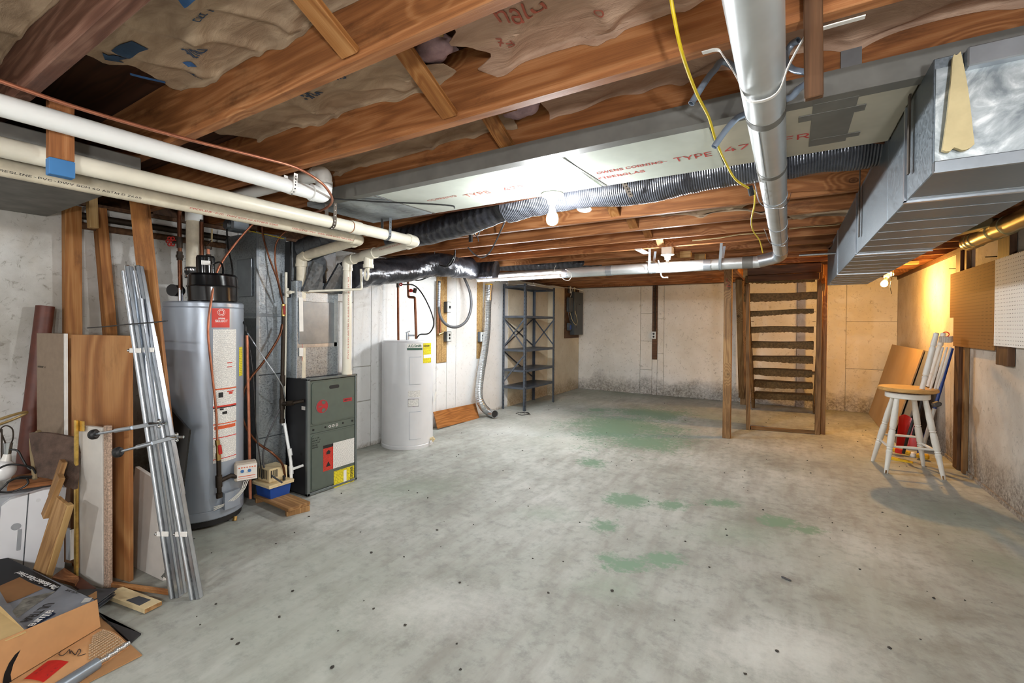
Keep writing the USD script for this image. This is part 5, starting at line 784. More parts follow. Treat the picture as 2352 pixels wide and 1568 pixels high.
# foil dryer hose
hp = smooth([(-3.46, 5.048, 1.694), (-3.46, 5.03, 1.453), (-3.46, 5.013, 1.131), (-3.45, 4.941, 0.842), (-3.44, 4.851, 0.562), (-3.42, 4.786, 0.314), (-3.38, 4.8, 0.175), V(*(-3.379, 4.949, 0.06)), V(*(-3.227, 4.876, 0.06))], 14)
t = thing("vent_hose", "ribbed foil dryer hose hanging down the left wall to the floor", "hose", (-3.45, 4.9, 0))
sseg = np.r_[0, np.cumsum(np.linalg.norm(np.diff(hp, axis=0), axis=1))]; ss = np.arange(0, sseg[-1], .011); hp2 = np.stack([np.interp(ss, sseg, hp[:, k]) for k in range(3)], -1)
obj("foil_hose", tube(hp2, .047 + .004 * (np.arange(len(ss)) % 2), 22, hollow=.004), "foil_flex", t); obj("cuff", tube([(-3.46, 5.058, 1.748), (-3.46, 5.039, 1.542)], .052, 22, hollow=.003), "foil_flex", t); obj("tape_top", tube([(-3.46, 5.058, 1.766), (-3.46, 5.058, 1.707)], .05, 20), "yellow_plastic", t)
obj("inner_dark", tube([hp2[-3], hp2[-2]], .042, 20), "matt_black", t)  # black plug stands in for the shade inside the hose mouth
wood("floor_plank", (-3.47, 3.997, 0.108), (-3.47, 4.819, 0.088), .20, .014, "oak_plank", yh=(-.35, 0, .94), label="oak flooring plank leaning along the foot of the left wall", cat="plank")
# steel shelving
t = thing("shelving_unit", "grey slotted steel shelving unit with six shelves and cross braces", "shelf", (-3.34, 5.98, 0))
SX0, SX1, SY0, SY1, SZ = -3.53, -3.15, 5.52, 6.45, 1.80
for x in (SX0, SX1):
    for y in (SY0, SY1):
        sx, sy = (1 if x == SX0 else -1), (1 if y == SY0 else -1)
        p = obj("upright", cat(box(x, x + sx * .034, y, y + sy * .003, 0, SZ), box(x, x + sx * .003, y, y + sy * .034, 0, SZ)), "shelf_steel", t, smooth=False)
        if x == SX1: obj("slot_row", cat([box(x - sx * .0015, x + sx * .001, y + sy * .013, y + sy * .02, z, z + .018) for z in np.arange(.06, SZ, .05)]), "matt_black", p, smooth=False)
        if y == SY0: obj("slot_row", cat([box(x + sx * .013, x + sx * .02, y - sy * .0015, y + sy * .001, z, z + .018) for z in np.arange(.06, SZ, .05)]), "matt_black", p, smooth=False)
for z in (.33, .575, .865, 1.345, 1.775): obj("shelf", cat(box(SX0 + .004, SX1 - .004, SY0 + .004, SY1 - .004, z, z + .003), box(SX0 + .003, SX1 - .003, SY0 + .003, SY0 + .006, z - .028, z + .003), box(SX0 + .003, SX1 - .003, SY1 - .006, SY1 - .003, z - .028, z + .003), box(SX1 - .006, SX1 - .003, SY0 + .003, SY1 - .003, z - .028, z + .003), box(SX0 + .003, SX0 + .006, SY0 + .003, SY1 - .003, z - .028, z + .003)), "shelf_steel", t, smooth=False)
for y in (SY0 - .002, SY1 + .002):
    obj("brace", bar((SX0 + .01, y, 1.31), (SX1 - .01, y, .89), .02, .003, (0, 0, 1)), "shelf_steel", t, smooth=False); obj("brace", bar((SX0 + .01, y, .89), (SX1 - .01, y, 1.31), .02, .003, (0, 0, 1)), "shelf_steel", t, smooth=False)
obj("brace", bar((SX0 + .01, SY0 - .002, .38), (SX1 - .01, SY0 - .002, .80), .02, .003, (0, 0, 1)), "shelf_steel", t, smooth=False)
for z0, z1 in ((1.31, .89), (.89, 1.31), (.84, .38)): obj("brace", bar((SX0 - .002, SY0 + .02, z0), (SX0 - .002, SY1 - .02, z1), .02, .003, (0, 0, 1)), "shelf_dark", t, smooth=False)
t2 = [ball((SX1 + .001, SY0 + .012, z), .006, 1) for z in (.33, .575, .865, 1.345, 1.77)]
for b_ in t2: obj("bolt", b_, "zinc", t)
obj("wire_scrap", cat([tube(smooth([V(*(-3.167, 5.302, 0.008)), V(*(-3.128, 5.414, 0.012)), V(*(-3.003, 5.374, 0.008)), V(*(-3.027, 5.24, 0.01)), V(*(-3.111, 5.267, 0.008))], 6), .004, 6), tube(smooth([V(*(-3.127, 5.352, 0.01)), V(*(-3.047, 5.418, 0.014)), V(*(-2.954, 5.323, 0.01))], 6), .004, 6)]), "black_cable", label="curl of black wire on the floor in front of the steel shelving", cat="wire")
obj("hook_rod", tube(smooth([(-3.508, 5.6, 1.786), (-3.524, 5.6, 1.818), (-3.456, 5.6, 1.809), (-3.04, 5.6, 1.774)], 5), .005, 8), "white_cable", label="white hooked rod lying over the top of the steel shelving", cat="rod")
# breaker panel
t = thing("breaker_panel", "dark grey electrical breaker panel on its board near the far corner", "electrical panel", (-3.4, 7.8, 1.0))
PX = -3.453
obj("backboard", box(PX, PX + .018, 7.46, 8.08, .98, 1.90, .003), "dark_board", t, smooth=False)
c_ = obj("cabinet", box(PX + .018, PX + .11, 7.66, 8.06, 1.04, 1.83, .004), "panel_grey", t, smooth=False); d_ = obj("door", box(PX + .11, PX + .116, 7.76, 7.98, 1.17, 1.63, .003), "panel_grey", t, smooth=False); obj("latch", box(PX + .116, PX + .122, 7.85, 7.89, 1.60, 1.615), "matt_black", d_, smooth=False)
obj("meter_box", box(PX + .018, PX + .09, 7.50, 7.64, 1.46, 1.72, .008), "panel_grey", t, smooth=False); obj("small_box", box(PX + .018, PX + .07, 7.52, 7.64, 1.12, 1.26, .006), "outlet_box", t, smooth=False); obj("blue_receptacle", box(PX + .07, PX + .075, 7.55, 7.61, 1.14, 1.22), "pump_blue", t, smooth=False)
for k, pts in enumerate(([(PX + .06, 7.56, 1.46), (PX + .10, 7.60, 1.30), (PX + .12, 7.72, 1.22), (PX + .12, 7.76, 1.32), (PX + .11, 7.68, 1.48)], [(PX + .05, 7.50, 1.75), (PX + .06, 7.48, 1.5), (PX + .08, 7.52, 1.3), (PX + .07, 7.58, 1.26)], [(PX + .05, 7.60, 1.72), (PX + .06, 7.66, 1.85), (PX + .04, 7.72, 1.92)])): obj("loose_wire", tube(smooth(pts, 7), .005, 7), ("romex_tan", "grey_cable", "white_cable")[k], t)
for k, y in enumerate((7.52, 7.60, 7.70, 7.78, 7.88)): obj("feed_pipe", tube([(PX + .05, y, 1.80), (PX + .05, y, 1.92)], .014, 8), ("iron_pipe", "white_cable", "iron_pipe", "romex_tan", "iron_pipe")[k], t)
obj("white_cable", tube(smooth([(-3.075, 5.6, 1.806), (-3.138, 6.2, 1.811), (-3.201, 6.8, 1.838), (-3.203, 7.3, 1.859), (-3.148, 7.6, 1.832)], 8), .007, 8), "white_cable", label="white cable strung from the shelving to the breaker panel", cat="cable")

# old white fluorescent-style strip on the joists with its loose wires
t = thing("light_channel", "cream painted strip fitting fixed across the joists, its bulb missing", "light fitting", (-2.485, 2.85, 1.957))
obj("channel", bar((-2.704, 2.75, 1.935), (-2.081, 2.84, 1.942), .055, .03, (0, 0, 1), .003), "pump_cream", t, smooth=False); obj("end_plate", bar((-2.127, 2.835, 1.943), (-2.076, 2.84, 1.942), .057, .034, (0, 0, 1), .002), "pvc", t, smooth=False); obj("switch", box(*[float(v) for k in range(3) for v in (lambda c: (c[k] - (.012, .01, .028)[k], c[k] + (.012, .01, .028)[k]))(V(*(-2.11, 2.83, 1.886)))]), "matt_black", t, smooth=False); obj("pigtail", tube(smooth([(-2.087, 2.82, 1.933), (-2.043, 2.8, 1.898), (-2.022, 2.8, 1.88), (-2.014, 2.8, 1.849)], 5), .004, 6), "grey_cable", t)
obj("black_cable", tube(smooth([(-2.018, 2.8, 1.896), (-1.919, 2.7, 1.916), (-1.812, 2.6, 1.926), (-1.721, 2.6, 1.937), (-1.696, 2.6, 1.979), (-1.695, 2.55, 2.012), (-1.725, 2.5, 1.996), (-1.767, 2.5, 1.96), (-1.788, 2.55, 1.914), (-1.757, 2.6, 1.911), (-1.7, 2.6, 1.95)], 8), .0055, 8), "black_cable", label="tangle of black cable under the grey flexible duct", cat="cable")
obj("black_cable", tube(smooth([(-1.713, 2.7, 1.947), (-1.814, 2.8, 1.908), (-1.926, 2.9, 1.851), (-2.05, 3, 1.794), (-2.118, 3, 1.761), (-2.196, 3, 1.791), (-2.263, 3, 1.853)], 8), .006, 8), "grey_cable", label="grey cable drooping in a bow beneath the far joists", cat="cable")
obj("black_cable", tube(smooth([(-3.505, 3.6, 1.707), (-3.348, 3.6, 1.686), (-3.107, 3.6, 1.756), (-2.922, 3.55, 1.82), (-2.8, 3.5, 1.921), (-2.828, 3.5, 2.009), (-2.938, 3.5, 2.053), (-3.04, 3.5, 2.018), (-3.062, 3.5, 1.919), (-3.004, 3.5, 1.819), (-2.881, 3.5, 1.794), (-2.81, 3.5, 1.858), (-2.805, 3.5, 1.964), (-2.894, 3.5, 2.036), (-2.994, 3.5, 2.023)], 8), .0065, 8), "black_cable", label="black cable coiled in a ring in front of the fat black duct", cat="cable")
obj("extension_cord", tube(smooth([(-0.229, 1.02, 1.954), (-0.225, 1.05, 1.905), (-0.219, 1.12, 1.852), (-0.218, 1.3, 1.844), (-0.216, 1.5, 1.858), (-0.215, 1.66, 1.84), (-0.205, 1.85, 1.823), (-0.186, 2, 1.802), (-0.147, 2.15, 1.799), (-0.138, 2.3, 1.823), (-0.149, 2.5, 1.812), (-0.187, 2.9, 1.822), (-0.196, 3.2, 1.816), (-0.179, 3.6, 1.816), (-0.177, 4, 1.79)], 10), .0042, 8), "yellow_cord", label="yellow extension cord hanging in a long line beside the round vent pipe", cat="cord")
obj("cord_plug", cat(tube([(-0.146, 2.14, 1.806), (-0.139, 2.16, 1.773)], .011, 10)), "matt_black", label="black plug on the yellow cord by the round vent pipe", cat="plug")
for lab, pts, m in (("tan cable stapled along a far joist, left of the round vent pipe", [(-0.71, 4.1, 1.948), (-0.508, 4.12, 1.955), (-0.348, 4.14, 1.972), (-0.161, 4.15, 1.969)], "romex_tan"), ("tan cable stapled along a far joist, right of the round vent pipe", [(-0.007, 4.15, 1.985), (0.129, 4.15, 1.987), (0.292, 4.15, 1.983), (0.358, 4.15, 2.008)], "romex_tan"), ("brown hose looping off the metal duct's left side", [(0.337, 2.18, 1.9), (0.334, 2.13, 1.86), (0.351, 2.511, 1.88), (0.362, 2.892, 1.9), (0.356, 3.401, 1.9), (0.343, 3.972, 1.9), (0.296, 4.585, 1.9), (0.287, 4.776, 1.9), (0.369, 4.771, 1.9)], "old_copper"), ("brown tube running along the duct board's far edge", [(-2.344, 2.12, 1.903), (-1.372, 2.115, 1.894), (-0.746, 2.115, 1.924), (-0.182, 2.115, 1.955), (0.119, 2.13, 1.935), (0.241, 2.15, 1.92), (0.331, 2.2, 1.911)], "old_copper")):
    obj("cable", tube(smooth(pts, 8), .0085 if "brown" in lab else .0055, 8), m, label=lab, cat="cable" if "cable" in lab else "hose")
obj("pipe_wrap", tube([(0.125, 2.125, 1.929), (0.18, 2.135, 1.926)], .0105, 10), "tape_silver", label="silver tape wrapped round the brown tube by the patched duct board", cat="tape")
for lab, pts in (("wire sling under the round vent pipe, nearer one", [(-0.11, 1.833, 1.735), (-.12, 2.45, 1.80), (-.063, 2.46, 1.775), (-.006, 2.45, 1.80), (0.02, 4.894, 2.597)]), ("wire sling under the round vent pipe, farther one", [(-0.14, 3.283, 1.839), (-.118, 3.6, 1.80), (-.063, 3.62, 1.776), (-.008, 3.6, 1.80), (0.03, 7.954, 2.726)])): obj("wire_sling", tube(smooth(pts, 6), .002, 6), "zinc", label=lab, cat="wire")
obj("metal_rod", tube([(0.062, 4.2, 1.779), (0.304, 4.2, 1.778)], .008, 8), "zinc", label="bright metal rod lying under the far joists beside the duct", cat="rod")

# ================================================================== STAIRS, POSTS AND THE RIGHT-HAND WALL
wood("wood_post", (-.565, 5.45, 0), (-.568, 5.45, ZJ), .078, .085, "post_wood", yh=(1, 0, 0), label="square wooden post standing alone left of the stairs", cat="post")
def scribble(pts, par, ink, r=.0022): return obj("pencil_mark", tube(smooth(pts, 5), r, 5), ink, par, smooth=False)
t = thing("staircase", "open wooden staircase with brown carpeted treads, seen from behind", "stairs", (-.05, 6.9, 0))
wood("frame_post", (-.395, 6.03, 0), (-.418, 6.03, 1.72), .075, .04, "stair_wood", t, yh=(0, 1, 0)); wood("frame_post", (.292, 6.20, 0), (.298, 6.20, ZJ), .05, .085, "stair_wood", t, yh=(1, 0, 0))
wood("frame_sill", (-.37, 6.045, .02), (.27, 6.19, .02), .035, .04, "stair_wood", t)
wood("rear_post", (0.389, 7.5, -0.002), (.385, 7.5, ZJ), .075, .04, "stair_wood", t, yh=(1, 0, 0)); wood("rear_post", (-.59, 7.90, 0), (-.60, 7.9, ZJ), .085, .04, "stair_wood", t, yh=(1, 0, 0))
wood("side_brace", (-0.537, 6.3, 1.812), (-0.613, 7.85, 0.119), .075, .035, "stair_wood", t, yh=(1, 0, 0)); wood("doubled_post", (.345, 6.24, .0), (.35, 6.24, ZJ), .045, .06, "stair_wood", t, yh=(1, 0, 0))
wood("stringer", (-.44, 6.12, 1.76), (-.44, 7.74, .02), .18, .038, "stair_wood", t, yh=(0, 1, 1)); wood("stringer", (.325, 6.16, 1.76), (.325, 7.74, .02), .18, .038, "stair_wood", t, yh=(0, 1, 1))
rc = np.random.default_rng(11)
TR = [(638, 1712, 1872, 6.05, .062), (680, 1708, 1881, 6.20, .062), (718, 1719, 1869, 6.40, .042), (757, 1719, 1869, 6.60, .056), (793, 1719, 1869, 6.80, .062), (825, 1722, 1868, 7.0, .05), (855, 1727, 1866, 7.2, .055), (883, 1731, 1867, 7.4, .055), (910, 1733, 1867, 7.6, .058)]
TB = [((-0.446, 6.05, 1.785), (0.244, 6.05, 1.773)), ((-0.474, 6.2, 1.577), (0.289, 6.2, 1.577)), ((-0.433, 6.4, 1.385), (0.25, 6.4, 1.401)), ((-0.444, 6.6, 1.176), (0.26, 6.6, 1.19)), ((-0.455, 6.8, 0.971), (0.27, 6.8, 0.993)), ((-0.451, 7, 0.779), (0.276, 7, 0.795)), ((-0.434, 7.2, 0.584), (0.276, 7.2, 0.598)), ((-0.422, 7.4, 0.397), (0.291, 7.4, 0.408)), ((-0.42, 7.6, 0.202), (0.301, 7.6, 0.216))]
for k, (a, b) in enumerate(TB):
    a, b = V(*a), V(*b); h = TR[k][4] * 1.35; n_ = 46
    sec = []
    for i in range(n_ + 1):
        s = i / n_; c = a + (b - a) * s; lo = h * .55 + .010 * rc.uniform() + .012 * math.sin(s * 3 + k); hi = h * .45 + .004 * math.sin(s * 5 + k * 2)
        sec.append([c + V(0, 0, hi), c + V(0, .012, hi + .004), c + V(0, .23, hi + .004), c + V(0, .235, hi - .02), c + V(0, .23, hi - .035), c + V(0, .03, -lo + .012), c + V(0, .004, -lo), c + V(0, -.008, -lo * .2)])
    S = np.array(sec); m_ = 8; v = S.reshape(-1, 3); f = []
    for i in range(n_):
        for j in range(m_): p, q_, r_, s_ = i * m_ + j, i * m_ + (j + 1) % m_, (i + 1) * m_ + (j + 1) % m_, (i + 1) * m_ + j; f += [[p, q_, r_], [p, r_, s_]]
    for j in range(1, m_ - 1): f += [[0, j + 1, j], [n_ * m_, n_ * m_ + j, n_ * m_ + j + 1]]
    mesh = trimesh.Trimesh(v, f, process=False); mesh.fix_normals()
    obj("carpeted_tread", mesh, "stair_carpet", t, smooth=40)
    if k in (1, 6): wood("tread_board", b + V(-.03, .12, 0), b + V(.035, .12, 0), .22, .03, "stair_wood", t, yh=(0, 1, 0))
wood("header", (-.42, 6.0, 1.87), (.30, 6.0, 1.87), .10, .04, "dark_board", t); wood("header", (-.42, 6.01, 1.78), (.28, 6.01, 1.78), .07, .05, "dark_board", t)
for x, y, z in ((.262, 6.2, 1.39), (.262, 6.2, 1.28), (-.38, 6.05, 1.28)): obj("nail", tube([(x, y, z), (x - .03 if x > 0 else x + .03, y, z)], .003, 6), "iron_pipe", t)
obj("top_wood_block", box(-.47, -.40, 6.05, 6.12, 1.80, 1.90, .003), "pale_scrap", t, smooth=False)
scribble([(-0.571, 5.4, 1.742), (-0.583, 5.4, 1.71), (-0.553, 5.4, 1.685), (-0.578, 5.4, 1.653), (-0.531, 5.4, 1.646)], "/World/wood_post", "red_ink")

# bar stool
t = thing("bar_stool", "white swivel bar stool with an oak seat and turned spindles", "stool", (.87, 5.0, 0))
sc = V(*(0.863, 5.009, 0.7)); sx_, sy_ = float(sc[0]), float(sc[1])
obj("seat", lathe([(0, -.018), (.185, -.018), (.198, -.010), (.200, .004), (.192, .015), (.17, .012), (0, .004)], (sx_, sy_, .70), n=48), "seat_wood", t)
obj("swivel", lathe([(0, -.045), (.07, -.045), (.07, -.018), (0, -.018)], (sx_, sy_, .70), n=24), "matt_black", t)
obj("seat_ring", lathe([(0, -.075), (.142, -.075), (.148, -.07), (.148, -.035), (.142, -.03), (0, -.03)], (sx_, sy_, .70), n=40), "chipped_white", t)
prof = [(0, .012), (.04, .0145), (.16, .017), (.26, .0195), (.30, .022), (.315, .017), (.33, .022), (.345, .018), (.36, .0225), (.47, .024), (.56, .022), (.575, .017), (.59, .023), (.605, .018), (.62, .022), (.75, .0225), (.88, .019), (1.0, .017)]
def spindle(a, b, k=1.0, prof=prof, n=16):
    a, b = V(*a), V(*b); return tube([a + (b - a) * s for s, _ in prof], [r_ * k for _, r_ in prof], n)
feet = [V(*(0.668, 5.24, 0)), V(*(0.708, 4.849, 0)), V(*(1.079, 4.91, 0)), V(*(1.028, 5.29, 0))]
tops = [V(*(0.78, 5.155, 0.63)), V(*(0.846, 5.111, 0.63)), V(*(1.013, 5.224, 0.63)), V(*(0.97, 5.254, 0.63))]
ctr = sum(tops) / 4; tops = [V(sx_, sy_, .63) + unit(V(p[0] - sx_, p[1] - sy_, 0)) * .115 for p in feet]
for k, (a, b) in enumerate(zip(feet, tops)):
    lg = obj("leg", spindle(a, b, 1.05), "chipped_white", t)
    if k in (1, 2): obj("bare_wood_chip", tube([a + (b - a) * .005 + V(-.004, -.011, 0), a + (b - a) * .05 + V(-.004, -.014, 0)], .006, 6), "stair_wood", lg)
at = lambda k, s: feet[k] + (tops[k] - feet[k]) * s
for i, j, s in ((0, 1, .34), (1, 2, .36), (2, 3, .34), (3, 0, .42), (1, 2, .0)):
    if s: p, q_ = at(i, s), at(j, s); obj("stretcher", tube([p + (q_ - p) * u for u in (0, .2, .5, .8, 1)], [.007, .010, .012, .010, .007], 12), "chipped_white", t)
# back: two turned posts, a bowed top rail, slim spindles; it faces away from the camera
bk = [((0.946, 4.953, 0.713), (1.031, 4.976, 1.164)), ((1.019, 5.118, 0.718), (1.109, 5.142, 1.163))]
bprof = [(0, .017), (.18, .017), (.22, .021), (.24, .015), (.26, .021), (.40, .021), (.6, .019), (.75, .0205), (.78, .015), (.80, .020), (.97, .0165), (1.0, .0175)]
for a, b in bk: obj("back_post", spindle(a, b, 1.05, bprof), "chipped_white", t); obj("finial", lathe([(0, 0), (.018, 0), (.018, .008), (.012, .014), (0, .016)], b, unit(V(*b) - V(*a))), "chipped_white", t)
r0, r1 = V(*(1.055, 5.001, 1.125)), V(*(1.162, 5.136, 1.128)); obj("top_rail", cat([bar(a, b + (b - a) * .05, .052, .018, (0, 0, 1), .004) for a, b in zip(*[iter_ for iter_ in ((lambda P: (P[:-1], P[1:]))(smooth([r0, (r0 + r1) / 2 + V(.02, -.02, -.004), r1], 5)))])]), "chipped_white", t, smooth=False)
for px0_, px1_ in ((0, 0), (1, 1), (2, 2)):
    a_, b_ = (((1.007, 5.001, 0.713), (1.085, 5.023, 1.06)), ((1.038, 5.022, 0.713), (1.118, 5.064, 1.06)), ((1.06, 5.05, 0.711), (1.151, 5.106, 1.059)))[px0_]
    obj("spindle", spindle(a_, b_, 1.0, [(0, .007), (.3, .0105), (.7, .009), (1, .007)], 10), "chipped_white", t)
# leaning sheets, shovel, brush
def sheet4(name, c, off, m, **kw):
    c = [V(*q_) for q_ in c]; fn = lambda u, v: (c[0][None] * ((1 - u) * (1 - v))[:, None] + c[1][None] * (u * (1 - v))[:, None] + c[2][None] * (u * v)[:, None] + c[3][None] * ((1 - u) * v)[:, None])
    n_ = unit(np.cross(c[1] - c[0], c[3] - c[0])); return obj(name, slab(fn, 2, 2, n_ * off), m, smooth=False, **kw)
sheet4("drywall_sheet", [(.98, 8.02, 0), (.955, 6.25, 0), (1.20, 6.2, .985), (1.22, 7.98, .985)], .012, "tan_board", label="tan board leaning against the right wall behind the bar stool", cat="board")
sheet4("drywall_sheet", [(1.0, 6.6, 0), (.98, 5.95, 0), (1.215, 5.95, .98), (1.225, 6.6, .98)], .012, "grey_card", label="narrow grey board leaning over the end of the tan board", cat="board")
t = thing("snow_shovel", "red plastic snow shovel standing scoop-down behind the stool", "shovel", (.95, 5.5, 0))
s0 = [V(*(0.861, 5.427, 0.106)), V(*(1.01, 5.437, 0.117)), V(*(1.012, 5.499, 0.353)), V(*(0.892, 5.486, 0.382))]
fnS = lambda u, v: (s0[0][None] * ((1 - u) * (1 - v))[:, None] + s0[1][None] * (u * (1 - v))[:, None] + s0[2][None] * (u * v)[:, None] + s0[3][None] * ((1 - u) * v)[:, None]) + np.stack([0 * u, .05 * np.sin(np.pi * u) + .03 * v * v, .03 * np.sin(np.pi * u) * v], -1)
obj("scoop", slab(fnS, 10, 6, (0, .004, 0)), "red_plastic", t); obj("shaft", tube([(0.988, 5.459, 0.229), (1.089, 5.546, 0.707), (1.211, 5.641, 1.109)], .013, 10), "matt_black", t); obj("grip", lathe([(.02, 0), (.026, .0), (.026, .02), (.02, .02)], (1.237, 5.65, 1.157), (.3, 1, .2), n=14), "red_plastic", t)
t = thing("snow_brush", "yellow and red brush head lying at the stool's foot", "brush", (.92, 5.36, 0))
obj("brush_head", tf(cat(box(-.075, .075, -.02, .02, 0, .035, .008)), frame((0.925, 5.624, 0.02), (.95, -.25, -.08), (.2, 1, 0))), "yellow_plastic", t, smooth=False); obj("bristles", tf(cat(box(-.08, .08, -.018, .018, -.03, .0, .006)), frame((0.893, 5.369, 0.02), (.95, -.25, -.08), (.2, 1, 0))), "yellow_plastic", t, smooth=False); obj("red_block", tf(box(-.028, .028, -.022, .022, .0, .04, .004), frame((0.907, 5.591, 0.025), (.95, -.25, -.08), (.2, 1, 0))), "red_plastic", t, smooth=False); obj("handle", tube([(0.927, 5.499, 0.05), (0.929, 5.359, 0.222), (0.999, 5.4, 0.48)], .012, 10), "matt_black", t)
t = thing("push_broom", "broom with a long blue handle leaning on the right wall behind the stool", "broom", (1.05, 5.35, 0))
obj("handle", tube([(1.013, 5.299, 0.15), (1.083, 5.317, 0.425), (1.139, 5.355, 0.655), (1.238, 5.453, 1.037)], [.014, .013, .013, .013], 12), "blue_handle", t); obj("lower_shaft", tube([(1.017, 5.288, 0.134), (1.097, 5.311, 0.511)], .0145, 12), "outlet_face", t); obj("bracket", tf(cat(box(-.03, .03, -.02, .02, -.03, .03, .012)), frame((1.108, 5.295, 0.553), (1, .2, .6))), "grey_plastic", t, smooth=False); obj("bristles", tf(cat(box(-.04, .05, -.02, .02, -.03, .03, .01)), frame((1.065, 5.533, 0.035), (1, -.2, 0))), "yellow_plastic", t, smooth=False); obj("ferrule", tube([(1.091, 5.738, 0.06), (1.053, 5.567, 0.045)], .02, 10), "blue_handle", t)
obj("rag", ball((1.012, 5.61, 0.02), .028, 2), "white_paint", label="small white scrap of rag on the floor by the yellow brush", cat="rag")
# pegboards with their studs
t = thing("pegboard", "brown pegboard screwed to studs on the right wall", "pegboard", (1.24, 5.0, 1.1)); PGX = 1.238
obj("upper_sheet", box(PGX, PGX + .006, 4.47, 5.54, 1.31, 1.70), "brown_pegboard", t, smooth=False); obj("lower_sheet", box(PGX + .001, PGX + .007, 4.50, 5.435, 1.06, 1.31), "brown_pegboard", t, smooth=False)
t = thing("pegboard", "white pegboard screwed to studs on the right wall", "pegboard", (1.236, 4.2, 1.1)); obj("sheet", box(PGX - .004, PGX + .003, 3.4, 4.49, 1.097, 1.70), "white_pegboard", t, smooth=False)
for y, z0, z1, w, lab in ((5.36, 0, 1.88, .12, "full height dark furring post under the brown pegboard's far end"), (4.39, .965, 1.86, .20, "short dark furring board behind the seam of the two pegboards"), (3.5, .965, 1.86, .2, "short dark furring board behind the white pegboard's near end")):
    wood("furring_board", (1.263, y, z0), (1.263, y, z1), w, .036, "dark_board", yh=(0, 1, 0), label=lab, cat="board")
wood("furring_strip", (1.268, 5.20, .005), (1.268, 5.20, 1.88), .05, .03, "stair_wood", yh=(0, 1, 0), label="thin pale strip nailed up beside the dark furring post", cat="strip")
for y, z in ((5.38, 1.74), (4.50, 1.73)): obj("long_nail", tube([(1.26, y + .06, z), (1.23, y + .16, z + .012)], .004, 6), "iron_pipe", label="long nail sticking out of the wall above the %s pegboard" % ("brown" if y > 5 else "white"), cat="nail")
wood("wood_block", (1.02, 6.30, 1.905), (1.16, 6.30, 1.905), .05, .035, "pale_scrap", yh=(0, 1, 0), label="pale block nailed under a joist near the warm yellow bulb", cat="wood block")
for k, (px_, q_) in enumerate((((-0.855, 4.6, 1.908), "pale block tacked between two far joists"), ((-0.772, 4.9, 1.917), "small pale block tacked behind the round crossing pipe"))): wood("wood_block", V(*px_) + V(-.05, 0, 0), V(*px_) + V(.05, 0, 0), .05, .06, "pale_scrap", yh=(0, 1, 0), label=q_, cat="wood block")
for k, (a, b, lab) in enumerate((((-1.117, 3.9, 1.878), (-1.117, 4.18, 1.879), "white strip of wood lying across the far joists, nearer one"), ((-1.155, 4.4, 1.837), (-1.112, 4.6, 1.833), "white strip of wood lying across the far joists, farther one"))): obj("white_strip", bar(a, b, .06, .01, (1, 0, 0), .002), "chipped_white", label=lab, cat="strip", smooth=False)
obj("cord_loop", tube(smooth([(-1.04, 4.3, 1.825), (-1.019, 4.28, 1.765), (-1.006, 4.26, 1.69), (-0.984, 4.25, 1.66), (-0.941, 4.25, 1.658)], 6), .006, 8), "white_cable", label="white flex looping down to the small far bulb", cat="cable")
obj("pull_wire", tube(smooth([V(.935, 6.20, 1.81), (0.908, 6.1, 1.704), (0.902, 6.1, 1.636), (0.913, 6.1, 1.568)], 5), .003, 6), "black_cable", label="short dark wire dangling beside the warm yellow bulb", cat="wire")
obj("dust_cover", lathe([(0, 0), (.038, 0), (.042, .006), (0, .022)], (-1.002, 2.42, 1.886), (0, -.3, -1), n=24), "porcelain", label="white round cap tucked behind the grey flexible duct", cat="cap")
for k, (px_, py_, m) in enumerate(((1800,1330,'d'),)): obj("floor_chip", tf(cat(box(-.022, .022, -.006, .006, 0, .004, .002)), frame((0.004, 2.551, 0.002), (.9, -.4, 0), (.4, .9, 0))), "slate_plank", label="dark sliver of debris on the open floor", cat="debris", smooth=False)
rd = np.random.default_rng(21); pts = []
for _ in range(230):
    x, y = rd.uniform(-3.2, 1.1), rd.uniform(.8, 7.6); s = rd.uniform(.0025, .007); m_ = trimesh.creation.icosphere(0, s); m_.vertices *= (1 + rd.uniform(-.4, .6, m_.vertices.shape)); m_.vertices[:, 2] *= .5; m_.apply_translation((x, y, s * .3)); pts.append(m_)
obj("floor_grit", cat(pts), "grit", label="specks of dark grit scattered over the concrete floor", cat="grit", kind="stuff", smooth=False)

# ================================================================== STACKED LUMBER AND BOXES AT THE LEFT
wood("wood_stud", (-3.51, .905, 0), (-3.505, .90, 1.88), .072, .06, "stud_wood", yh=(0, 1, 0), label="upright wooden stud against the left wall, leftmost of the three", cat="stud")
wood("wood_stud", (-3.46, 1.13, 0), (-3.50, 1.02, 1.89), .05, .075, "stud_wood", yh=(0, 1, 0), label="slim wooden stud against the left wall, middle of the three", cat="stud")
wood("wood_block", (-3.42, 0.962, 1.952), (-3.42, 0.969, 1.756), .04, .05, "pale_scrap", yh=(0, 1, 0), label="short pale block fixed beside the head of the slim stud", cat="wood block")
sb, stp = V(-2.405, .985, 0.0), V(*(-2.729, 0.94, 1.9)); C_ = lambda s: sb + (stp - sb) * s
wood("wood_stud", sb + V(0, 0, .012), stp, .07, .038, "stud_wood", yh=(.62, .78, 0), label="long wooden stud leaning from the floor to the joists behind the metal rails", cat="stud")
obj("brown_pipe", tube([(-3.422, 0.657, 0.03), (-3.49, 0.787, 1.302)], .038, 24), "brown_pipe", label="rusty brown pipe leaning on the left wall", cat="pipe")
dv_ = unit(V(.975, .22, 0)); nv_ = V(.22, -.975, 0)
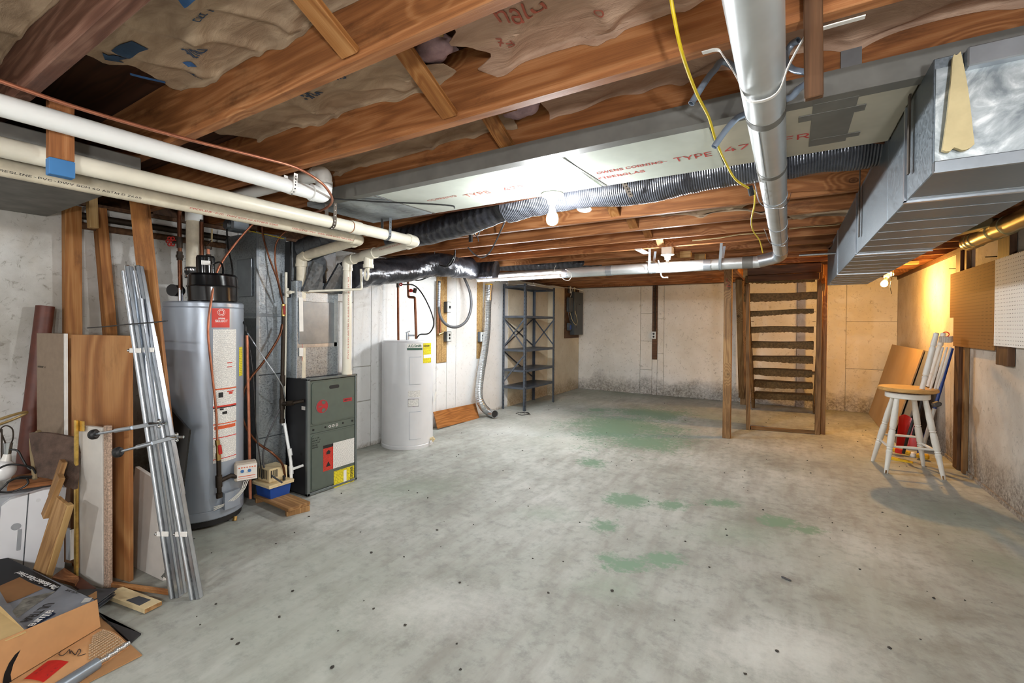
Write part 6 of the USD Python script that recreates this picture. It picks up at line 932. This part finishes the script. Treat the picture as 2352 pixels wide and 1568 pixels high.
def stand(name, p, w, h, th, m, z0=0.0, d=dv_, lean=(0, 0, 0), **kw):
    "a board standing on edge: its front lower right corner at p, w wide to the left, h high, th thick away from the viewer"
    n_ = V(-d[1], d[0], 0); M = frame(V(p[0], p[1], z0), V(lean[0], lean[1], 1.0), -d); return obj(name, box(0, h, 0, w, -th, 0, .0015), m, smooth=False, M=M, **kw)
t = stand("plywood_panel", (-2.625, .870), .425, 1.155, .019, "plywood_face", label="knotty plywood panel standing on edge behind the white shelf board", cat="plywood")
stand("drywall_strip", (-3.19, .782), .218, 1.097, .013, "drywall_paper", .06, label="grey-brown drywall offcut standing left of the plywood", cat="drywall"); obj("lettering", tf(scrawl(9, .009, 8), frame((-3.388, .7355, .975), dv_, (0, 0, 1))), "dull_strap", "/World/drywall_strip", smooth=False)
stand("drywall_strip", (-3.176, .789), .014, 1.097, .012, "gypsum_white", .06, label="white gypsum edge of a second drywall offcut beside the plywood", cat="drywall")
stand("melamine_board", (-2.668, .785), .165, .735, .017, "cabinet_white", label="white melamine shelf board standing in front of the plywood", cat="shelf board")
stand("particle_edge_strip", (-2.634, .797), .033, .745, .017, "particle_edge", label="raw particleboard edge strip beside the white shelf board", cat="strip")
obj("brass_trim", cat(bar((-2.801, 0.731, 0.016), (-2.798, 0.732, 0.766), .016, .012, dv_, .002), prism([(0, 0), (.055, .004), (.056, .05), (0, .05)], frame((-2.813, 0.738, 0.711), dv_, (0, 0, 1)), .002)), "brass_foil", label="shiny brass edged strip standing left of the white shelf board", cat="strip", smooth=False)
sheet4("glass_panel", [(-3.676, 1.208, 0.05), (-3.385, 1.309, 0.05), (-2.72, 1.12, .82), (-3.07, 1.10, .82)], .006, "black_gloss", label="glossy black panel leaning behind the metal rails", cat="panel") if False else None
PB = V(-2.84, 1.06, 0)
obj("glossy_sheet", prism([(0, 0), (.31, 0), (.31, .62), (0, .80)], frame((-3.05, 1.06, .02), (.985, .17, 0), (0, .12, 1)), .01), "black_gloss", label="glossy black panel standing behind the metal rails", cat="panel", smooth=False)
wp = [(-2.852, 0.951, 0), (-2.48, 0.976, 0)]
obj("cabinet_panel", prism([(0, 0), (.36, 0), (.36, .415), (0, .475)], frame((-2.86, .945, .0), (.995, .08, 0), (0, .1, 1)), .018), "cabinet_white", label="white cabinet panel with a hinge standing behind the metal rails", cat="cabinet panel", smooth=False)
obj("hinge", cat(bar((-2.487, 0.961, 0.021), (-2.483, 0.961, 0.057), .012, .006, (1, 0, 0)), bar((-2.517, 0.959, 0.012), (-2.483, 0.961, 0.041), .012, .006)), "chrome", label="small chrome hinge on the white cabinet panel's foot", cat="hinge", smooth=False)
# telescoping metal rails tied together, with two black-footed arms
t = thing("metal_rails", "bundle of shiny slotted metal rails with black-knobbed arms leaning on the long stud", "metal rails", (-2.25, .95, 0))
def rail(a, b, w, d, par):
    a, b = V(*a), V(*b); L = np.linalg.norm(b - a); M = frame(a, b - a, (.85, .5, 0)); th_ = .003
    return obj("rail", tf(cat(box(0, L, -w / 2, w / 2, -d / 2, -d / 2 + th_), box(0, L, -w / 2, -w / 2 + th_, -d / 2, d / 2), box(0, L, w / 2 - th_, w / 2, -d / 2, d / 2), box(0, L, -w / 2, -w * .22, d / 2 - th_, d / 2), box(0, L, w * .22, w / 2, d / 2 - th_, d / 2)), M), "zinc", par, smooth=False), M, L
RA, RA1, RB, RB1 = V(*(-2.301, 0.939, 0)), V(*(-2.588, 0.86, 1.474)), V(*(-2.214, 0.982, 0)), V(*(-2.576, 0.895, 1.477))
u1, u2 = unit(RA1 - RA), unit(RB1 - RB); LA, LB = np.linalg.norm(RA1 - RA), np.linalg.norm(RB1 - RB); side = V(.85, .5, 0)
for base, u_, L in ((RA, u1, LA), (RB, u2, LB)):
    rail(base, base + u_ * L * .78, .022, .026, t); obj("groove", bar(base + V(0, -.0145, 0), base + u_ * L * .78 + V(0, -.0145, 0), .007, .002, side), "dark_galvanized", t, smooth=False)  # dark strips stand in for shade inside the rail slots
    rail(base + u_ * L * .30 + V(.0, .005, 0), base + u_ * L, .018, .022, t)
    obj("rail_tube", tube([base + u_ * .0 - side * .016 + V(0, -.012, 0), base + u_ * L * .985 - side * .014 + V(0, -.012, 0)], .0105, 14), "zinc", t)
    for s in (.19, .74): c_ = base + u_ * L * s; obj("clip", bar(c_ - side * .032 + V(0, -.02, 0), c_ + side * .022 + V(0, -.02, 0), .022, .006, u_, .002), "white_paint", t, smooth=False); obj("rivet", ball(c_ - side * .036 + V(0, -.02, 0), .007, 1), "chrome", t)
    obj("end_fitting", cat([tube([base + u_ * (L + .005) + side * k, base + u_ * (L - .03) + side * k], .010, 10) for k in (-.012,)]), "chrome", t)
rail(RA + V(.030, .012, 0) + u1 * .02, RA + V(.030, .012, 0) + u1 * LA * .9, .014, .018, t)
def arm(p0, p1, name):
    p0, p1 = V(*p0), V(*p1); u_ = unit(p0 - p1); L = np.linalg.norm(p0 - p1)
    a = obj("arm", cat(tube([p1 + u_ * .02, p1 + u_ * L * .42], .0055, 12), tube([p1 + u_ * L * .36, p1 + u_ * L * .62], .0095, 14), bar(p1 + u_ * L * .6, p0, .018, .007, (0, 0, 1), .002)), "zinc", t)
    obj("rubber_foot", lathe([(0, 0), (.019, 0), (.022, .006), (.022, .018), (.016, .026), (0, .026)], p1, u_, n=24), "rubber", a); obj("wing_bolt", cat(ball(p0 + V(.012, 0, .012), .009, 1), ball(p0 + V(.015, 0, -.012), .008, 1), tube([p0 - V(.03, .02, 0), p0 + V(.03, .02, 0)], .006, 8)), "chrome", a)
arm((-2.365, 0.885, 0.774), (-2.638, 0.74, 0.717), 0); arm((-2.262, 0.91, 0.723), (-2.438, 0.76, 0.662), 1)
obj("zip_tie", tube(smooth([(-3.081, 0.85, 1.187), (-2.782, 0.845, 1.198), (-2.521, 0.842, 1.21), (-2.369, 0.86, 1.217), (-2.233, 0.87, 1.225)], 5), .0028, 7), "black_cable", t)
obj("floor_strip", bar((-2.649, 0.811, 0.012), (-2.332, 0.93, 0.012), .02, .018, (0, 0, 1), .003), "plywood_face", label="thin orange wood strip lying on the floor in front of the boards", cat="strip", smooth=False)
t = thing("painted_offcut", "cream painted wood offcut with a grey patch lying on the floor", "wood offcut", (-2.4, .82, 0))
oc = [V(*(-2.574, 0.754, 0.022)), V(*(-2.557, 0.824, 0.022)), V(*(-2.285, 0.869, 0.022)), V(*(-2.278, 0.806, 0.022))]
def plate(c, th, name, m, par="/World", **kw):
    c = [V(*q_) for q_ in c]; fn = lambda u, v: (c[0][None] * ((1 - u) * (1 - v))[:, None] + c[1][None] * (u * (1 - v))[:, None] + c[2][None] * (u * v)[:, None] + c[3][None] * ((1 - u) * v)[:, None]); return obj(name, slab(fn, 1, 1, (0, 0, -th)), m, par, smooth=False, **kw)
plate(oc, .018, "board", "pump_cream", t); plate([oc[0] + (oc[3] - oc[0]) * .98 + V(.001, .001, -.002), oc[1] + (oc[2] - oc[1]) * .985 + V(.001, .001, -.002), oc[2] + V(.002, .001, -.001), oc[3] + V(.002, .001, -.001)], .016, "end_grain", "scrap_wood", t); mid = lambda a, b: oc[0] * ((1 - a) * (1 - b)) + oc[1] * (a * (1 - b)) + oc[2] * (a * b) + oc[3] * ((1 - a) * b)
plate([mid(.15, .52) + V(0, 0, .0012), mid(.75, .55) + V(0, 0, .0012), mid(.80, .82) + V(0, 0, .0012), mid(.12, .84) + V(0, 0, .0012)], .001, "grey_patch", "slate_plank", t)
# carpet offcut, scrap timbers
obj("carpet_offcut", slab((lambda c: (lambda u, v: c[0][None] * ((1 - u) * (1 - v))[:, None] + c[1][None] * (u * (1 - v))[:, None] + c[2][None] * (u * v)[:, None] + c[3][None] * ((1 - u) * v)[:, None] + np.stack([0 * u, -.02 * np.sin(3 * u + 1) * v, .01 * np.sin(4 * u)], -1)))([V(*(-2.954, 0.63, 0.503)), V(*(-2.751, 0.711, 0.467)), V(*(-2.836, 0.734, 0.678)), V(*(-3.055, 0.649, 0.693))]), 12, 8, (-.003, .014, 0)), "carpet_piece", label="brown carpet offcut folded against the drywall", cat="carpet")
obj("carpet_edge", cat(tube(smooth([(-2.942, 0.628, 0.496), (-3.037, 0.638, 0.64), (-3.043, 0.644, 0.675), (-3.014, 0.658, 0.701)], 5), .009, 8)), "carpet_binding", label="pale binding along the carpet offcut's edge", cat="binding")
wood("scrap_timber", (-2.819, 0.656, 0.432), (-2.791, 0.687, 0.589), .045, .02, "scrap_wood", yh=(1, 0, 0), label="short rough timber end leaning on the carpet offcut", cat="scrap wood")
wood("scrap_timber", (-2.804, 0.63, 0.356), (-2.745, 0.668, 0.534), .045, .022, "scrap_wood", yh=(1, 0, 0), label="brown timber end leaning over the white appliance", cat="scrap wood")
wood("scrap_timber", (-2.785, 0.604, 0.083), (-2.694, 0.663, 0.436), .10, .018, "scrap_wood", yh=(1, .2, .3), label="weathered plank leaning over the white appliance's right side", cat="scrap wood")
wood("scrap_timber", (-2.744, 0.619, 0.097), (-2.658, 0.672, 0.427), .032, .025, "pale_scrap", yh=(1, .2, .3), label="fresh pale plank edge leaning beside the weathered plank", cat="scrap wood")
wood("scrap_timber", (-2.914, 0.737, 0.073), (-2.934, 0.743, 0.443), .05, .02, "dark_board", yh=(1, .2, 0), label="dark upright board in the gap left of the brass strip", cat="scrap wood")
t = thing("metal_bracket", "grey metal bracket with white edge standing in the gap by the brass strip", "bracket", (-2.867, 0.723, 0.103)); obj("plate", bar((-2.871, 0.722, 0.102), (-2.87, 0.722, 0.252), .028, .004, dv_), "ac_grey", t, smooth=False); obj("flange", bar((-2.838, 0.726, 0.11), (-2.837, 0.726, 0.251), .006, .012, dv_), "white_paint", t, smooth=False)
# white air conditioner lying tilted
AM = frame((-3.019, 0.617, 0.052), unit(V(.30, .95, 0) * .93 + V(0, 0, .0)), (.12, -.04, 1.0))
ac_up = unit(V(.12, .08, 1)); acx = unit(V(.28, .96, -.06)); AM = frame(V(*(-3.025, 0.56, 0.191)), acx, ac_up)
t = thing("air_conditioner", "white window air conditioner with louvres lying under the timber scraps", "air conditioner", AM[:3, 3])
obj("body", tf(cat(box(-.20, .165, -.20, .235, -.13, -.02, .01)), AM), "ac_grey", t, smooth=False)
face = sg.Polygon([(-.035, -.20), (.19, -.20), (.19, .245), (.16, .253), (.10, .25), (-.005, .225), (-.03, .20)])
obj("front_panel", prism(face, AM @ np.array([[1, 0, 0, 0], [0, 1, 0, 0], [0, 0, 1, -.02], [0, 0, 0, 1.]]), .035), "ac_white", t, smooth=False)
obj("panel_joint", prism(sg.Polygon([(.050, -.20), (.054, -.20), (.054, .24), (.050, .24)]), AM, .0158), "grey_plastic", t, smooth=False)
obj("badge", lathe([(0, 0), (.016, 0), (.016, .002), (.012, .002), (.012, .0012), (0, .0012)], (AM @ V(.02, .095, .015, 1))[:3], AM[:3, 2], n=28), "ac_grey", t); obj("dial_mark", lathe([(0, 0), (.008, 0), (.008, .001), (0, .001)], (AM @ V(.085, .205, .015, 1))[:3], AM[:3, 2], n=24), "heater_white", t)
obj("handle_slot", prism(rrect(.014, .10, .004), AM @ np.array([[1, 0, 0, .026], [0, 1, 0, -.02], [0, 0, 1, .0149], [0, 0, 0, 1.]]), .001), "ac_grey", t, smooth=False)
for k in range(-6, 11): obj("louvre", tf(box(-.20, -.04, .0, .012, -.02, .01, .002), AM @ np.array([[1, 0, 0, 0], [0, 1, 0, -.05 + k * .021], [0, 0, 1, 0], [0, 0, 0, 1.]])), "grey_plastic" if k % 2 else "ac_white", t, smooth=False)
wood("board_scrap", (AM @ V(-.02, .262, -.10, 1))[:3], (AM @ V(.19, .268, -.10, 1))[:3], .15, .022, "joist_wood", yh=AM[:3, 2], label="short wood board lying on top of the white air conditioner", cat="scrap wood")
# stripped lamp: harp, bulb, shade ring
t = thing("stripped_lamp", "stripped table lamp with a bent wire harp and large frosted bulb", "lamp", (-3.051, 0.558, 0.476))
lp = lambda a: V(*a)
hc_ = [(-3.051, 0.557, 0.66), (-3.054, 0.548, 0.697), (-3.055, 0.543, 0.728), (-3.05, 0.559, 0.741), (-3.045, 0.577, 0.723), (-3.044, 0.579, 0.682), (-3.046, 0.571, 0.649)]
obj("harp", tube(smooth(hc_, 6), .0028, 7), "iron_pipe", t); obj("socket", tube([(-3.048, 0.565, 0.662), (-3.049, 0.562, 0.611)], [.016, .013], 14), "chrome", t)
rc_ = V(*(-3.053, 0.541, 0.762)); obj("shade_ring", tube([rc_ + V(.02 * math.sin(p), .085 * math.cos(p), .018 * math.sin(p + .5) + .02 * math.cos(p)) for p in np.linspace(0, 2 * np.pi, 33)], .006, 8), "lamp_tan", t)
obj("bulb_base", tube([(-3.05, 0.561, 0.611), (-3.051, 0.556, 0.572)], [.014, .02], 14), "porcelain", t); obj("bulb", ball((-3.053, 0.546, 0.539), .047, 3), "frosted_bulb", t); obj("stem", tube([(-3.048, 0.545, 0.728), (-3.049, 0.544, 0.52)], .003, 6), "iron_pipe", t)
for k, pts in enumerate(([(-3.039, 0.564, 0.632), (-3.018, 0.588, 0.624), (-3, 0.601, 0.583), (-2.981, 0.616, 0.542), (-2.961, 0.646, 0.511), (-2.951, 0.638, 0.501), (-2.953, 0.602, 0.505), (-2.956, 0.562, 0.512), (-2.958, 0.536, 0.49), (-2.959, 0.51, 0.459)], [(-2.959, 0.513, 0.568), (-2.957, 0.546, 0.58), (-2.954, 0.586, 0.569), (-2.952, 0.623, 0.545), (-2.951, 0.627, 0.51), (-2.956, 0.582, 0.516), (-2.956, 0.542, 0.502)], [(-2.933, 0.601, 0.509), (-2.932, 0.603, 0.485), (-2.934, 0.578, 0.467), (-2.938, 0.545, 0.462), (-2.94, 0.509, 0.475)])): obj("black_cable", tube(smooth(pts, 7), .0042, 8), "black_cable", label=("black lamp flex snaking down over the carpet offcut", "black flex arching over the frosted bulb", "black flex curling over the wood board's end")[k], cat="cable")
# flooring, tiles, cartons
for k in range(7):
    d0 = V(*(-2.639, 0.757, 0.01)); d1 = V(*(-2.518, 0.775, 0.01)); jx = .012 * math.sin(k * 2.3)
    M = frame(V(*(-2.457, 0.727, 0.012)) + V(jx - .03, jx, .004 + k * .0055), (.75, .55, 0), (-.55, .75, 0)); obj("vinyl_plank", box(-.15, .0 + jx * .6, -.055, .055, -.0025, .0025), "slate_plank", M=M, smooth=False, label=("bottom dark vinyl plank of the fanned stack behind the cardboard flap", "second dark vinyl plank from the bottom of the fanned stack", "third dark vinyl plank from the bottom of the fanned stack", "middle dark vinyl plank of the fanned stack behind the cardboard flap", "third dark vinyl plank from the top of the fanned stack", "second dark vinyl plank from the top of the fanned stack", "topmost dark vinyl plank of the fanned stack behind the cardboard flap")[k], cat="vinyl plank", group="dark vinyl planks stacked behind the cardboard flap")
plate([(-2.843, 0.69, 0.05), (-2.772, 0.734, 0.05), (-2.584, 0.738, 0.05), (-2.572, 0.7, 0.05)], .012, "walnut_board", "walnut_sheet", label="reddish brown thin sheet poking out from under the printed carton", cat="sheet"); plate([(-2.816, 0.652, 0.07), (-2.862, 0.706, 0.075), (-2.713, 0.717, 0.07), (-2.659, 0.69, 0.07)], .014, "wood_scrap", "joist_wood", label="flat brown wood scrap in front of the pale plank", cat="scrap wood")
plate([(-2.442, 0.706, 0.01), (-2.36, 0.701, 0.01), (-2.134, 0.744, 0.01), (-2.109, 0.703, 0.01)], .006, "black_tile", "charcoal_tile", label="black floor tile on the concrete, far one of two", cat="tile"); plate([(-2.434, 0.688, 0.004), (-2.331, 0.674, 0.004), (-2.12, 0.712, 0.004), (-2.114, 0.702, 0.004)], .003, "black_tile", "slate_plank", label="black floor tile on the concrete, half under the other tile", cat="tile")
# printed carton
t = thing("printed_carton", "opened black and grey printed flooring carton lying at the lower left", "carton", (-2.6, .55, 0))
q4 = [V(*(-3.347, 0.506, 0.15)), V(*(-2.311, 0.655, 0.13)), V(*(-2.234, 0.454, 0.15)), V(*(-2.466, 0.372, 0.19))]
top = plate(q4, .012, "top_face", "box_grey", t); up = V(0, 0, .001)
def onq(pts, name, m, par, lift=.0012): c = [V(*p) for p in pts]; return obj(name, trimesh.Trimesh(np.array(c) + V(0, 0, lift), [[0, i, i + 1] for i in range(1, len(c) - 1)] + [[0, i + 1, i] for i in range(1, len(c) - 1)], process=False), m, par, smooth=False)
Q = lambda px, py: None
def qz(p): n_ = np.cross(q4[1] - q4[0], q4[2] - q4[0]); o = V(0, 0, 1.22); d = V(*p) - o; s = (n_ @ (q4[0] - o)) / (n_ @ d); return o + d * s
onq([qz((-3.38, 0.511, 0.15)), qz((-2.501, 0.607, 0.15)), qz((-2.466, 0.583, 0.15)), qz((-2.634, 0.548, 0.15)), qz((-2.707, 0.477, 0.15)), qz((-2.562, 0.386, 0.15))], "black_border", "box_black", t)
onq([qz((-2.701, 0.47, 0.15)), qz((-2.726, 0.536, 0.15)), qz((-2.645, 0.545, 0.15)), qz((-2.53, 0.563, 0.15)), qz((-2.513, 0.499, 0.15)), qz((-2.512, 0.443, 0.15))], "printed_photo", "cardboard", t, .0022); onq([qz((-2.425, 0.457, 0.15)), qz((-2.502, 0.503, 0.15)), qz((-2.466, 0.583, 0.15)), qz((-2.405, 0.509, 0.15)), qz((-2.356, 0.457, 0.15))], "printed_photo", "print_scene", t, .0018); onq([qz((-2.243, 0.454, 0.15)), qz((-2.323, 0.53, 0.15)), qz((-2.273, 0.538, 0.15)), qz((-2.245, 0.482, 0.15))], "brand_patch", "box_navy", t, .002); onq([qz((-2.28, 0.607, 0.15)), qz((-2.309, 0.627, 0.15)), qz((-2.287, 0.644, 0.15)), qz((-2.265, 0.629, 0.15))], "torn_edge", "label_white", t, .002)
def ontop(s, a, b, upto, h, ink, lift=.0028, bold=False): a, b, c = qz(a), qz(b), qz(upto); M = frame(a + V(0, 0, lift), b - a, c - a); obj("lettering", text(s, h, M, .0004, bold=bold, w=np.linalg.norm(b - a)), ink, t, smooth=False)
ontop("The Easiest Floor Ever!", (-2.483, 0.6, 0.15), (-2.785, 0.55, 0.15), (-2.45, 0.579, 0.15), .020, "white_ink", bold=True); ontop("ULTRA", (-2.385, 0.538, 0.15), (-2.314, 0.455, 0.15), (-2.346, 0.54, 0.15), .028, "black_ink", .0032, True); ontop("allure", (-2.318, 0.53, 0.15), (-2.26, 0.461, 0.15), (-2.285, 0.533, 0.15), .024, "white_ink", .0034, True)
a, b, c = qz((-2.372, 0.628, 0.15)), qz((-2.45, 0.607, 0.15)), qz((-2.35, 0.618, 0.15)); obj("lettering", tf(scrawl(10, .008, 2), frame(a + V(0, 0, .003), b - a, c - a)), "black_ink", t, smooth=False)
obj("side_face", slab(lambda u, v: q4[0][None] * (1 - u)[:, None] + q4[1][None] * u[:, None] + np.stack([0 * u, .004 * v, -.10 * v], -1), 2, 2, (0, .003, 0)), "box_black", t, smooth=False)
# brown carton with mailers in front
t = thing("brown_carton", "opened brown cardboard carton with a black curved arrow mark, lower left corner", "carton", (-2.2, .5, 0))
f0, f1 = V(*(-2.112, 0.309, 0.05)), V(*(-2.238, 0.651, 0.05)); g1 = V(*(-2.243, 0.643, 0.158)); g0 = V(*(-2.132, 0.312, 0.2))
fl = slab(lambda u, v: f0[None] * ((1 - u) * (1 - v))[:, None] + f1[None] * (u * (1 - v))[:, None] + g1[None] * (u * v)[:, None] + g0[None] * ((1 - u) * v)[:, None], 4, 3, (-.003, .003, 0)); obj("front_flap", fl, "cardboard", t, smooth=False)
onf = lambda u, v: f0 * ((1 - u) * (1 - v)) + f1 * (u * (1 - v)) + g1 * (u * v) + g0 * ((1 - u) * v)
fx_ = unit(f1 - f0); nf = unit(np.cross(f1 - f0, g0 - f0)); nf = nf if nf[0] > 0 else -nf
sw = smooth([(-2.132, 0.42, 0.146), (-2.166, 0.41, 0.112), (-2.197, 0.401, 0.069), (-2.211, 0.397, 0.015)], 4)
def flapP(p): n_ = nf; o = V(0, 0, 1.22); d = V(*p) - o; return o + d * ((n_ @ (f0 - o)) / (n_ @ d)) + nf * .0015
out = [flapP(p) for p in ((-2.132, 0.42, 0.146), (-2.158, 0.412, 0.124), (-2.187, 0.404, 0.09), (-2.209, 0.397, 0.049), (-2.22, 0.394, 0.006), (-2.175, 0.408, 0.023), (-2.179, 0.406, 0.054), (-2.167, 0.41, 0.09), (-2.146, 0.416, 0.123))]
obj("curved_mark", trimesh.Trimesh(np.array(out), [[0, 8, 1], [1, 8, 7], [1, 7, 2], [2, 7, 6], [2, 6, 3], [3, 6, 5], [3, 5, 4]] + [[0, 1, 8], [1, 7, 8], [1, 2, 7], [2, 6, 7], [2, 3, 6], [3, 5, 6], [3, 4, 5]], process=False), "black_ink", t, smooth=False)
plate([(-2.6, 0.392, 0.2), (-2.402, 0.423, 0.2), (-2.169, 0.441, 0.18), (-2.142, 0.323, 0.19)], .004, "inner_flap", "kraft", t)
obj("back_wall", slab(lambda u, v: (f0 + V(-.25, .15, -.04))[None] * (1 - u)[:, None] + (f1 + V(-.25, .06, -.04))[None] * u[:, None] + np.stack([0 * u, 0 * u, .07 * v], -1), 2, 2, (.003, .003, 0)), "cardboard_inside", t, smooth=False)
obj("floor_panel", box(-2.6, -2.0, .36, .70, .002, .006), "cardboard_inside", t, smooth=False)
# bubble mailer with red sticker, foil liner and grey roll
t = thing("bubble_mailer", "brown padded mailer with bubble lining, handwriting and a red sticker", "mailer", (-2.1, .5, 0))
h0, h1 = V(*(-1.986, 0.403, 0.012)), V(*(-2.088, 0.691, 0.012)); m0, m1 = f0 + V(.004, -.004, -.002), f1 + V(.004, -.004, -.002)
mm_ = lambda u, v: m0[None] * ((1 - u) * (1 - v))[:, None] + m1[None] * (u * (1 - v))[:, None] + h1[None] * (u * v)[:, None] + h0[None] * ((1 - u) * v)[:, None] + np.stack([0 * u, 0 * u, .018 * np.sin(np.pi * v)], -1)
obj("outer_paper", slab(mm_, 16, 10, (0, 0, -.006)), "cardboard", t)
one = lambda u, v, l=.0015: mm_(np.array([u]), np.array([v]))[0] + V(0, 0, l)
bub = [ball(one(u, v, .002), .0042, 1) for v in np.arange(.22, .97, .06) for u in np.arange(.62, .99, .022) if u > .66 + .0 * v and u + .0 > .98 - .45 * v]
obj("bubble_lining", cat(bub), "bubble_film", t, kind="stuff"); 
obj("foil_edge", cat([ball(one(u, .955 + .03 * ((k * 7) % 5) / 5, .003), .005 + .002 * (k % 3), 1) for k, u in enumerate(np.arange(.66, 1.0, .006))]), "foil_flex", t, kind="stuff")
stick = [(.30, .50), (.54, .42), (.60, .66), (.36, .86)]
def invm(p):                                                                                               # nearest (u, v) on the mailer to a target point
    best = None
    for u in np.linspace(0, 1, 60):
        for v in np.linspace(0, 1, 30):
            P = one(u, v); d = np.cross(unit(P - V(0, 0, 1.22)), unit(V(*p) - V(0, 0, 1.22))); e = d @ d
            if best is None or e < best[0]: best = (e, u, v)
    return best[1:]
cs = [invm(p) for p in ((-2.154, 0.432, 0.03), (-2.2, 0.5, 0.03), (-2.128, 0.535, 0.03), (-2.086, 0.463, 0.03))]
sq = lambda s, w: tuple(cs[0][i] * (1 - s) * (1 - w) + cs[1][i] * s * (1 - w) + cs[2][i] * s * w + cs[3][i] * (1 - s) * w for i in (0, 1))
P, Fq = quadgrid(lambda s, w: np.array([one(*sq(a, b), .0028) for a, b in zip(s, w)]), 6, 6); obj("red_sticker", trimesh.Trimesh(np.vstack([P, P]), np.vstack([Fq, Fq[:, ::-1] + len(P)]), process=False), "red_sticker", t, smooth=False)
for k, s in enumerate((7, 8, 9)):
    a, b, c = (one(*sq(*p), .0036) for p in ((.25 + .18 * k, .22), (.25 + .18 * k, .85), (.10 + .18 * k, .22))); m_ = scrawl(s, .006, k); m_.apply_scale([np.linalg.norm(b - a) / m_.bounds[1][0], 1, 1]); obj("lettering", tf(m_, frame(b, a - b, b - c)), "furnace_label_red", t, smooth=False)
hw = [one(*invm(p), .003) for p in ((-2.215, 0.537, 0.04), (-2.193, 0.525, 0.04), (-2.175, 0.529, 0.04), (-2.179, 0.541, 0.04), (-2.194, 0.552, 0.04), (-2.163, 0.547, 0.04), (-2.178, 0.557, 0.04), (-2.144, 0.556, 0.04), (-2.165, 0.57, 0.04), (-2.143, 0.571, 0.04), (-2.126, 0.56, 0.04), (-2.116, 0.576, 0.04))]; obj("handwriting", tube(smooth(hw, 5), .0011, 5), "black_ink", t, smooth=False)
ga, gb = one(.10, .96), one(.66, .97); obj("grey_roll", tube([ga + V(0, 0, .004), gb + V(0, 0, .004)], [.024, .020], 20), "pewter", t)
